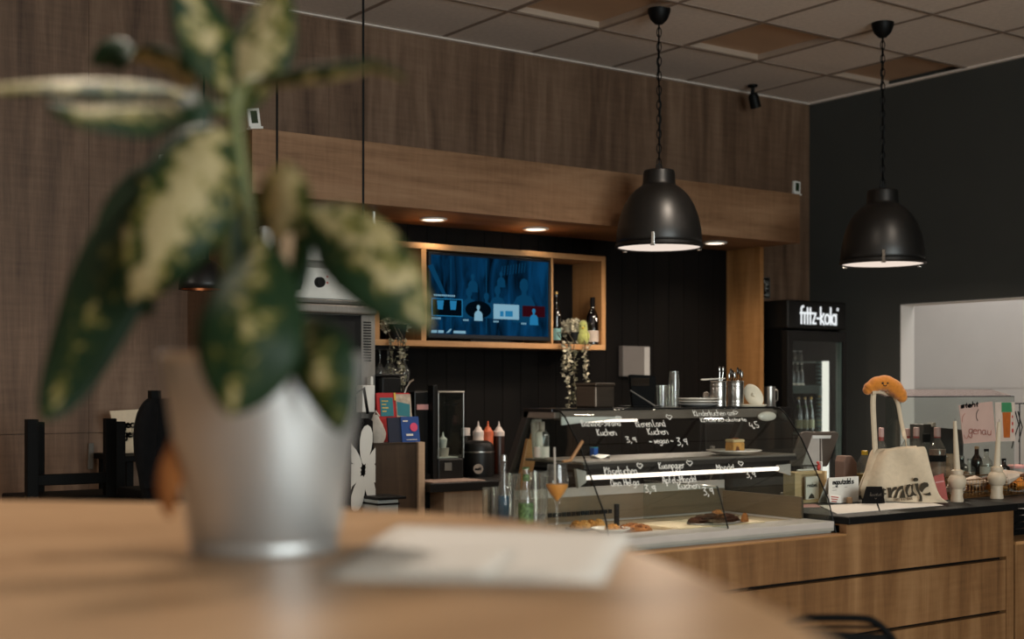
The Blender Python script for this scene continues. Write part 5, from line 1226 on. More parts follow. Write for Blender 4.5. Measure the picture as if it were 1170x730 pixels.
Yn = YG - .0055
def nl(txt, px0, py0, px1, hpx, w, m, nm, tt, sh=.1, rise=0):
    q = at(px0, py0, Y=Yn); q2 = at(px1, py0 - rise, Y=Yn); s = dist(q) / FPX; d = (q2 - q)
    letter(MB(), txt, q, d.normalized(), Vector((0, 0, 1)), d.length, hpx * s, w, sh).build(nm, m, tt)
nl('steht', 1098, 466, 1117, 5.5, .006, W['ink_black'], 'bold_word', t, .3, 2)
nl('genau', 1107, 495, 1132, 10, .003, W['pen_pink'], 'script_line', t, .1, -2)
b = MB(); o = at(1100, 485, Y=Yn); s = dist(o) / FPX
for arc_ in ([(1099, 482), (1100, 476), (1104, 472.5)], [(1102, 497), (1105, 501), (1109, 500), (1111, 496)]): ribbon(b, smooth_line([((x - 1100) * s, (485 - y) * s) for x, y in arc_]), o, Vector((1, 0, 0)), UP, .002)
b.build('pink_curve', W['pen_pink'], t)
b = MB(); ribbon(b, smooth_line([((x - 1100) * s, (485 - y) * s) for x, y in ((1129.5, 468), (1126, 472), (1125.5, 477), (1128, 481))]), o, Vector((1, 0, 0)), UP, .003); b.build('dark_curve', W['ink_black'], t)
t = noted([(1138.5, 504.5), (1160, 504), (1159.5, 459.5), (1137, 459.5)], W['note_white'], 'carrot_card', 'card with an orange carrot and green top stuck at the right of the glass guard', 'card', YG - .0035)
def pl(pts, m, nm, tt, Y=YG - .0048):
    P = [at(x, y, Y=Y) for x, y in pts]; o = P[0]; MB().prism([(p.x - o.x, p.z - o.z) for p in P], o, (1, 0, 0), (0, 0, 1), .0008).build(nm, m, tt)
pl([(1147, 500), (1154, 500), (1155, 471), (1145.5, 471)], W['carrot'], 'carrot_drawing', t); pl([(1144.5, 470.8), (1156.5, 470.8), (1155.5, 459.8), (1144.5, 459.8)], W['note_green'], 'green_drawing', t)
b = MB(); o = at(1157, 475, Y=YG - .0048)
for x, y, r in ((1156.8, 476, 1.2), (1157, 484, 1.5), (1157.2, 492, 1.8), (1141.5, 497, 1.3), (1141, 487, 1)):
    q = at(x, y, Y=YG - .0048); s = dist(q) / FPX; b.prism([(r * s * math.cos(k * .785), r * 1.5 * s * math.sin(k * .785)) for k in range(8)], q, (1, 0, 0), (0, 0, 1), .0008)
b.build('red_dots', W['cap_red'], t)
mat('liq_pink', (150, 112, 96), .3)
# bottles behind the glass
def bt(px, Y, top, wpx, label, gm, capm, **k):
    p, s = cpos(px, Y); h = at(px, top, Y=Y).z - CT
    return bottle(p, h, wpx * s / 2, label, gm, capm, **k)
bt(988, 3.60, 515, 19.5, 'clear soda bottle with yellow cap and yellow drink, left of the tote bag', W['clear_glass'], W['cap_yellow'], kind='soda', liq=W['liq_yellow'], liqh=.5, caph=.09, capw=1.1)
gb = 'spirit bottles behind the glass guard'
bt(1007, 3.72, 489, 15, 'clear spirit bottle with pinkish cap seen between the tote bag handles', W['clear_glass'], W['cap_pink'], kind='spirit', liq=W['liq_clear'], liqh=.6, caph=.14, group=gb, neck=(.80, .86, W['cap_red']))
bt(1036.5, 3.78, 490, 17, 'clear bottle with pinkish cap behind the right handle of the tote bag', W['clear_glass'], W['cap_pink'], kind='spirit', liq=W['liq_clear'], liqh=.6, caph=.12, group=gb, neck=(.84, .88, W['cap_red']))
bt(1047, 3.72, 488.5, 17, 'clear bottle with pinkish cap above the top edge of the tote bag', W['clear_glass'], W['cap_pink'], kind='spirit', liq=W['liq_clear'], liqh=.6, caph=.14, group=gb, neck=(.83, .87, W['cap_red']))
bt(1058.5, 3.70, 496, 16, 'clear bottle with a wide black cap above the right corner of the tote bag', W['clear_glass'], W['label_black'], kind='carafe', liq=W['liq_clear'], liqh=.5, caph=.14, group=gb)
bt(1071, 3.60, 488.5, 19, 'clear liqueur bottle with pinkish cap and a broad black band, right of the tote bag', W['clear_glass'], W['cap_pink'], kind='spirit', lab=(.47, .57), labm=W['label_black'], liq=W['liq_pink'], liqh=.66, caph=.14, group=gb, neck=(.84, .88, W['cap_red']))
bt(1099, 3.66, 521, 14, 'clear square bottle with dark drink behind the first candle', W['smoke_glass'], W['steel_dull'], kind='square', liq=W['liq_clear'], liqh=.6, group=gb)
bt(1107.5, 3.60, 524, 13, 'pale clear bottle between the two candles, left of the brown one', W['clear_glass'], W['steel_dull'], kind='square', liq=W['liq_clear'], liqh=.55, group=gb, lab=(.2, .5), labm=W['cup_grey'])
bt(1116, 3.64, 510, 13, 'slim brown bottle midway between the two candles', W['brown_glass'], W['cork'], kind='spirit', liq=W['liq_brown'], liqh=.7, group=gb)
bt(1127, 3.58, 513, 14, 'clear bottle with cream label and emblem, left of the second candle', W['clear_glass'], W['label_black'], kind='spirit', lab=(.12, .56), labm=W['label_white'], liq=W['liq_clear'], liqh=.6, group=gb)
bt(1147, 3.62, 524, 13, 'dark red bottle just right of the second candle', W['brown_glass'], W['label_black'], kind='square', liq=W['liq_dark'], liqh=.7, group=gb)
p, s = cpos(1086.5, 3.66)
t = thing('snack_bag', 'tan clear snack bag standing between liqueur bottle and first candle', 'bag', p); mat('bag_tan', (132, 104, 78), .5, var=.35, scale=40, bump=.5)
rows = []
for j in range(8):
    f = j / 7; rows.append([p + RV * (8 * s * (1 - .25 * f) * math.cos(a)) + FV * (.03 * (1 - f * .9) * math.sin(a)) + UP * f * 40 * s for a in [2 * math.pi * k / 18 for k in range(19)]])
MB().grid(rows).build('bag_body', W['bag_tan'], t, smooth=True)
MB().tube([p + UP * 37 * s - RV * 6 * s, p + UP * 37 * s + RV * 6 * s], .004, 6).build('clip', W['label_white'], t)
p, s = cpos(1164, 3.64)
t = thing('paper_cup', 'pinkish paper cup at the far right behind the glass guard', 'cup', p); h = at(1164, 533, Y=3.64).z - CT
MB().lathe([(0, 0), (9 * s, 0), (12 * s, h), (11 * s, h), (0, h * .9)], p, 24).build('cup_body', W['cup_grey'], t, smooth=True)
MB().lathe([(12.6 * s, h - .006), (12.6 * s, h + .004), (11 * s, h + .008), (0, h + .008)], p, 24).build('lid', W['label_pink'], t, smooth=True)
x0, x1 = ratio(1053) * 3.80, ratio(1099) * 3.80; z1_ = at(1075, 484, Y=3.8).z
t = thing('till_printer', 'dark grey receipt printer standing behind the bottles', 'printer', ((x0 + x1) / 2, 3.8, CT)); mat('printer_grey', (70, 66, 64), .5)
MB().prism([(x0, CT), (x1, CT), (x1, z1_ - .03), (x0 + .1, z1_ - .015), (x0 + .05, z1_), (x0, z1_)], (0, 3.79, 0), (1, 0, 0), (0, 0, 1), .075).build('body', W['printer_grey'], t, bevel=.004)
MB().box(x0 + .055, x0 + .08, 3.785, 3.81, z1_ - .012, z1_ + .006).build('paper_slot', W['paper_white'], t)
# wire rack at the far right
t = thing('wire_rack', 'dark wire rack at the right edge behind the carrot card', 'rack', (ratio(1172) * 3.74, 3.74, CT))
q = lambda px, py: at(px, py, Y=3.74)
for a in ([q(1152, 461), q(1200, 461)], [q(1165, 461), Vector((q(1165, 461).x, 3.74, CT))], [q(1192, 461), Vector((q(1192, 461).x, 3.74, CT))], [q(1160, 470), q(1164, 485), q(1159, 500), q(1156, 512)], [q(1163, 470), q(1168, 488), q(1164, 505)]):
    MB().tube(a, .003, 6).build('wire', W['black_metal'], t)
# candles in turned holders
mat('candle_wax', (206, 190, 166), .6, var=.03, spec=.4); mat('holder_cream', (198, 180, 156), .5, var=.04)
for px, top_, lean, lb in ((1093.5, 481, -.045, 'cream taper candle in a turned holder beside the handwritten note'), (1139, 482, .05, 'cream taper candle in a turned holder in front of the carrot card')):
    p, s = cpos(px, 3.22); t = thing('candlestick', lb, 'candlestick', p, 'cream candlesticks on the counter')
    MB().lathe([(0, 0), (7 * s, 0), (7.4 * s, 2 * s), (6.4 * s, 6 * s), (6.6 * s, 15 * s), (8.6 * s, 17 * s), (10.2 * s, 22 * s), (10.4 * s, 25 * s), (8.6 * s, 29 * s), (6.4 * s, 31 * s), (7 * s, 33 * s), (6.6 * s, 36 * s), (4.2 * s, 37 * s), (0, 37 * s)], p, 32).build('holder', W['holder_cream'], t, smooth=True)
    zt_ = at(px, top_, Y=3.22).z; b0 = p + UP * 36 * s; hh = zt_ - b0.z
    MB().tube([b0, b0 + UP * hh * .5 + RV * lean * hh * .5, b0 + UP * hh + RV * lean * hh], [3.6 * s, 2.9 * s, 1.9 * s], 16).build('candle', W['candle_wax'], t, smooth=True)
    MB().tube([b0 + UP * hh + RV * lean * hh, b0 + UP * (hh + 3 * s) + RV * lean * hh], .0007, 5).build('wick', W['ink_black'], t)
# wire basket with snacks
mat('basket_gold', (140, 100, 56), .4, metal=.8)
bx0, bx1, by0, by1 = ratio(1075) * 3.3, ratio(1158) * 3.3 + .1, 3.28, 3.43; bh = .075
t = thing('wire_basket', 'shallow gold wire basket of snacks on the counter behind the candles', 'basket', ((bx0 + bx1) / 2, 3.35, CT))
b = MB()
for z in (.004, .03, .055, bh): b.tube([Vector((bx0, by0, CT + z)), Vector((bx1, by0, CT + z)), Vector((bx1, by1, CT + z)), Vector((bx0, by1, CT + z))], .0016 if z < bh else .0024, 6, closed=True)
b.build('hoops', W['basket_gold'], t)
b = MB(); n = 26
for k in range(n + 1):
    x = bx0 + (bx1 - bx0) * k / n; b.tube([Vector((x, by0, CT + bh)), Vector((x, by0, CT + .003)), Vector((x, by1, CT + .003)), Vector((x, by1, CT + bh))], .0011, 5)
b.build('wires', W['basket_gold'], t)
mat('snack_orange', (196, 116, 34), .5, var=.3, scale=50); mat('snack_brown', (84, 50, 32), .6, var=.4, scale=50); mat('snack_white', (206, 184, 164), .6, var=.12, scale=20); mat('snack_gold', (150, 108, 56), .5, var=.3, scale=40)
sn = [(1092, 'snack_white', 1.5, 'white wrapped snack at the left end of the basket'), (1101, 'snack_gold', 1.0, 'gold wrapped snack left in the basket, beside the white one'), (1108, 'snack_brown', 1.0, 'brown snack below the slim brown bottle, in the basket'), (1114, 'snack_white', 1.4, 'white wrapped snack in the middle of the basket'), (1121, 'snack_brown', 1.2, 'brown nut snack in the middle of the basket, right of the white one'), (1128, 'snack_brown', 1.1, 'darker brown snack in the basket, left of the second candlestick'), (1134, 'snack_orange', 1.0, 'orange snack half behind the second candlestick in the basket'), (1147, 'snack_white', 1.9, 'big white folded napkin packet at the right of the basket'), (1143, 'snack_gold', 1.0, 'gold snack behind the big white packet in the basket'), (1154, 'snack_orange', 1.3, 'orange snack right of the big white packet in the basket'), (1162, 'snack_orange', 1.4, 'orange snack at the right picture edge in the basket'), (1168, 'snack_brown', 1.2, 'brown snack at the right picture edge in the basket')]
for k, (px, m, sc_, lb) in enumerate(sn):
    Y = 3.315 + .08 * ((k * 5) % 7) / 7; p = Vector((ratio(px) * Y, Y, CT + .012 + .022 * (k % 2))); s = dist(p) / FPX
    a = thing('snack', lb, 'snack', p, 'snacks in the wire basket'); r = 7.6 * s * sc_
    rnd = random.Random(k); M = Matrix.Rotation(rnd.uniform(0, 3), 4, 'Z') @ Matrix.Rotation(rnd.uniform(-.35, .35), 4, 'X')
    b = MB(); c_ = p + UP * (r * .72)
    rows = [[c_ + (M @ Vector((r * (1 - .15 * abs(i - 3)) * math.cos(q_) * 1.05, (i - 3) * r * .36, r * .7 * (1 - .2 * abs(i - 3)) * math.sin(q_)))) for q_ in [2 * math.pi * j / 10 + .2 * rnd.random() for j in range(10)] ] for i in range(7)]
    rows = [r_ + [r_[0]] for r_ in rows]
    b.grid(rows).build('wrapper', W[m], a, smooth=True, flat_angle=25)
    for e in (-1, 1):
        b = MB().prism([(-r * .5, 0), (r * .5, 0), (r * .62, r * .4), (-r * .62, r * .4)], c_ + (M @ Vector((0, e * r * 1.05, 0))), M.to_3x3() @ Vector((1, 0, 0)), M.to_3x3() @ Vector((0, e, .2)).normalized(), .0015)
        b.build('twist', W[m], a)
# pink leaflet
Yp = 3.24
t = noted([(1066, 571), (1083, 571), (1078, 541), (1067, 544)], mat('leaflet_red', (176, 92, 84), .7, var=.12, scale=14), 'pink_leaflet', 'small reddish pink leaflet standing between tote bag and basket', 'leaflet', Yp)
for o in list(t.children): pass
pl([(1069, 552), (1079, 550.5), (1078.5, 549), (1069, 550.5)], W['label_pink'], 'text_line', t, Yp - .0018)
# canvas tote bag
mat('canvas', (206, 188, 162), .85, var=.05, scale=60, bump=.12); mat('logo_olive', (52, 44, 30), .8)
def ysurf(py, px=1030): return min(3.448, 3.42 - (px - 985) * .00255 + (575 - py) / 65 * .03)
rows_px = [((985, 573.5), (1088, 580)), ((983, 566), (1075, 570)), ((981.8, 558), (1070.5, 558)), ((985.5, 548.5), (1067, 546)), ((990.5, 537), (1063.5, 534)), ((995.5, 527), (1061, 523)), ((1000, 518), (1059, 515)), ((1004, 514.5), (1057, 509.5))]
t = thing('tote_bag', 'cream canvas tote bag with dark lettering hung from the glass guard by its handles', 'tote bag', at(1030, 575, Y=3.12))
rows = []; nb = 13
for j, (a, b_) in enumerate(rows_px):
    r_ = []
    for i in range(nb):
        f = i / (nb - 1); x = a[0] + (b_[0] - a[0]) * f; y = a[1] + (b_[1] - a[1]) * f
        Y = ysurf(y, x) + .004 * math.sin(f * 9 + j * .8) * (1 if .05 < f < .95 else 0) + (.03 * max(0, .22 - f) / .22)
        Y = min(Y, 3.45)
        p = at(x, y, Y=Y)
        if j == 0: p.z = max(p.z, CT + .004) if p.y > YC - .02 else p.z
        r_.append(p)
    rows.append(r_)
MB().grid(rows).build('bag_body', W['canvas'], t, smooth=True, solid=.004, sub=1)
bk = [[p + Vector((.0, min(.045 + .01 * math.sin(i), 3.456 - p.y), 0)) for i, p in enumerate(r_)] for r_ in rows[1:]]
for r_ in bk:
    for p in r_: p.z = max(p.z, CT + .004)
MB().grid(bk).build('bag_back', W['canvas'], t, smooth=True, solid=.003)
def strap(pts, w_, nm):
    P = [at(x, y, Y=Y) for x, y, Y in pts]; P = [Vector(q) for q in smooth_line([tuple(p) for p in P], 5)]
    b = MB(); rows = []
    for i, p in enumerate(P):
        d = (P[min(i + 1, len(P) - 1)] - P[max(i - 1, 0)]).normalized(); sd = d.cross(-FV).normalized()
        if abs(d.z) < .5: sd = UP
        rows.append([p - sd * w_ / 2, p + sd * w_ / 2])
    b.grid(rows).build(nm, W['canvas'], t, smooth=True, solid=.003)
s = 5.3 / FPX
strap([(1000.5, 524, 3.43), (999.5, 505, 3.44), (998.2, 480, 3.445), (997.5, 462, 3.45), (998, 450, 3.455)], 6 * s, 'handle')
strap([(1022, 453, 3.452), (1026, 462, 3.45), (1029, 478, 3.445), (1033, 497, 3.40), (1036.5, 514, 3.33)], 4.6 * s, 'handle')
strap([(997, 449, 3.452), (1004, 447, 3.452), (1012, 449, 3.452), (1019, 451, 3.452), (1025, 456, 3.452)], 4.6 * s, 'handle_loop')
def zp(pts): return [(1010 + x / 14.6, 535 + y / 14.6) for x, y in pts]
b = MB()
LOGO = [[(58, 325), (118, 320), (132, 400), (130, 492), (86, 492), (82, 420), (72, 360)],
 [(132, 400), (134, 372), (150, 335), (185, 308), (212, 308), (222, 330), (214, 352), (180, 365), (150, 398), (134, 440)],
 [(228, 352), (250, 318), (285, 294), (318, 290), (326, 318), (310, 345), (272, 358), (246, 390), (228, 440), (212, 494), (164, 494), (186, 450), (206, 400)],
 [(322, 332), (336, 390), (352, 450), (366, 494), (268, 494), (278, 450), (300, 400)],
 [(362, 372), (366, 320), (388, 280), (432, 264), (452, 282), (430, 306), (408, 350), (398, 400), (408, 440), (396, 452), (374, 424)],
 [(452, 280), (490, 266), (484, 330), (484, 372), (506, 412), (540, 436), (556, 446), (526, 462), (496, 446), (480, 462), (450, 480), (412, 482), (384, 462), (404, 448), (436, 452), (458, 430), (468, 398), (462, 340)],
 [(512, 256), (572, 250), (570, 300), (580, 352), (612, 422), (636, 466), (640, 510), (640, 552), (582, 552), (600, 508), (596, 458), (566, 400), (540, 350), (528, 300)],
 [(535 + 39 * math.cos(k * .4488), 188 + 31 * math.sin(k * .4488)) for k in range(14)],
 [(602, 352), (606, 306), (632, 258), (676, 234), (726, 238), (746, 270), (740, 304), (704, 318), (672, 346), (648, 384), (640, 400), (618, 386)],
 [(656, 424), (700, 424), (746, 412), (770, 398), (790, 446), (756, 456), (706, 448)],
 [(-30, 352), (36, 344), (36, 366), (-30, 376)], [(-30, 420), (40, 412), (40, 434), (-30, 442)], [(-8, 330), (8, 330), (6, 470), (-10, 470)]]
for pg in LOGO:
    P = [at(x, y, Y=ysurf(y, x) - .008) for x, y in zp(pg)]; n = len(P); off = Vector((0, .002, 0))
    b.add(P + [p + off for p in P], [tuple(range(n))[::-1], tuple(range(n, 2 * n))] + [(i, (i + 1) % n, n + (i + 1) % n, n + i) for i in range(n)])
b.build('logo', W['logo_olive'], t)
q = at(1021.5, 572.3, Y=ysurf(572, 1021) - .008); q2 = at(1042.5, 571, Y=ysurf(571, 1042) - .008); dd = (q2 - q)
letter(MB(), 'CAFE & EISBAR', q, dd.normalized(), (Vector((0, .1, 1))).normalized(), dd.length, 2.6 * s, .002, 0, sm=False).build('logo_line', mat('logo_soft', (120, 104, 84), .8), t)
# plush croissant on the handle
mat('plush_orange', (204, 126, 44), .95, var=.12, scale=70, bump=.35, sheen=.4)
ctr = at(1010, 443, Y=3.44); s = dist(ctr) / FPX
t = thing('plush_croissant', 'orange plush croissant with small dark eyes and a smile on top of the tote handles', 'plush toy', ctr - UP * 8 * s)
path = [(-18.5, -.5, 6.2), (-17, 1, 7.0), (-13, 4, 7.6), (-8, 6.4, 8.4), (-1, 7.4, 8.8), (6, 6.2, 8.8), (12, 2.4, 8.4), (16.5, -2.5, 7.8), (19.5, -7, 7.0), (20.5, -9, 6.2)]
P = [ctr + RV * a * s + UP * (c_ - 2) * s for a, c_, r in path]; R_ = [r * s for a, c_, r in path]
sp = smooth_line([(*p, r) for p, r in zip(P, R_)], 4)
pts = [Vector(q[:3]) for q in sp]; rr = [q[3] * (.94 + .09 * abs(math.sin(i * .45))) for i, q in enumerate(sp)]
d0 = (pts[0] - pts[1]).normalized(); d1 = (pts[-1] - pts[-2]).normalized(); cap_ = ((.95, .25), (.8, .58), (.55, .82), (.25, .95))
b = MB().tube([pts[0] + d0 * rr[0] * q for w_, q in cap_][::-1] + pts + [pts[-1] + d1 * rr[-1] * q for w_, q in cap_], [rr[0] * w_ for w_, q in cap_][::-1] + rr + [rr[-1] * w_ for w_, q in cap_], 20)
b.build('body', W['plush_orange'], t, smooth=True, flat_angle=80)
b = MB()
for dx in (-1.5, 4): b.ball(ctr + RV * (dx - 2.2) * s + UP * 5.2 * s - FV * 8.4 * s, 1.25 * s, 12, 8)
b.build('eyes', W['ink_black'], t, smooth=True)
b = MB(); b.tube([ctr + RV * (-1 + 1.8 * math.cos(a)) * s + UP * (3.6 + 1.5 * math.sin(a)) * s - FV * 8.7 * s for a in [math.pi + k * math.pi / 6 for k in range(7)]], .45 * s, 6); b.build('mouth', W['ink_black'], t)
# ---- middle part of the counter: tablet, flyer box, sign, packages
mat('tablet_case', (86, 76, 68), .5, var=.05); mat('stand_white', (176, 168, 160), .45)
def pslab(tt, pts, Y, th, m, nm, bev=0): 
    P = [at(x, y, Y=Y) for x, y in pts]; o = P[0]; return MB().prism([(p.x - o.x, p.z - o.z) for p in P], o, (1, 0, 0), (0, 0, 1), th).build(nm, m, tt, bevel=bev)
t = thing('tablet_till', 'grey-backed tablet till on a white stand behind the flyer box', 'tablet', (ratio(930) * 3.72, 3.72, CT))
pslab(t, [(905, 533), (944.5, 533), (946.5, 531), (958.8, 497), (957.5, 494), (955, 493), (919, 493), (916, 495), (903.5, 530)], 3.72, .012, W['tablet_case'], 'tablet', .003)
pslab(t, [(928.5, 501), (949, 501), (950, 497.5), (929, 497.5)], 3.712, .006, W['white_plastic'], 'clip', .001)
pslab(t, [(917, 531), (940, 531), (939, 500), (928, 499)], 3.716, .004, W['stand_white'], 'stand_plate', .001)
pslab(t, [(937.2, 532), (938.4, 532), (938.2, 501), (937, 501)], 3.713, .003, W['tablet_case'], 'stand_fold')
p = Vector((ratio(926) * 3.74, 3.74, CT)); MB().box(p.x - .07, p.x + .07, 3.70, 3.84, CT, CT + .012).build('stand_foot', W['stand_white'], t, bevel=.003)
MB().box(p.x - .03, p.x + .03, 3.733, 3.75, CT + .012, at(925, 525, Y=3.74).z).build('stand_neck', W['stand_white'], t)
q = at(935.5, 532, Y=3.56); s = dist(q) / FPX; q.z = at(926, 539, Y=3.52).z + 4 * s
t = thing('red_figure', 'tiny red and white ornament on the rim of the wooden flyer box', 'ornament', q - UP * 4 * s)
MB().ball(q, 2.6 * s, 12, 8, sc=(.8, .8, 1.5)).ball(q + UP * 5 * s - RV * s, 1.7 * s, 12, 8).build('red_body', W['cap_red'], t, smooth=True)
MB().box(q.x + 2.2 * s, q.x + 4.6 * s, q.y - .006, q.y + .006, q.z - 4 * s, q.z + 6 * s).build('white_side', W['white_plastic'], t, bevel=.001)
p0_, s = cpos(926, 3.52); x0, x1 = ratio(908.5) * 3.52, ratio(945) * 3.52; h = at(926, 539, Y=3.52).z - CT; mat('box_wood', (196, 168, 124), .6, var=.06, scale=12, stretch=(1, 1, 8))
t = thing('flyer_box', 'pale wooden flyer box holding a white leaflet at the right side of the display case', 'box', p0_)
MB().box(x0, x1, 3.57, 3.58, CT, CT + h).build('back_board', W['box_wood'], t)
MB().box(x0, x0 + .035, 3.52, 3.57, CT, CT + h).build('side_board', W['box_wood'], t, bevel=.002)
MB().box(x1 - .012, x1, 3.52, 3.57, CT, CT + h).build('side_board', W['box_wood'], t, bevel=.002)
MB().box(x0 + .035, x1 - .012, 3.52, 3.57, CT, CT + .01).box(x0 + .035, x1 - .012, 3.535, 3.57, CT + h - .01, CT + h).build('bottom_board', W['box_wood'], t)
fl = tag(MB().box(ratio(921) * 3.54, ratio(935.5) * 3.54, 3.54, 3.546, CT + .0105, CT + h - .02).build('leaflet_stack', W['paper_white']), 'white leaflets standing in the pale wooden flyer box', 'leaflet')
letter(MB(), 'nabel', (ratio(922.5) * 3.54, 3.5395, CT + h * .5), (1, 0, 0), (0, 0, 1), (ratio(934) - ratio(922.5)) * 3.54, .014, .003, 0).build('title', W['ink_black'], fl)
MB().prism([(0, 0), (.035, 0), (.03, .012), (.018, .02), (.006, .01)], (ratio(923.5) * 3.54, 3.5395, CT + .014), (1, 0, 0), (0, 0, 1), .0006).build('picture', W['case_dark'], fl)
q = at(911, 532.5, Y=3.565); q2 = at(929, 530.8, Y=3.565); q.z = q2.z = CT + h + .004
o = tag(MB().tube([q, q2], .0038, 8).build('white_pen', W['white_plastic'], smooth=True), 'white pen lying along the rim of the wooden flyer box', 'pen')
p, s = cpos(961, 3.66); t = thing('coffee_pack', 'brownish pink paper pack standing right of the tablet till', 'pack', p); h = at(961, 520, Y=3.66).z - CT; mat('pack_brown', (140, 112, 98), .7, var=.12, scale=20)
w_ = 11 * s; MB().prism([(-w_, 0), (w_, 0), (w_, h * .82), (w_ * .2, h), (-w_ * .75, h), (-w_, h * .86)], p, (1, 0, 0), (0, 0, 1), -.05).build('pack_body', W['pack_brown'], t, bevel=.004)
MB().prism([(-w_ * .75, h * .3), (w_ * .1, h * .3), (w_ * .1, h * .7), (-w_ * .75, h * .7)], p - Vector((0, .001, 0)), (1, 0, 0), (0, 0, 1), .0012).build('paper_label', W['case_shelf'], t)
MB().prism([(w_ * .2, h * .55), (w_, h * .8), (w_, h * .6), (w_ * .35, h * .5)], p - Vector((0, .001, 0)), (1, 0, 0), (0, 0, 1), .0012).build('fold', W['label_pink'], t)
# white sign with dark title
Yw = 3.45; p0_, s = cpos(964, Yw); x0, x1 = ratio(947) * Yw, ratio(981) * Yw; h = at(964, 545, Y=Yw).z - CT
t = thing('menu_sign', 'white standing card with a dark title line, right of the wooden flyer box', 'sign', p0_)
MB().box(x0, x1, Yw, Yw + .003, CT, CT + h).build('card_front', W['paper_white'], t)
MB().prism([(Yw + .003, CT + h), (Yw + .05, CT), (Yw + .053, CT), (Yw + .006, CT + h)], (x0, 0, 0), (0, 1, 0), (0, 0, 1), -(x1 - x0)).build('card_back', W['paper_white'], t)
letter(MB(), 'mgoutzdels', (ratio(951.5) * Yw, Yw - .0006, CT + h * .74), (1, 0, 0), (0, 0, 1), (ratio(975) - ratio(951.5)) * Yw, .019, .0042, 0).build('title', W['ink_black'], t)
b = MB()
for k, w2 in enumerate((.2, .14)): b.box(x0 + .02, x0 + .02 + (x1 - x0) * w2, Yw - .0006, Yw, CT + h * (.60 - .1 * k), CT + h * (.62 - .1 * k))
b.box(x0 + (x1 - x0) * .52, x0 + (x1 - x0) * .62, Yw - .0006, Yw, CT + h * .6, CT + h * .615); b.build('text_lines', W['case_shelf'], t)
p, s = cpos(955.5, 3.42)
t = thing('small_packet', 'small white packet with printed lines leaning in front of the white standing card', 'packet', p)
M = Matrix.Translation(p) @ Matrix.Rotation(math.radians(-14), 4, 'X') @ Matrix.Rotation(math.radians(7), 4, 'Y')
w_ = 9.5 * s; MB().box(-w_, w_, 0, .018, .005, 11 * s, M=M).build('packet_body', W['paper_white'], t, bevel=.003)
b = MB(); [b.box(-w_ * .8, w_ * (.5 - .2 * k), -.001, .001, 7.5 * s - k * 2.6 * s, 8.6 * s - k * 2.6 * s, M=M) for k in range(3)]; b.build('text_lines', W['label_red'], t)
p, s = cpos(970.5, 3.42); tag(MB().lathe([(0, 0), (.011, 0), (.012, .004), (.0105, .022), (0, .023)], p, 16).build('wine_cork', W['cork'], smooth=True), 'brown cork standing beside the small white packet', 'cork')
t = noted([(984.5, 575), (1011, 575), (1007.5, 555.5), (990, 555.5)], W['label_black'], 'reserved_card', 'black tent card with pale script in front of the tote bag', 'card', 3.33)
Yn = 3.3283; t.location.z = CT
for o in t.children: o.location.z = worldloc(t).z * 0 + (o.location.z + 0)
nl('Reserviert', 994, 566.5, 1006.5, 3.6, .0018, mat('ink_grey', (118, 108, 98), .7), 'script_line', t, .2); nl('v', 999.5, 570, 1001.5, 2, .0014, W['ink_grey'], 'script_mark', t)
pslab(t, [(985, 573.5), (1011, 573.5), (1008, 556), (990.5, 556)], 3.355, .002, W['label_black'], 'back_leaf')
# paper sheets on the counter
def sheet_on(pts, z, name, label, m, cat='paper', th=.0012):
    P = [at(x, y, Z=z) for x, y in pts]; return tag(MB().add([p for p in P] + [p + UP * th for p in P], [tuple(range(len(P)))[::-1], tuple(range(len(P), 2 * len(P)))] + [(i, (i + 1) % len(P), len(P) + (i + 1) % len(P), len(P) + i) for i in range(len(P))]).build(name, m), label, cat)
sheet_on([(957, 587.3), (1004, 583.4), (1001, 575), (936, 577.5)], CT + .0003, 'paper_sheet', 'white paper sheet on the countertop in front of the white standing card', W['paper_white'])
sheet_on([(1006, 583.2), (1078, 577.4), (1064, 574.5), (1003, 575)], CT + .0003, 'paper_sheet', 'white paper sheet on the countertop lying under the front of the tote bag', W['paper_white'])
sheet_on([(918, 580), (938, 579.5), (932, 576), (916, 576.5)], CT + .0003, 'paper_sheet', 'small pink-edged paper sheet beside the wooden flyer box', W['label_pink'])

# ------------------------------------------------------------------ glasses and bottles left of the display case
LZ = wz + .004
tag(MB().box(CXL, XL - .02, YC + .032, CB, wz - .019, LZ).build('counter_top_board', W['oak_shelf'], bevel=.002), 'oak counter top left of the display case, behind the foreground table', 'countertop')
def lp(px, Y): p = Vector((ratio(px) * Y, Y, LZ)); return p, dist(p) / FPX
p, s = lp(575.5, 3.42); h = at(576, 520, Y=3.42).z - LZ
bottle(p, h, 6.8 * s, 'clear bottle with silver cap and blue drink, left of the green labelled bottle', W['clear_glass'], W['steel'], kind='carafe', liq=W['liq_blue'], liqh=.56, caph=.06, capw=1.15)
p, s = lp(601, 3.28); h = at(601, 534, Y=3.28).z - LZ
bottle(p, h, 8.6 * s, 'clear bottle with green label and green neck, left of the orange drink', W['clear_glass'], W['label_green'], (.34, .58), W['label_green'], W['liq_clear'], .3, kind='water', caph=.02, neck=(.84, .92, W['label_green']))
def big_tumbler(px, Y, top_, wpx, label):
    p, s = lp(px, Y); tumbler(p, at(px, top_, Y=Y).z - LZ, wpx * s / 2, label, 'tall glasses left of the case')
big_tumbler(585, 3.5, 541, 20, 'wide clear glass behind the blue drink bottle'); big_tumbler(615, 3.4, 539, 24, 'wide clear glass between green labelled bottle and orange drink')
big_tumbler(555.5, 3.52, 557, 9.5, 'narrow clear glass, leftmost of the glasses beside the blue drink'); big_tumbler(565.5, 3.44, 556, 9.5, 'narrow clear glass touching the blue drink bottle on its left')
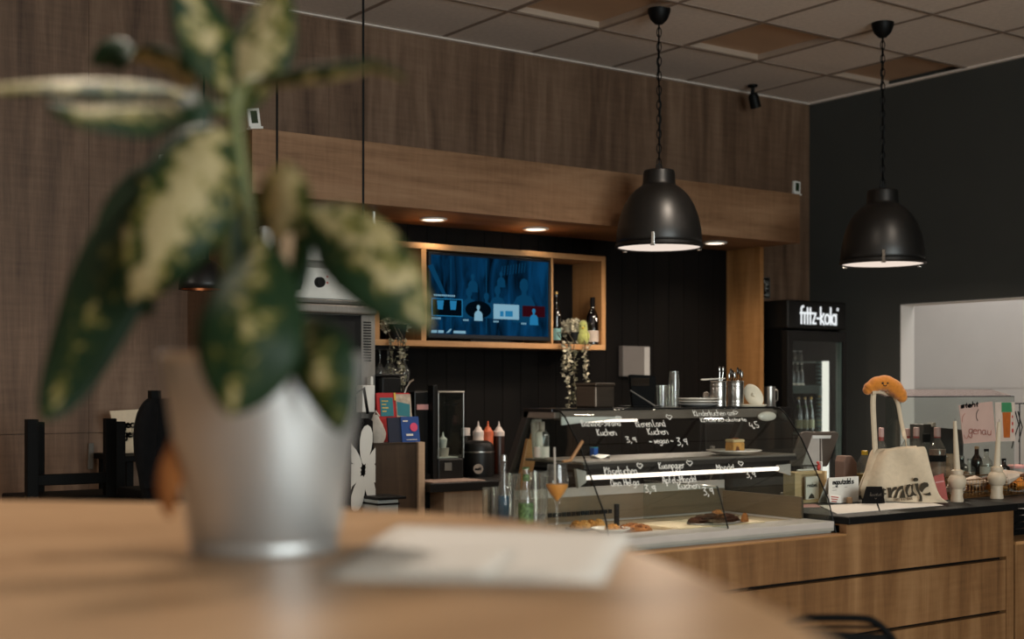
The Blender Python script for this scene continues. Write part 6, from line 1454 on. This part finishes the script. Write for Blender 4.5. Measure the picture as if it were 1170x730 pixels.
p, s = lp(636.5, 3.2); ht = at(636, 530, Y=3.2).z - LZ; hb = at(636, 574, Y=3.2).z - LZ; hl = at(636, 553, Y=3.2).z - LZ
t = thing('spritz_glass', 'stemmed wine glass with orange drink in front of the display case', 'wine glass', p)
R = 13.2 * s
MB().shell([(R * .8, 0), (R * .76, .003), (.006, .008), (.004, .03), (.004, hb - .01), (.008, hb), (R * .62, hb + (hl - hb) * .45), (R, hl - .006), (R * .98, hl + .01), (R * .8, ht)], p, 32).build('glass_body', W['clear_glass'], t, smooth=True)
MB().lathe([(0, hb + .003), (R * .58, hb + (hl - hb) * .46), (R * .94, hl - .006), (R * .94, hl), (0, hl)], p, 28).build('drink', mat('spritz', (228, 150, 44), .3, var=.12), t, smooth=True)
MB().tube([p + UP * (hl - .02) - RV * 2 * s, p + UP * (at(634, 511, Y=3.2).z - LZ) - RV * 3 * s], 1.2 * s, 8).build('straw', W['cup_grey'], t, smooth=True)
# wooden board leaning inside left frame
p, s = lp(588, 3.74)
t = thing('cutting_board', 'warm wooden board leaning behind the left end of the display case', 'board', p); h = at(588, 500, Y=3.74).z - LZ
M = Matrix.Translation(p) @ Matrix.Rotation(.25, 4, 'Y'); MB().box(-8 * s, 9 * s, 0, .018, .0, h, M=M).build('board_body', W['oak_warm'], t, bevel=.004)
MB().box(-3 * s, 3 * s, 0.002, .016, h, h + 8 * s, M=M).build('handle', W['oak_warm'], t, bevel=.004)
# ------------------------------------------------------------------ bar stools, side table, jacket at the left wall
YL = 5.2
def bx(px, Y=YL): return ratio(px) * Y
def zz_(px, py, Y=YL): return at(px, py, Y=Y).z
t = thing('bar_chair', 'black square-framed bar chair at the left in front of the oak wall', 'chair', (bx(80), YL, 0))
sz = zz_(90, 563); pw = .02
for px, Y, top_ in ((36, YL - .16, 479), (125.5, YL - .16, 478)):
    MB().box(bx(px, Y) - pw, bx(px, Y) + pw, Y - pw, Y + pw, 0, zz_(px, top_, Y)).build('leg', W['black_matte'], t, bevel=.002)
for px, Y, top_ in ((43.5, YL + .14, 482), (136, YL + .14, 481.5)):
    MB().box(bx(px, Y) - pw, bx(px, Y) + pw, Y - pw, Y + pw, 0, zz_(px, top_, Y)).build('leg', W['black_matte'], t, bevel=.002)
MB().box(bx(36, YL - .16), bx(125.5, YL - .16), YL - .175, YL - .145, zz_(80, 553.5, YL - .16), zz_(80, 541, YL - .16)).build('back_rail', W['black_matte'], t, bevel=.003)
MB().box(bx(36, YL - .16) - pw, bx(136, YL + .14) + pw, YL - .18, YL + .16, sz - .05, sz).build('seat', W['black_matte'], t, bevel=.006)
MB().box(bx(40), bx(131), YL - .17, YL - .15, .3, .33).build('foot_rail', W['black_matte'], t)
t = thing('bar_table', 'small black bar table against the oak wall carrying sign and bulb lamp', 'table', (bx(165, 5.72), 5.72, 0))
tz = zz_(150, 520.5, 5.6); x0, x1 = bx(137.5, 5.6), bx(215, 5.6)
MB().box(x0, x1, 5.56, 5.94, tz - .025, tz).build('top', W['black_matte'], t, bevel=.003)
for x in (x0 + .02, x1 - .05):
    for y in (5.58, 5.9): MB().box(x, x + .03, y, y + .03, 0, tz - .025).build('leg', W['black_matte'], t)
MB().box(x0 + .02, x1 - .02, 5.585, 5.60, zz_(160, 560, 5.58) - .03, zz_(160, 560, 5.58)).build('cross_rail', W['black_matte'], t)
# white sign
P = [at(x, y, Y=5.84) for x, y in ((137.5, 520), (168, 520), (170, 467), (125.5, 469.5))]; P[0].z = P[1].z = tz
t = thing('table_sign', 'cream canvas sign with two dark words on the small black bar table', 'sign', ((P[0].x + P[1].x) / 2, 5.84, tz))
o = P[0]; MB().prism([(p.x - o.x, p.z - o.z) for p in P], o, (1, 0, 0), (0, 0, 1), .012).build('board', W['canvas'], t)
for tx, y0_, x0p, x1p in (('geco', 488, 139.5, 158), ('genu', 499, 141, 161)):
    q = at(x0p, y0_ , Y=5.836); q2 = at(x1p, y0_, Y=5.836); s = dist(q) / FPX
    letter(MB(), tx, q, (1, 0, 0), (0, 0, 1), q2.x - q.x, 8 * s, .008, 0).build('word', W['ink_black'], t)
p = Vector((bx(156.5, 5.72), 5.72, tz)); s = dist(p) / FPX
t = thing('bulb_lamp', 'clear filament bulb on a brass base in front of the cream sign', 'lamp', p)
MB().lathe([(0, 0), (3.6 * s, 0), (3.6 * s, 5 * s), (2.6 * s, 6 * s), (2.6 * s, 9.5 * s), (0, 9.5 * s)], p, 20).build('base', mat('brass', (150, 116, 70), .35, metal=.9), t, smooth=True)
MB().lathe([(2.4 * s, 9.5 * s), (3.4 * s, 14 * s), (6.2 * s, 23 * s), (6.4 * s, 28 * s), (5 * s, 33.5 * s), (2 * s, 37 * s), (0, 37.6 * s)], p, 24).build('bulb', W['clear_glass'], t, smooth=True)
MB().tube([p + UP * 10 * s, p + UP * 17 * s - RV * 2 * s, p + UP * 29 * s - RV * 1.6 * s, p + UP * 30 * s + RV * 1.6 * s, p + UP * 17 * s + RV * 2 * s], .0012, 5).build('filament', W['brass'], t)
# second stool with a black jacket
Y2 = 4.6
t = thing('bar_stool', 'black bar stool under the black jacket, left of the plant pot', 'stool', (bx(185, Y2), Y2, 0))
for px in (176.5, 205): MB().box(bx(px, Y2) - .018, bx(px, Y2) + .018, Y2 - .018, Y2 + .018, 0, zz_(px, 446, Y2)).build('leg', W['black_matte'], t, bevel=.002)
for px in (184, 214): MB().box(bx(px, Y2 + .3) - .018, bx(px, Y2 + .3) + .018, Y2 + .28, Y2 + .32, 0, zz_(px, 566, Y2 + .3)).build('leg', W['black_matte'], t)
MB().box(bx(172, Y2), bx(218, Y2 + .3), Y2 - .02, Y2 + .34, zz_(180, 572, Y2), zz_(180, 562, Y2)).build('seat', W['black_matte'], t, bevel=.006)
MB().box(bx(176.5, Y2), bx(205, Y2), Y2 - .012, Y2 + .012, zz_(190, 470, Y2), zz_(190, 455, Y2)).build('back_rail', W['black_matte'], t)
lft = [(456, 168, 196), (459, 163, 200), (466, 158.5, 204), (476, 155, 206), (490, 152.5, 207), (505, 152, 207), (520, 153, 206), (534, 156, 206), (545, 158, 206), (556, 160, 207), (575, 163, 208)]
rows = []
for y, a, b_ in lft:
    r_ = []
    for k in range(17):
        q_ = 2 * math.pi * k / 16; f = .5 - .5 * math.cos(q_); x = a + (b_ - a) * f
        r_.append(at(x, y + 1.2 * math.sin(k * 2 + y), Y=Y2 - .09 * math.sin(q_) * (1 if q_ < math.pi else .8) + .0))
    rows.append(r_)
t = thing('black_jacket', 'black jacket draped over the stool back, left of the plant pot', 'jacket', (bx(180, Y2), Y2, rows[-1][0].z))
b = MB().grid(rows); n0 = len(b.v); b.f.append(tuple(range(16))); b.build('jacket_body', W['black_cloth'], t, smooth=True, flat_angle=70, sub=1)
b = MB().tube([at(173, 462, Y=Y2 - .08), at(168, 485, Y=Y2 - .10), at(166, 520, Y=Y2 - .10), at(169, 556, Y=Y2 - .09)], [.025, .036, .034, .028], 12); b.build('sleeve', W['black_cloth'], t, smooth=True)
# grey thermostat stick on the wall
P = [at(99.5, 536, Y=5.99), at(107, 506, Y=5.99)]
o = tag(MB().prism([(0, 0), (P[1].x - P[0].x - .005, 0), (P[1].x - P[0].x, P[1].z - P[0].z), (.005, P[1].z - P[0].z)], P[0], (1, 0, 0), (0, 0, 1), -.008).build('wall_plate', mat('plate_grey', (84, 78, 70), .5), bevel=.002), 'narrow grey plate on the oak wall behind the bar chair', 'wall plate')
o.location.y = 5.985
# ------------------------------------------------------------------ foreground table
TT = H - .17
far = [(-420, 569), (-120, 570), (60, 571.5), (220, 574.5), (380, 580), (480, 585), (560, 591), (620, 598.5), (670, 609), (710, 622), (770, 645), (840, 674), (900, 702), (950, 731), (1000, 772), (1040, 830)]
pts = [at(x, y, Z=TT) for x, y in far]
pts += [FV * .25 + RV * .40, FV * -.1 + RV * .42, FV * -.55 + RV * .35, FV * -.65 - RV * .9, FV * .3 - RV * 1.7, FV * 1.2 - RV * 1.75]
for p in pts: p.z = TT
t = thing('bar_height_table', 'large light oak table in the foreground carrying plant and papers', 'table', (0.4, 0.7, 0))
b = MB(); n = len(pts)
b.add(pts + [p - UP * .035 for p in pts], [tuple(range(n - 1, -1, -1)), tuple(range(n, 2 * n))] + [(i, (i + 1) % n, n + (i + 1) % n, n + i) for i in range(n)])
b.build('tabletop', W['oak_table'], t, bevel=.003)
for a, c_ in ((1.5, -1.0), (1.5, .0), (-.3, -.8), (-.3, .2)):
    p = FV * a + RV * c_; MB().box(p.x - .03, p.x + .03, p.y - .03, p.y + .03, 0, TT - .035).build('leg', W['black_metal'], t)
# papers
def sheet_tt(pts, z, label, lift=0.0):
    P = [at(x, y, Z=z) for x, y in pts]
    rows = []
    n = 8
    for i in range(n + 1):
        f = i / n; a = P[0].lerp(P[3], f); b_ = P[1].lerp(P[2], f)
        rows.append([a.lerp(b_, j / n) + UP * (lift * ((j / n - .5) ** 2) * 2 * (1 - .3 * f) + .0008) for j in range(n + 1)])
    o = MB().grid(rows).build('paper_sheet', W['paper_fore'], smooth=True, solid=.0008); return tag(o, label, 'paper')
mat('paper_fore', (196, 190, 182), .75, var=.02, scale=6)
sheet_tt([(357, 662), (690, 667), (722, 609), (455, 601)], TT + .0006, 'white paper sheet lying on the foreground table right of the plant pot', .0)
sheet_tt([(372, 657), (560, 660), (590, 630), (410, 634)], TT + .003, 'smaller white paper on top of the large sheet beside the pot', .002)
# pot
tp = 1.424; pc = at(302, 630, Z=TT); s = dist(pc) / FPX
t = thing('potted_plant', 'variegated leafy plant in a tapered zinc pot on the foreground table', 'potted plant', pc)
zr = at(302, 404, t=dist(pc)).z - TT; Rr, Rb = 117 * s, 84 * s
MB().lathe([(0, 0), (Rb * .97, 0), (Rb, .003), (Rb * 1.0, .012), (Rb * .985, .014), (Rb * 1.02, .02), (Rb + (Rr - Rb) * .92, zr * .93), (Rr * .985, zr * .975), (Rr, zr * .985), (Rr * 1.008, zr * .993), (Rr, zr), (Rr * .97, zr * .995), (Rr * .95, zr * .93), (Rb, .03), (0, .03)], pc, 96).build('plant_pot', W['zinc'], t, smooth=True)
MB().lathe([(0, zr * .87), (Rr * .93, zr * .86), (Rr * .9, zr * .8), (0, zr * .8)], pc, 40).build('soil', mat('soil', (50, 36, 26), .95, var=.4, scale=60, bump=.6), t)
# leaf material: cream centre breaking up into green
def leafmat():
    m, nt, out = newmat('leaf_variegated'); uv = N(nt, 'ShaderNodeUVMap'); sp = N(nt, 'ShaderNodeSeparateXYZ'); nt.links.new(uv.outputs[0], sp.inputs[0])
    tc = N(nt, 'ShaderNodeTexCoord')
    def math_(op, a, b_, c=None):
        n = N(nt, 'ShaderNodeMath', operation=op)
        for i, x in enumerate((a, b_, c)):
            if x is None: continue
            if isinstance(x, (int, float)): n.inputs[i].default_value = x
            else: nt.links.new(x, n.inputs[i])
        return n.outputs[0]
    no = N(nt, 'ShaderNodeTexNoise'); no.inputs['Scale'].default_value = 52; no.inputs['Detail'].default_value = 3; no.inputs['Distortion'].default_value = 0.8
    nt.links.new(tc.outputs['Object'], no.inputs['Vector'])
    no2 = N(nt, 'ShaderNodeTexNoise'); no2.inputs['Scale'].default_value = 14; nt.links.new(tc.outputs['Object'], no2.inputs['Vector'])
    ac = math_('ABSOLUTE', math_('SUBTRACT', sp.outputs[0], 0.5), 0); ac = math_('MULTIPLY', ac, 1.25)
    f = math_('ADD', ac, math_('MULTIPLY', math_('SUBTRACT', no.outputs['Fac'], .5), 1.9)); f = math_('ADD', f, math_('MULTIPLY', math_('SUBTRACT', no2.outputs['Fac'], .5), .5))
    at_ = N(nt, 'ShaderNodeAttribute', attribute_type='OBJECT', attribute_name='["green"]')
    f = math_('ADD', math_('ADD', f, at_.outputs['Fac']), .12)
    sk = N(nt, 'ShaderNodeAttribute', attribute_type='OBJECT', attribute_name='["skew"]')
    f = math_('MULTIPLY_ADD', math_('SUBTRACT', sp.outputs[0], .5), sk.outputs['Fac'], f)
    rp = N(nt, 'ShaderNodeValToRGB'); e = rp.color_ramp.elements
    e[0].position = .10; e[0].color = lin((158, 144, 106)); e[1].position = .50; e[1].color = lin((20, 42, 20))
    k = e.new(.22); k.color = lin((120, 110, 58)); k = e.new(.33); k.color = lin((62, 68, 24)); 
    nt.links.new(f, rp.inputs[0])
    b = N(nt, 'ShaderNodeBsdfPrincipled'); b.inputs['Roughness'].default_value = .52; b.inputs['Specular IOR Level'].default_value = .22
    nt.links.new(rp.outputs[0], b.inputs['Base Color'])
    tr = N(nt, 'ShaderNodeBsdfTranslucent'); nt.links.new(rp.outputs[0], tr.inputs[0])
    mx = N(nt, 'ShaderNodeMixShader'); mx.inputs[0].default_value = .18
    nt.links.new(b.outputs[0], mx.inputs[1]); nt.links.new(tr.outputs[0], mx.inputs[2]); nt.links.new(mx.outputs[0], out.inputs[0])
    MATS['leaf_variegated'] = m; return m
leafmat(); mat('stem_green', (84, 88, 44), .5, var=.15); mat('stem_pale', (170, 140, 110), .5, var=.12); mat('dry_leaf', (140, 84, 36), .8, var=.3, scale=30)
def leaf(path, wpx, roll=0, green=0.0, fold=.35, nm='leaf', m=None, peak=.45, skew=0.0):
    P = [at(x, y, t=tp + d) for x, y, d in path]
    P = [Vector(q) for q in smooth_line([tuple(p) for p in P], 6)]; n = len(P); m_ = 9
    s = tp / FPX; cam = Vector((0, 0, H)); vs = []; uv = []; fs = []
    for i, p in enumerate(P):
        v = i / (n - 1); tg = (P[min(i + 1, n - 1)] - P[max(i - 1, 0)]).normalized()
        nn = (cam - p); nn = (nn - tg * nn.dot(tg)).normalized(); nn = Matrix.Rotation(math.radians(roll), 3, tg) @ nn
        sd = tg.cross(nn).normalized()
        g = v / peak * .5 if v < peak else .5 + (v - peak) / (1 - peak) * .5
        w_ = wpx * s * .5 * max(0.02, math.sin(math.pi * min(max(g, 0.01), .995)) ** .8)
        for j in range(m_):
            a = j / (m_ - 1) * 2 - 1
            vs.append(p + sd * a * w_ * math.cos(fold * .6) - nn * (abs(a) ** 1.3) * w_ * math.sin(fold) * .8 + nn * .02 * wpx * s * math.sin(v * 14 + a * 2) * abs(a)); uv.append((j / (m_ - 1), v))
    for i in range(n - 1):
        for j in range(m_ - 1): fs.append((i * m_ + j, i * m_ + j + 1, (i + 1) * m_ + j + 1, (i + 1) * m_ + j))
    b = MB().add(vs, fs); b.uv = uv
    o = b.build(nm, m or W['leaf_variegated'], t, smooth=True, flat_angle=120, solid=.0012); o['green'] = green; o['skew'] = skew
    return o
def petiole(path, r0, r1, m='stem_green'):
    P = [at(x, y, t=tp + d) for x, y, d in path]; P = [Vector(q) for q in smooth_line([tuple(p) for p in P], 4)]; n = len(P)
    MB().tube(P, [r0 + (r1 - r0) * i / (n - 1) for i in range(n)], 10).build('stem', W[m], t, smooth=True)
s1 = tp / FPX
petiole([(305, 440, 0), (300, 360, 0), (285, 260, .0), (272, 170, 0), (266, 100, 0)], 11 * s1, 8 * s1)
petiole([(290, 430, .02), (262, 330, .03), (255, 240, .05), (240, 160, .04)], 8 * s1, 6 * s1, 'stem_green')
petiole([(310, 430, 0), (322, 330, -.02), (330, 262, -.03), (340, 236, -.03)], 8 * s1, 6 * s1, 'stem_pale')
petiole([(266, 130, 0), (280, 98, 0), (300, 92, 0)], 7 * s1, 5 * s1); petiole([(268, 130, 0), (240, 122, 0), (215, 112, .0)], 8 * s1, 7 * s1)
petiole([(300, 430, .05), (240, 260, .08), (200, 210, .08), (170, 205, .07)], 7 * s1, 5 * s1)
petiole([(315, 430, .02), (345, 370, .03), (352, 368, .03)], 6 * s1, 5 * s1)
leaf([(262, 150, -.03), (235, 175, -.05), (205, 235, -.07), (172, 300, -.07), (150, 345, -.05)], 112, 12, -.20, peak=.45)        # big pale leaf in the middle
leaf([(250, 150, .02), (262, 200, .05), (270, 260, .06), (262, 330, .06)], 60, -25, .35)                                     # dark green behind it
leaf([(185, 205, .05), (150, 255, .05), (112, 340, .03), (75, 430, .0), (50, 480, -.02)], 104, 28, .22, peak=.4)               # long dark drooping leaf
leaf([(200, 190, .08), (165, 215, .08), (140, 270, .07), (150, 330, .06), (175, 358, .06)], 78, 20, .35)                       # dark leaf between
leaf([(298, 268, -.06), (294, 310, -.12), (286, 370, -.165), (274, 430, -.17), (262, 474, -.165)], 112, 8, .16, peak=.55, skew=-.25)         # green front leaf
leaf([(345, 240, -.04), (385, 262, -.07), (425, 300, -.10), (465, 345, -.10), (492, 376, -.09)], 92, -14, .0, peak=.42, skew=.9)         # broad right leaf
leaf([(342, 362, -.03), (358, 395, -.12), (374, 440, -.135), (389, 494, -.13)], 72, 16, .16, peak=.45)                            # lower right leaf
leaf([(312, 275, -.02), (318, 250, -.06), (326, 215, -.10), (330, 186, -.12)], 60, -10, -.3)                                   # pale upright leaf
leaf([(222, 108, .0), (170, 95, .0), (110, 92, -.02), (50, 93, -.04), (-25, 100, -.05)], 66, 76, -.16, fold=.5)                 # level leaf to the left
leaf([(228, 128, -.04), (185, 122, -.08), (140, 124, -.12), (95, 124, -.15), (55, 116, -.16)], 78, 66, -.02, fold=.5)            # second level leaf
leaf([(150, 70, .13), (138, 63, .14), (122, 62, .15), (104, 72, .16)], 44, 10, .9, fold=.5)
leaf([(226, 104, .04), (200, 84, .06), (172, 70, .1), (150, 68, .12)], 46, -45, -.1, fold=.5)                   # far leaf with dark tip
leaf([(262, 110, .0), (250, 70, -.02), (232, 25, -.04), (205, -30, -.05)], 76, 30, .0, peak=.55)                                # upright leaf, left arm of the fork
leaf([(262, 140, .02), (278, 90, .02), (300, 40, .03), (322, -25, .04)], 84, -30, -.20, peak=.55)                                # upright leaf, right arm of the fork
leaf([(292, 98, .0), (330, 98, -.02), (380, 92, -.04), (425, 82, -.05), (464, 92, -.05)], 58, 74, -.10, fold=.5)                 # level leaf to the right
leaf([(224, 100, -.10), (224, 112, -.12), (225, 124, -.13), (226, 144, -.13)], 46, 0, .9, peak=.5)                                                          # dark tip pointing to the viewer
leaf([(352, 245, .05), (330, 290, .07), (312, 340, .06), (300, 380, .04)], 66, 35, .30)                                          # dark leaf behind the stems
leaf([(214, 470, -.02), (200, 520, -.04), (190, 560, -.05), (194, 592, -.04)], 34, 30, 0, nm='dry_leaf', m=W['dry_leaf'])         # withered leaf
petiole([(215, 410, -.0), (214, 440, -.02), (214, 475, -.02)], 3 * s1, 2 * s1, 'stem_pale')
# ------------------------------------------------------------------ black tube chair between table and counter
tc_ = 2.7
t = thing('tube_chair', 'black tube-framed chair in front of the oak drawers, behind the table edge', 'chair', Vector((at(960, 720, t=tc_ + .2).x, at(960, 720, t=tc_ + .2).y, 0)))
def cp_(x, y, d=0): return at(x, y, t=tc_ + d)
hoop = [cp_(862, 800), cp_(880, 735), cp_(897, 715), cp_(915, 707.5), cp_(940, 705.8), cp_(985, 706.5), cp_(1000, 711), cp_(1010, 719), cp_(1020, 731), cp_(1032, 760), cp_(1040, 800)]
hoop = [Vector(q) for q in smooth_line([tuple(p) for p in hoop], 5)]
MB().tube(hoop, .0075, 12).build('back_frame', W['black_matte'], t, smooth=True)
MB().tube([cp_(890, 716), cp_(1006, 716.5)], .0035, 8).build('back_rail', W['black_matte'], t)
MB().add([cp_(878, 722, -.03), cp_(930, 719, -.03), cp_(980, 723, -.03), cp_(1012, 724, -.03), cp_(1034, 765, -.03), cp_(1040, 850, -.03), cp_(868, 850, -.03)] , [(0, 1, 2, 3, 4, 5, 6)]).build('back_panel', W['black_matte'], t, solid=.012, bevel=.003)
bt_ = cp_(868, 850), cp_(1040, 850); zs = .62
w0 = hoop[0] - RV * 0; sx0 = cp_(862, 800); sx1 = cp_(1040, 800)
c0 = Vector((sx0.x, sx0.y, 0)); c1 = Vector((sx1.x, sx1.y, 0))
sq = [c0, c1, c1 + FV * .40, c0 + FV * .40]
b = MB().add([p + UP * zs for p in sq] + [p + UP * (zs + .04) for p in sq], [(3, 2, 1, 0), (4, 5, 6, 7), (0, 1, 5, 4), (1, 2, 6, 5), (2, 3, 7, 6), (3, 0, 4, 7)]); b.build('seat', W['black_matte'], t, bevel=.015)
for k, p in enumerate(sq):
    top_ = zs if k > 1 else (hoop[0].z if k == 0 else hoop[-1].z)
    MB().tube([Vector((p.x, p.y, 0)), p + UP * top_], .0075, 10).build('leg', W['black_matte'], t)
# pendant over the foreground table, out of the picture, lighting it; a second added to warm the left wall
for c, E_, lb in ((FV * 1.84 - RV * .6 + UP * 2.62, TABLE, 'black dome pendant lamp above the foreground table, outside the picture'), (Vector((.55, 4.75, 2.15)), TABLE * .8, 'added black dome pendant lamp above the seats at the left wall, outside the picture')):
    r = thing('table_pendant_lamp', lb, 'pendant lamp', c, 'pendants outside the picture')
    MB().shell([(.19, 0), (.18, .1), (.14, .19), (.08, .24), (.05, .3), (0, .31)], c, 40).build('shade', W['black_satin'], r, smooth=True, solid=.003)
    MB().lathe([(0, .0), (.185, .002), (.185, .006), (0, .006)], c, 40).build('diffuser', W['lamp_disc'], r)
    MB().tube([c + UP * .3, Vector((c.x, c.y, CZ))], .005, 6).build('cable', W['black_metal'], r)
    L = bpy.data.lights.new('bulb', 'AREA'); L.shape = 'DISK'; L.size = .16; L.energy = E_; L.color = (1, .88, .75)
    o = bpy.data.objects.new('bulb', L); COL.objects.link(o); o.parent = r; o.location = (0, 0, -.02)
# ------------------------------------------------------------------ camera
cam = bpy.data.cameras.new('camera'); co = bpy.data.objects.new('camera', cam); COL.objects.link(co); S.camera = co
co.location = (0, 0, H); co.rotation_euler = (math.radians(90), 0, -math.atan2(FX, FY))
cam.sensor_width = 36; cam.lens = FPX / 1170 * 36; cam.shift_y = (HY - 365) / 1170
cam.clip_start = .05; cam.clip_end = 60
cam.dof.use_dof = True; cam.dof.focus_distance = 5.3; cam.dof.aperture_fstop = 2.1
S.view_settings.view_transform = 'Standard'; S.view_settings.look = 'None'; S.view_settings.gamma = 1; S.view_settings.use_curve_mapping = False
S.view_settings.exposure = EXPO
S.cycles.use_denoising = True; S.cycles.max_bounces = 10; S.cycles.transparent_max_bounces = 32; S.cycles.sample_clamp_indirect = 4; S.cycles.caustics_reflective = False; S.cycles.caustics_refractive = False
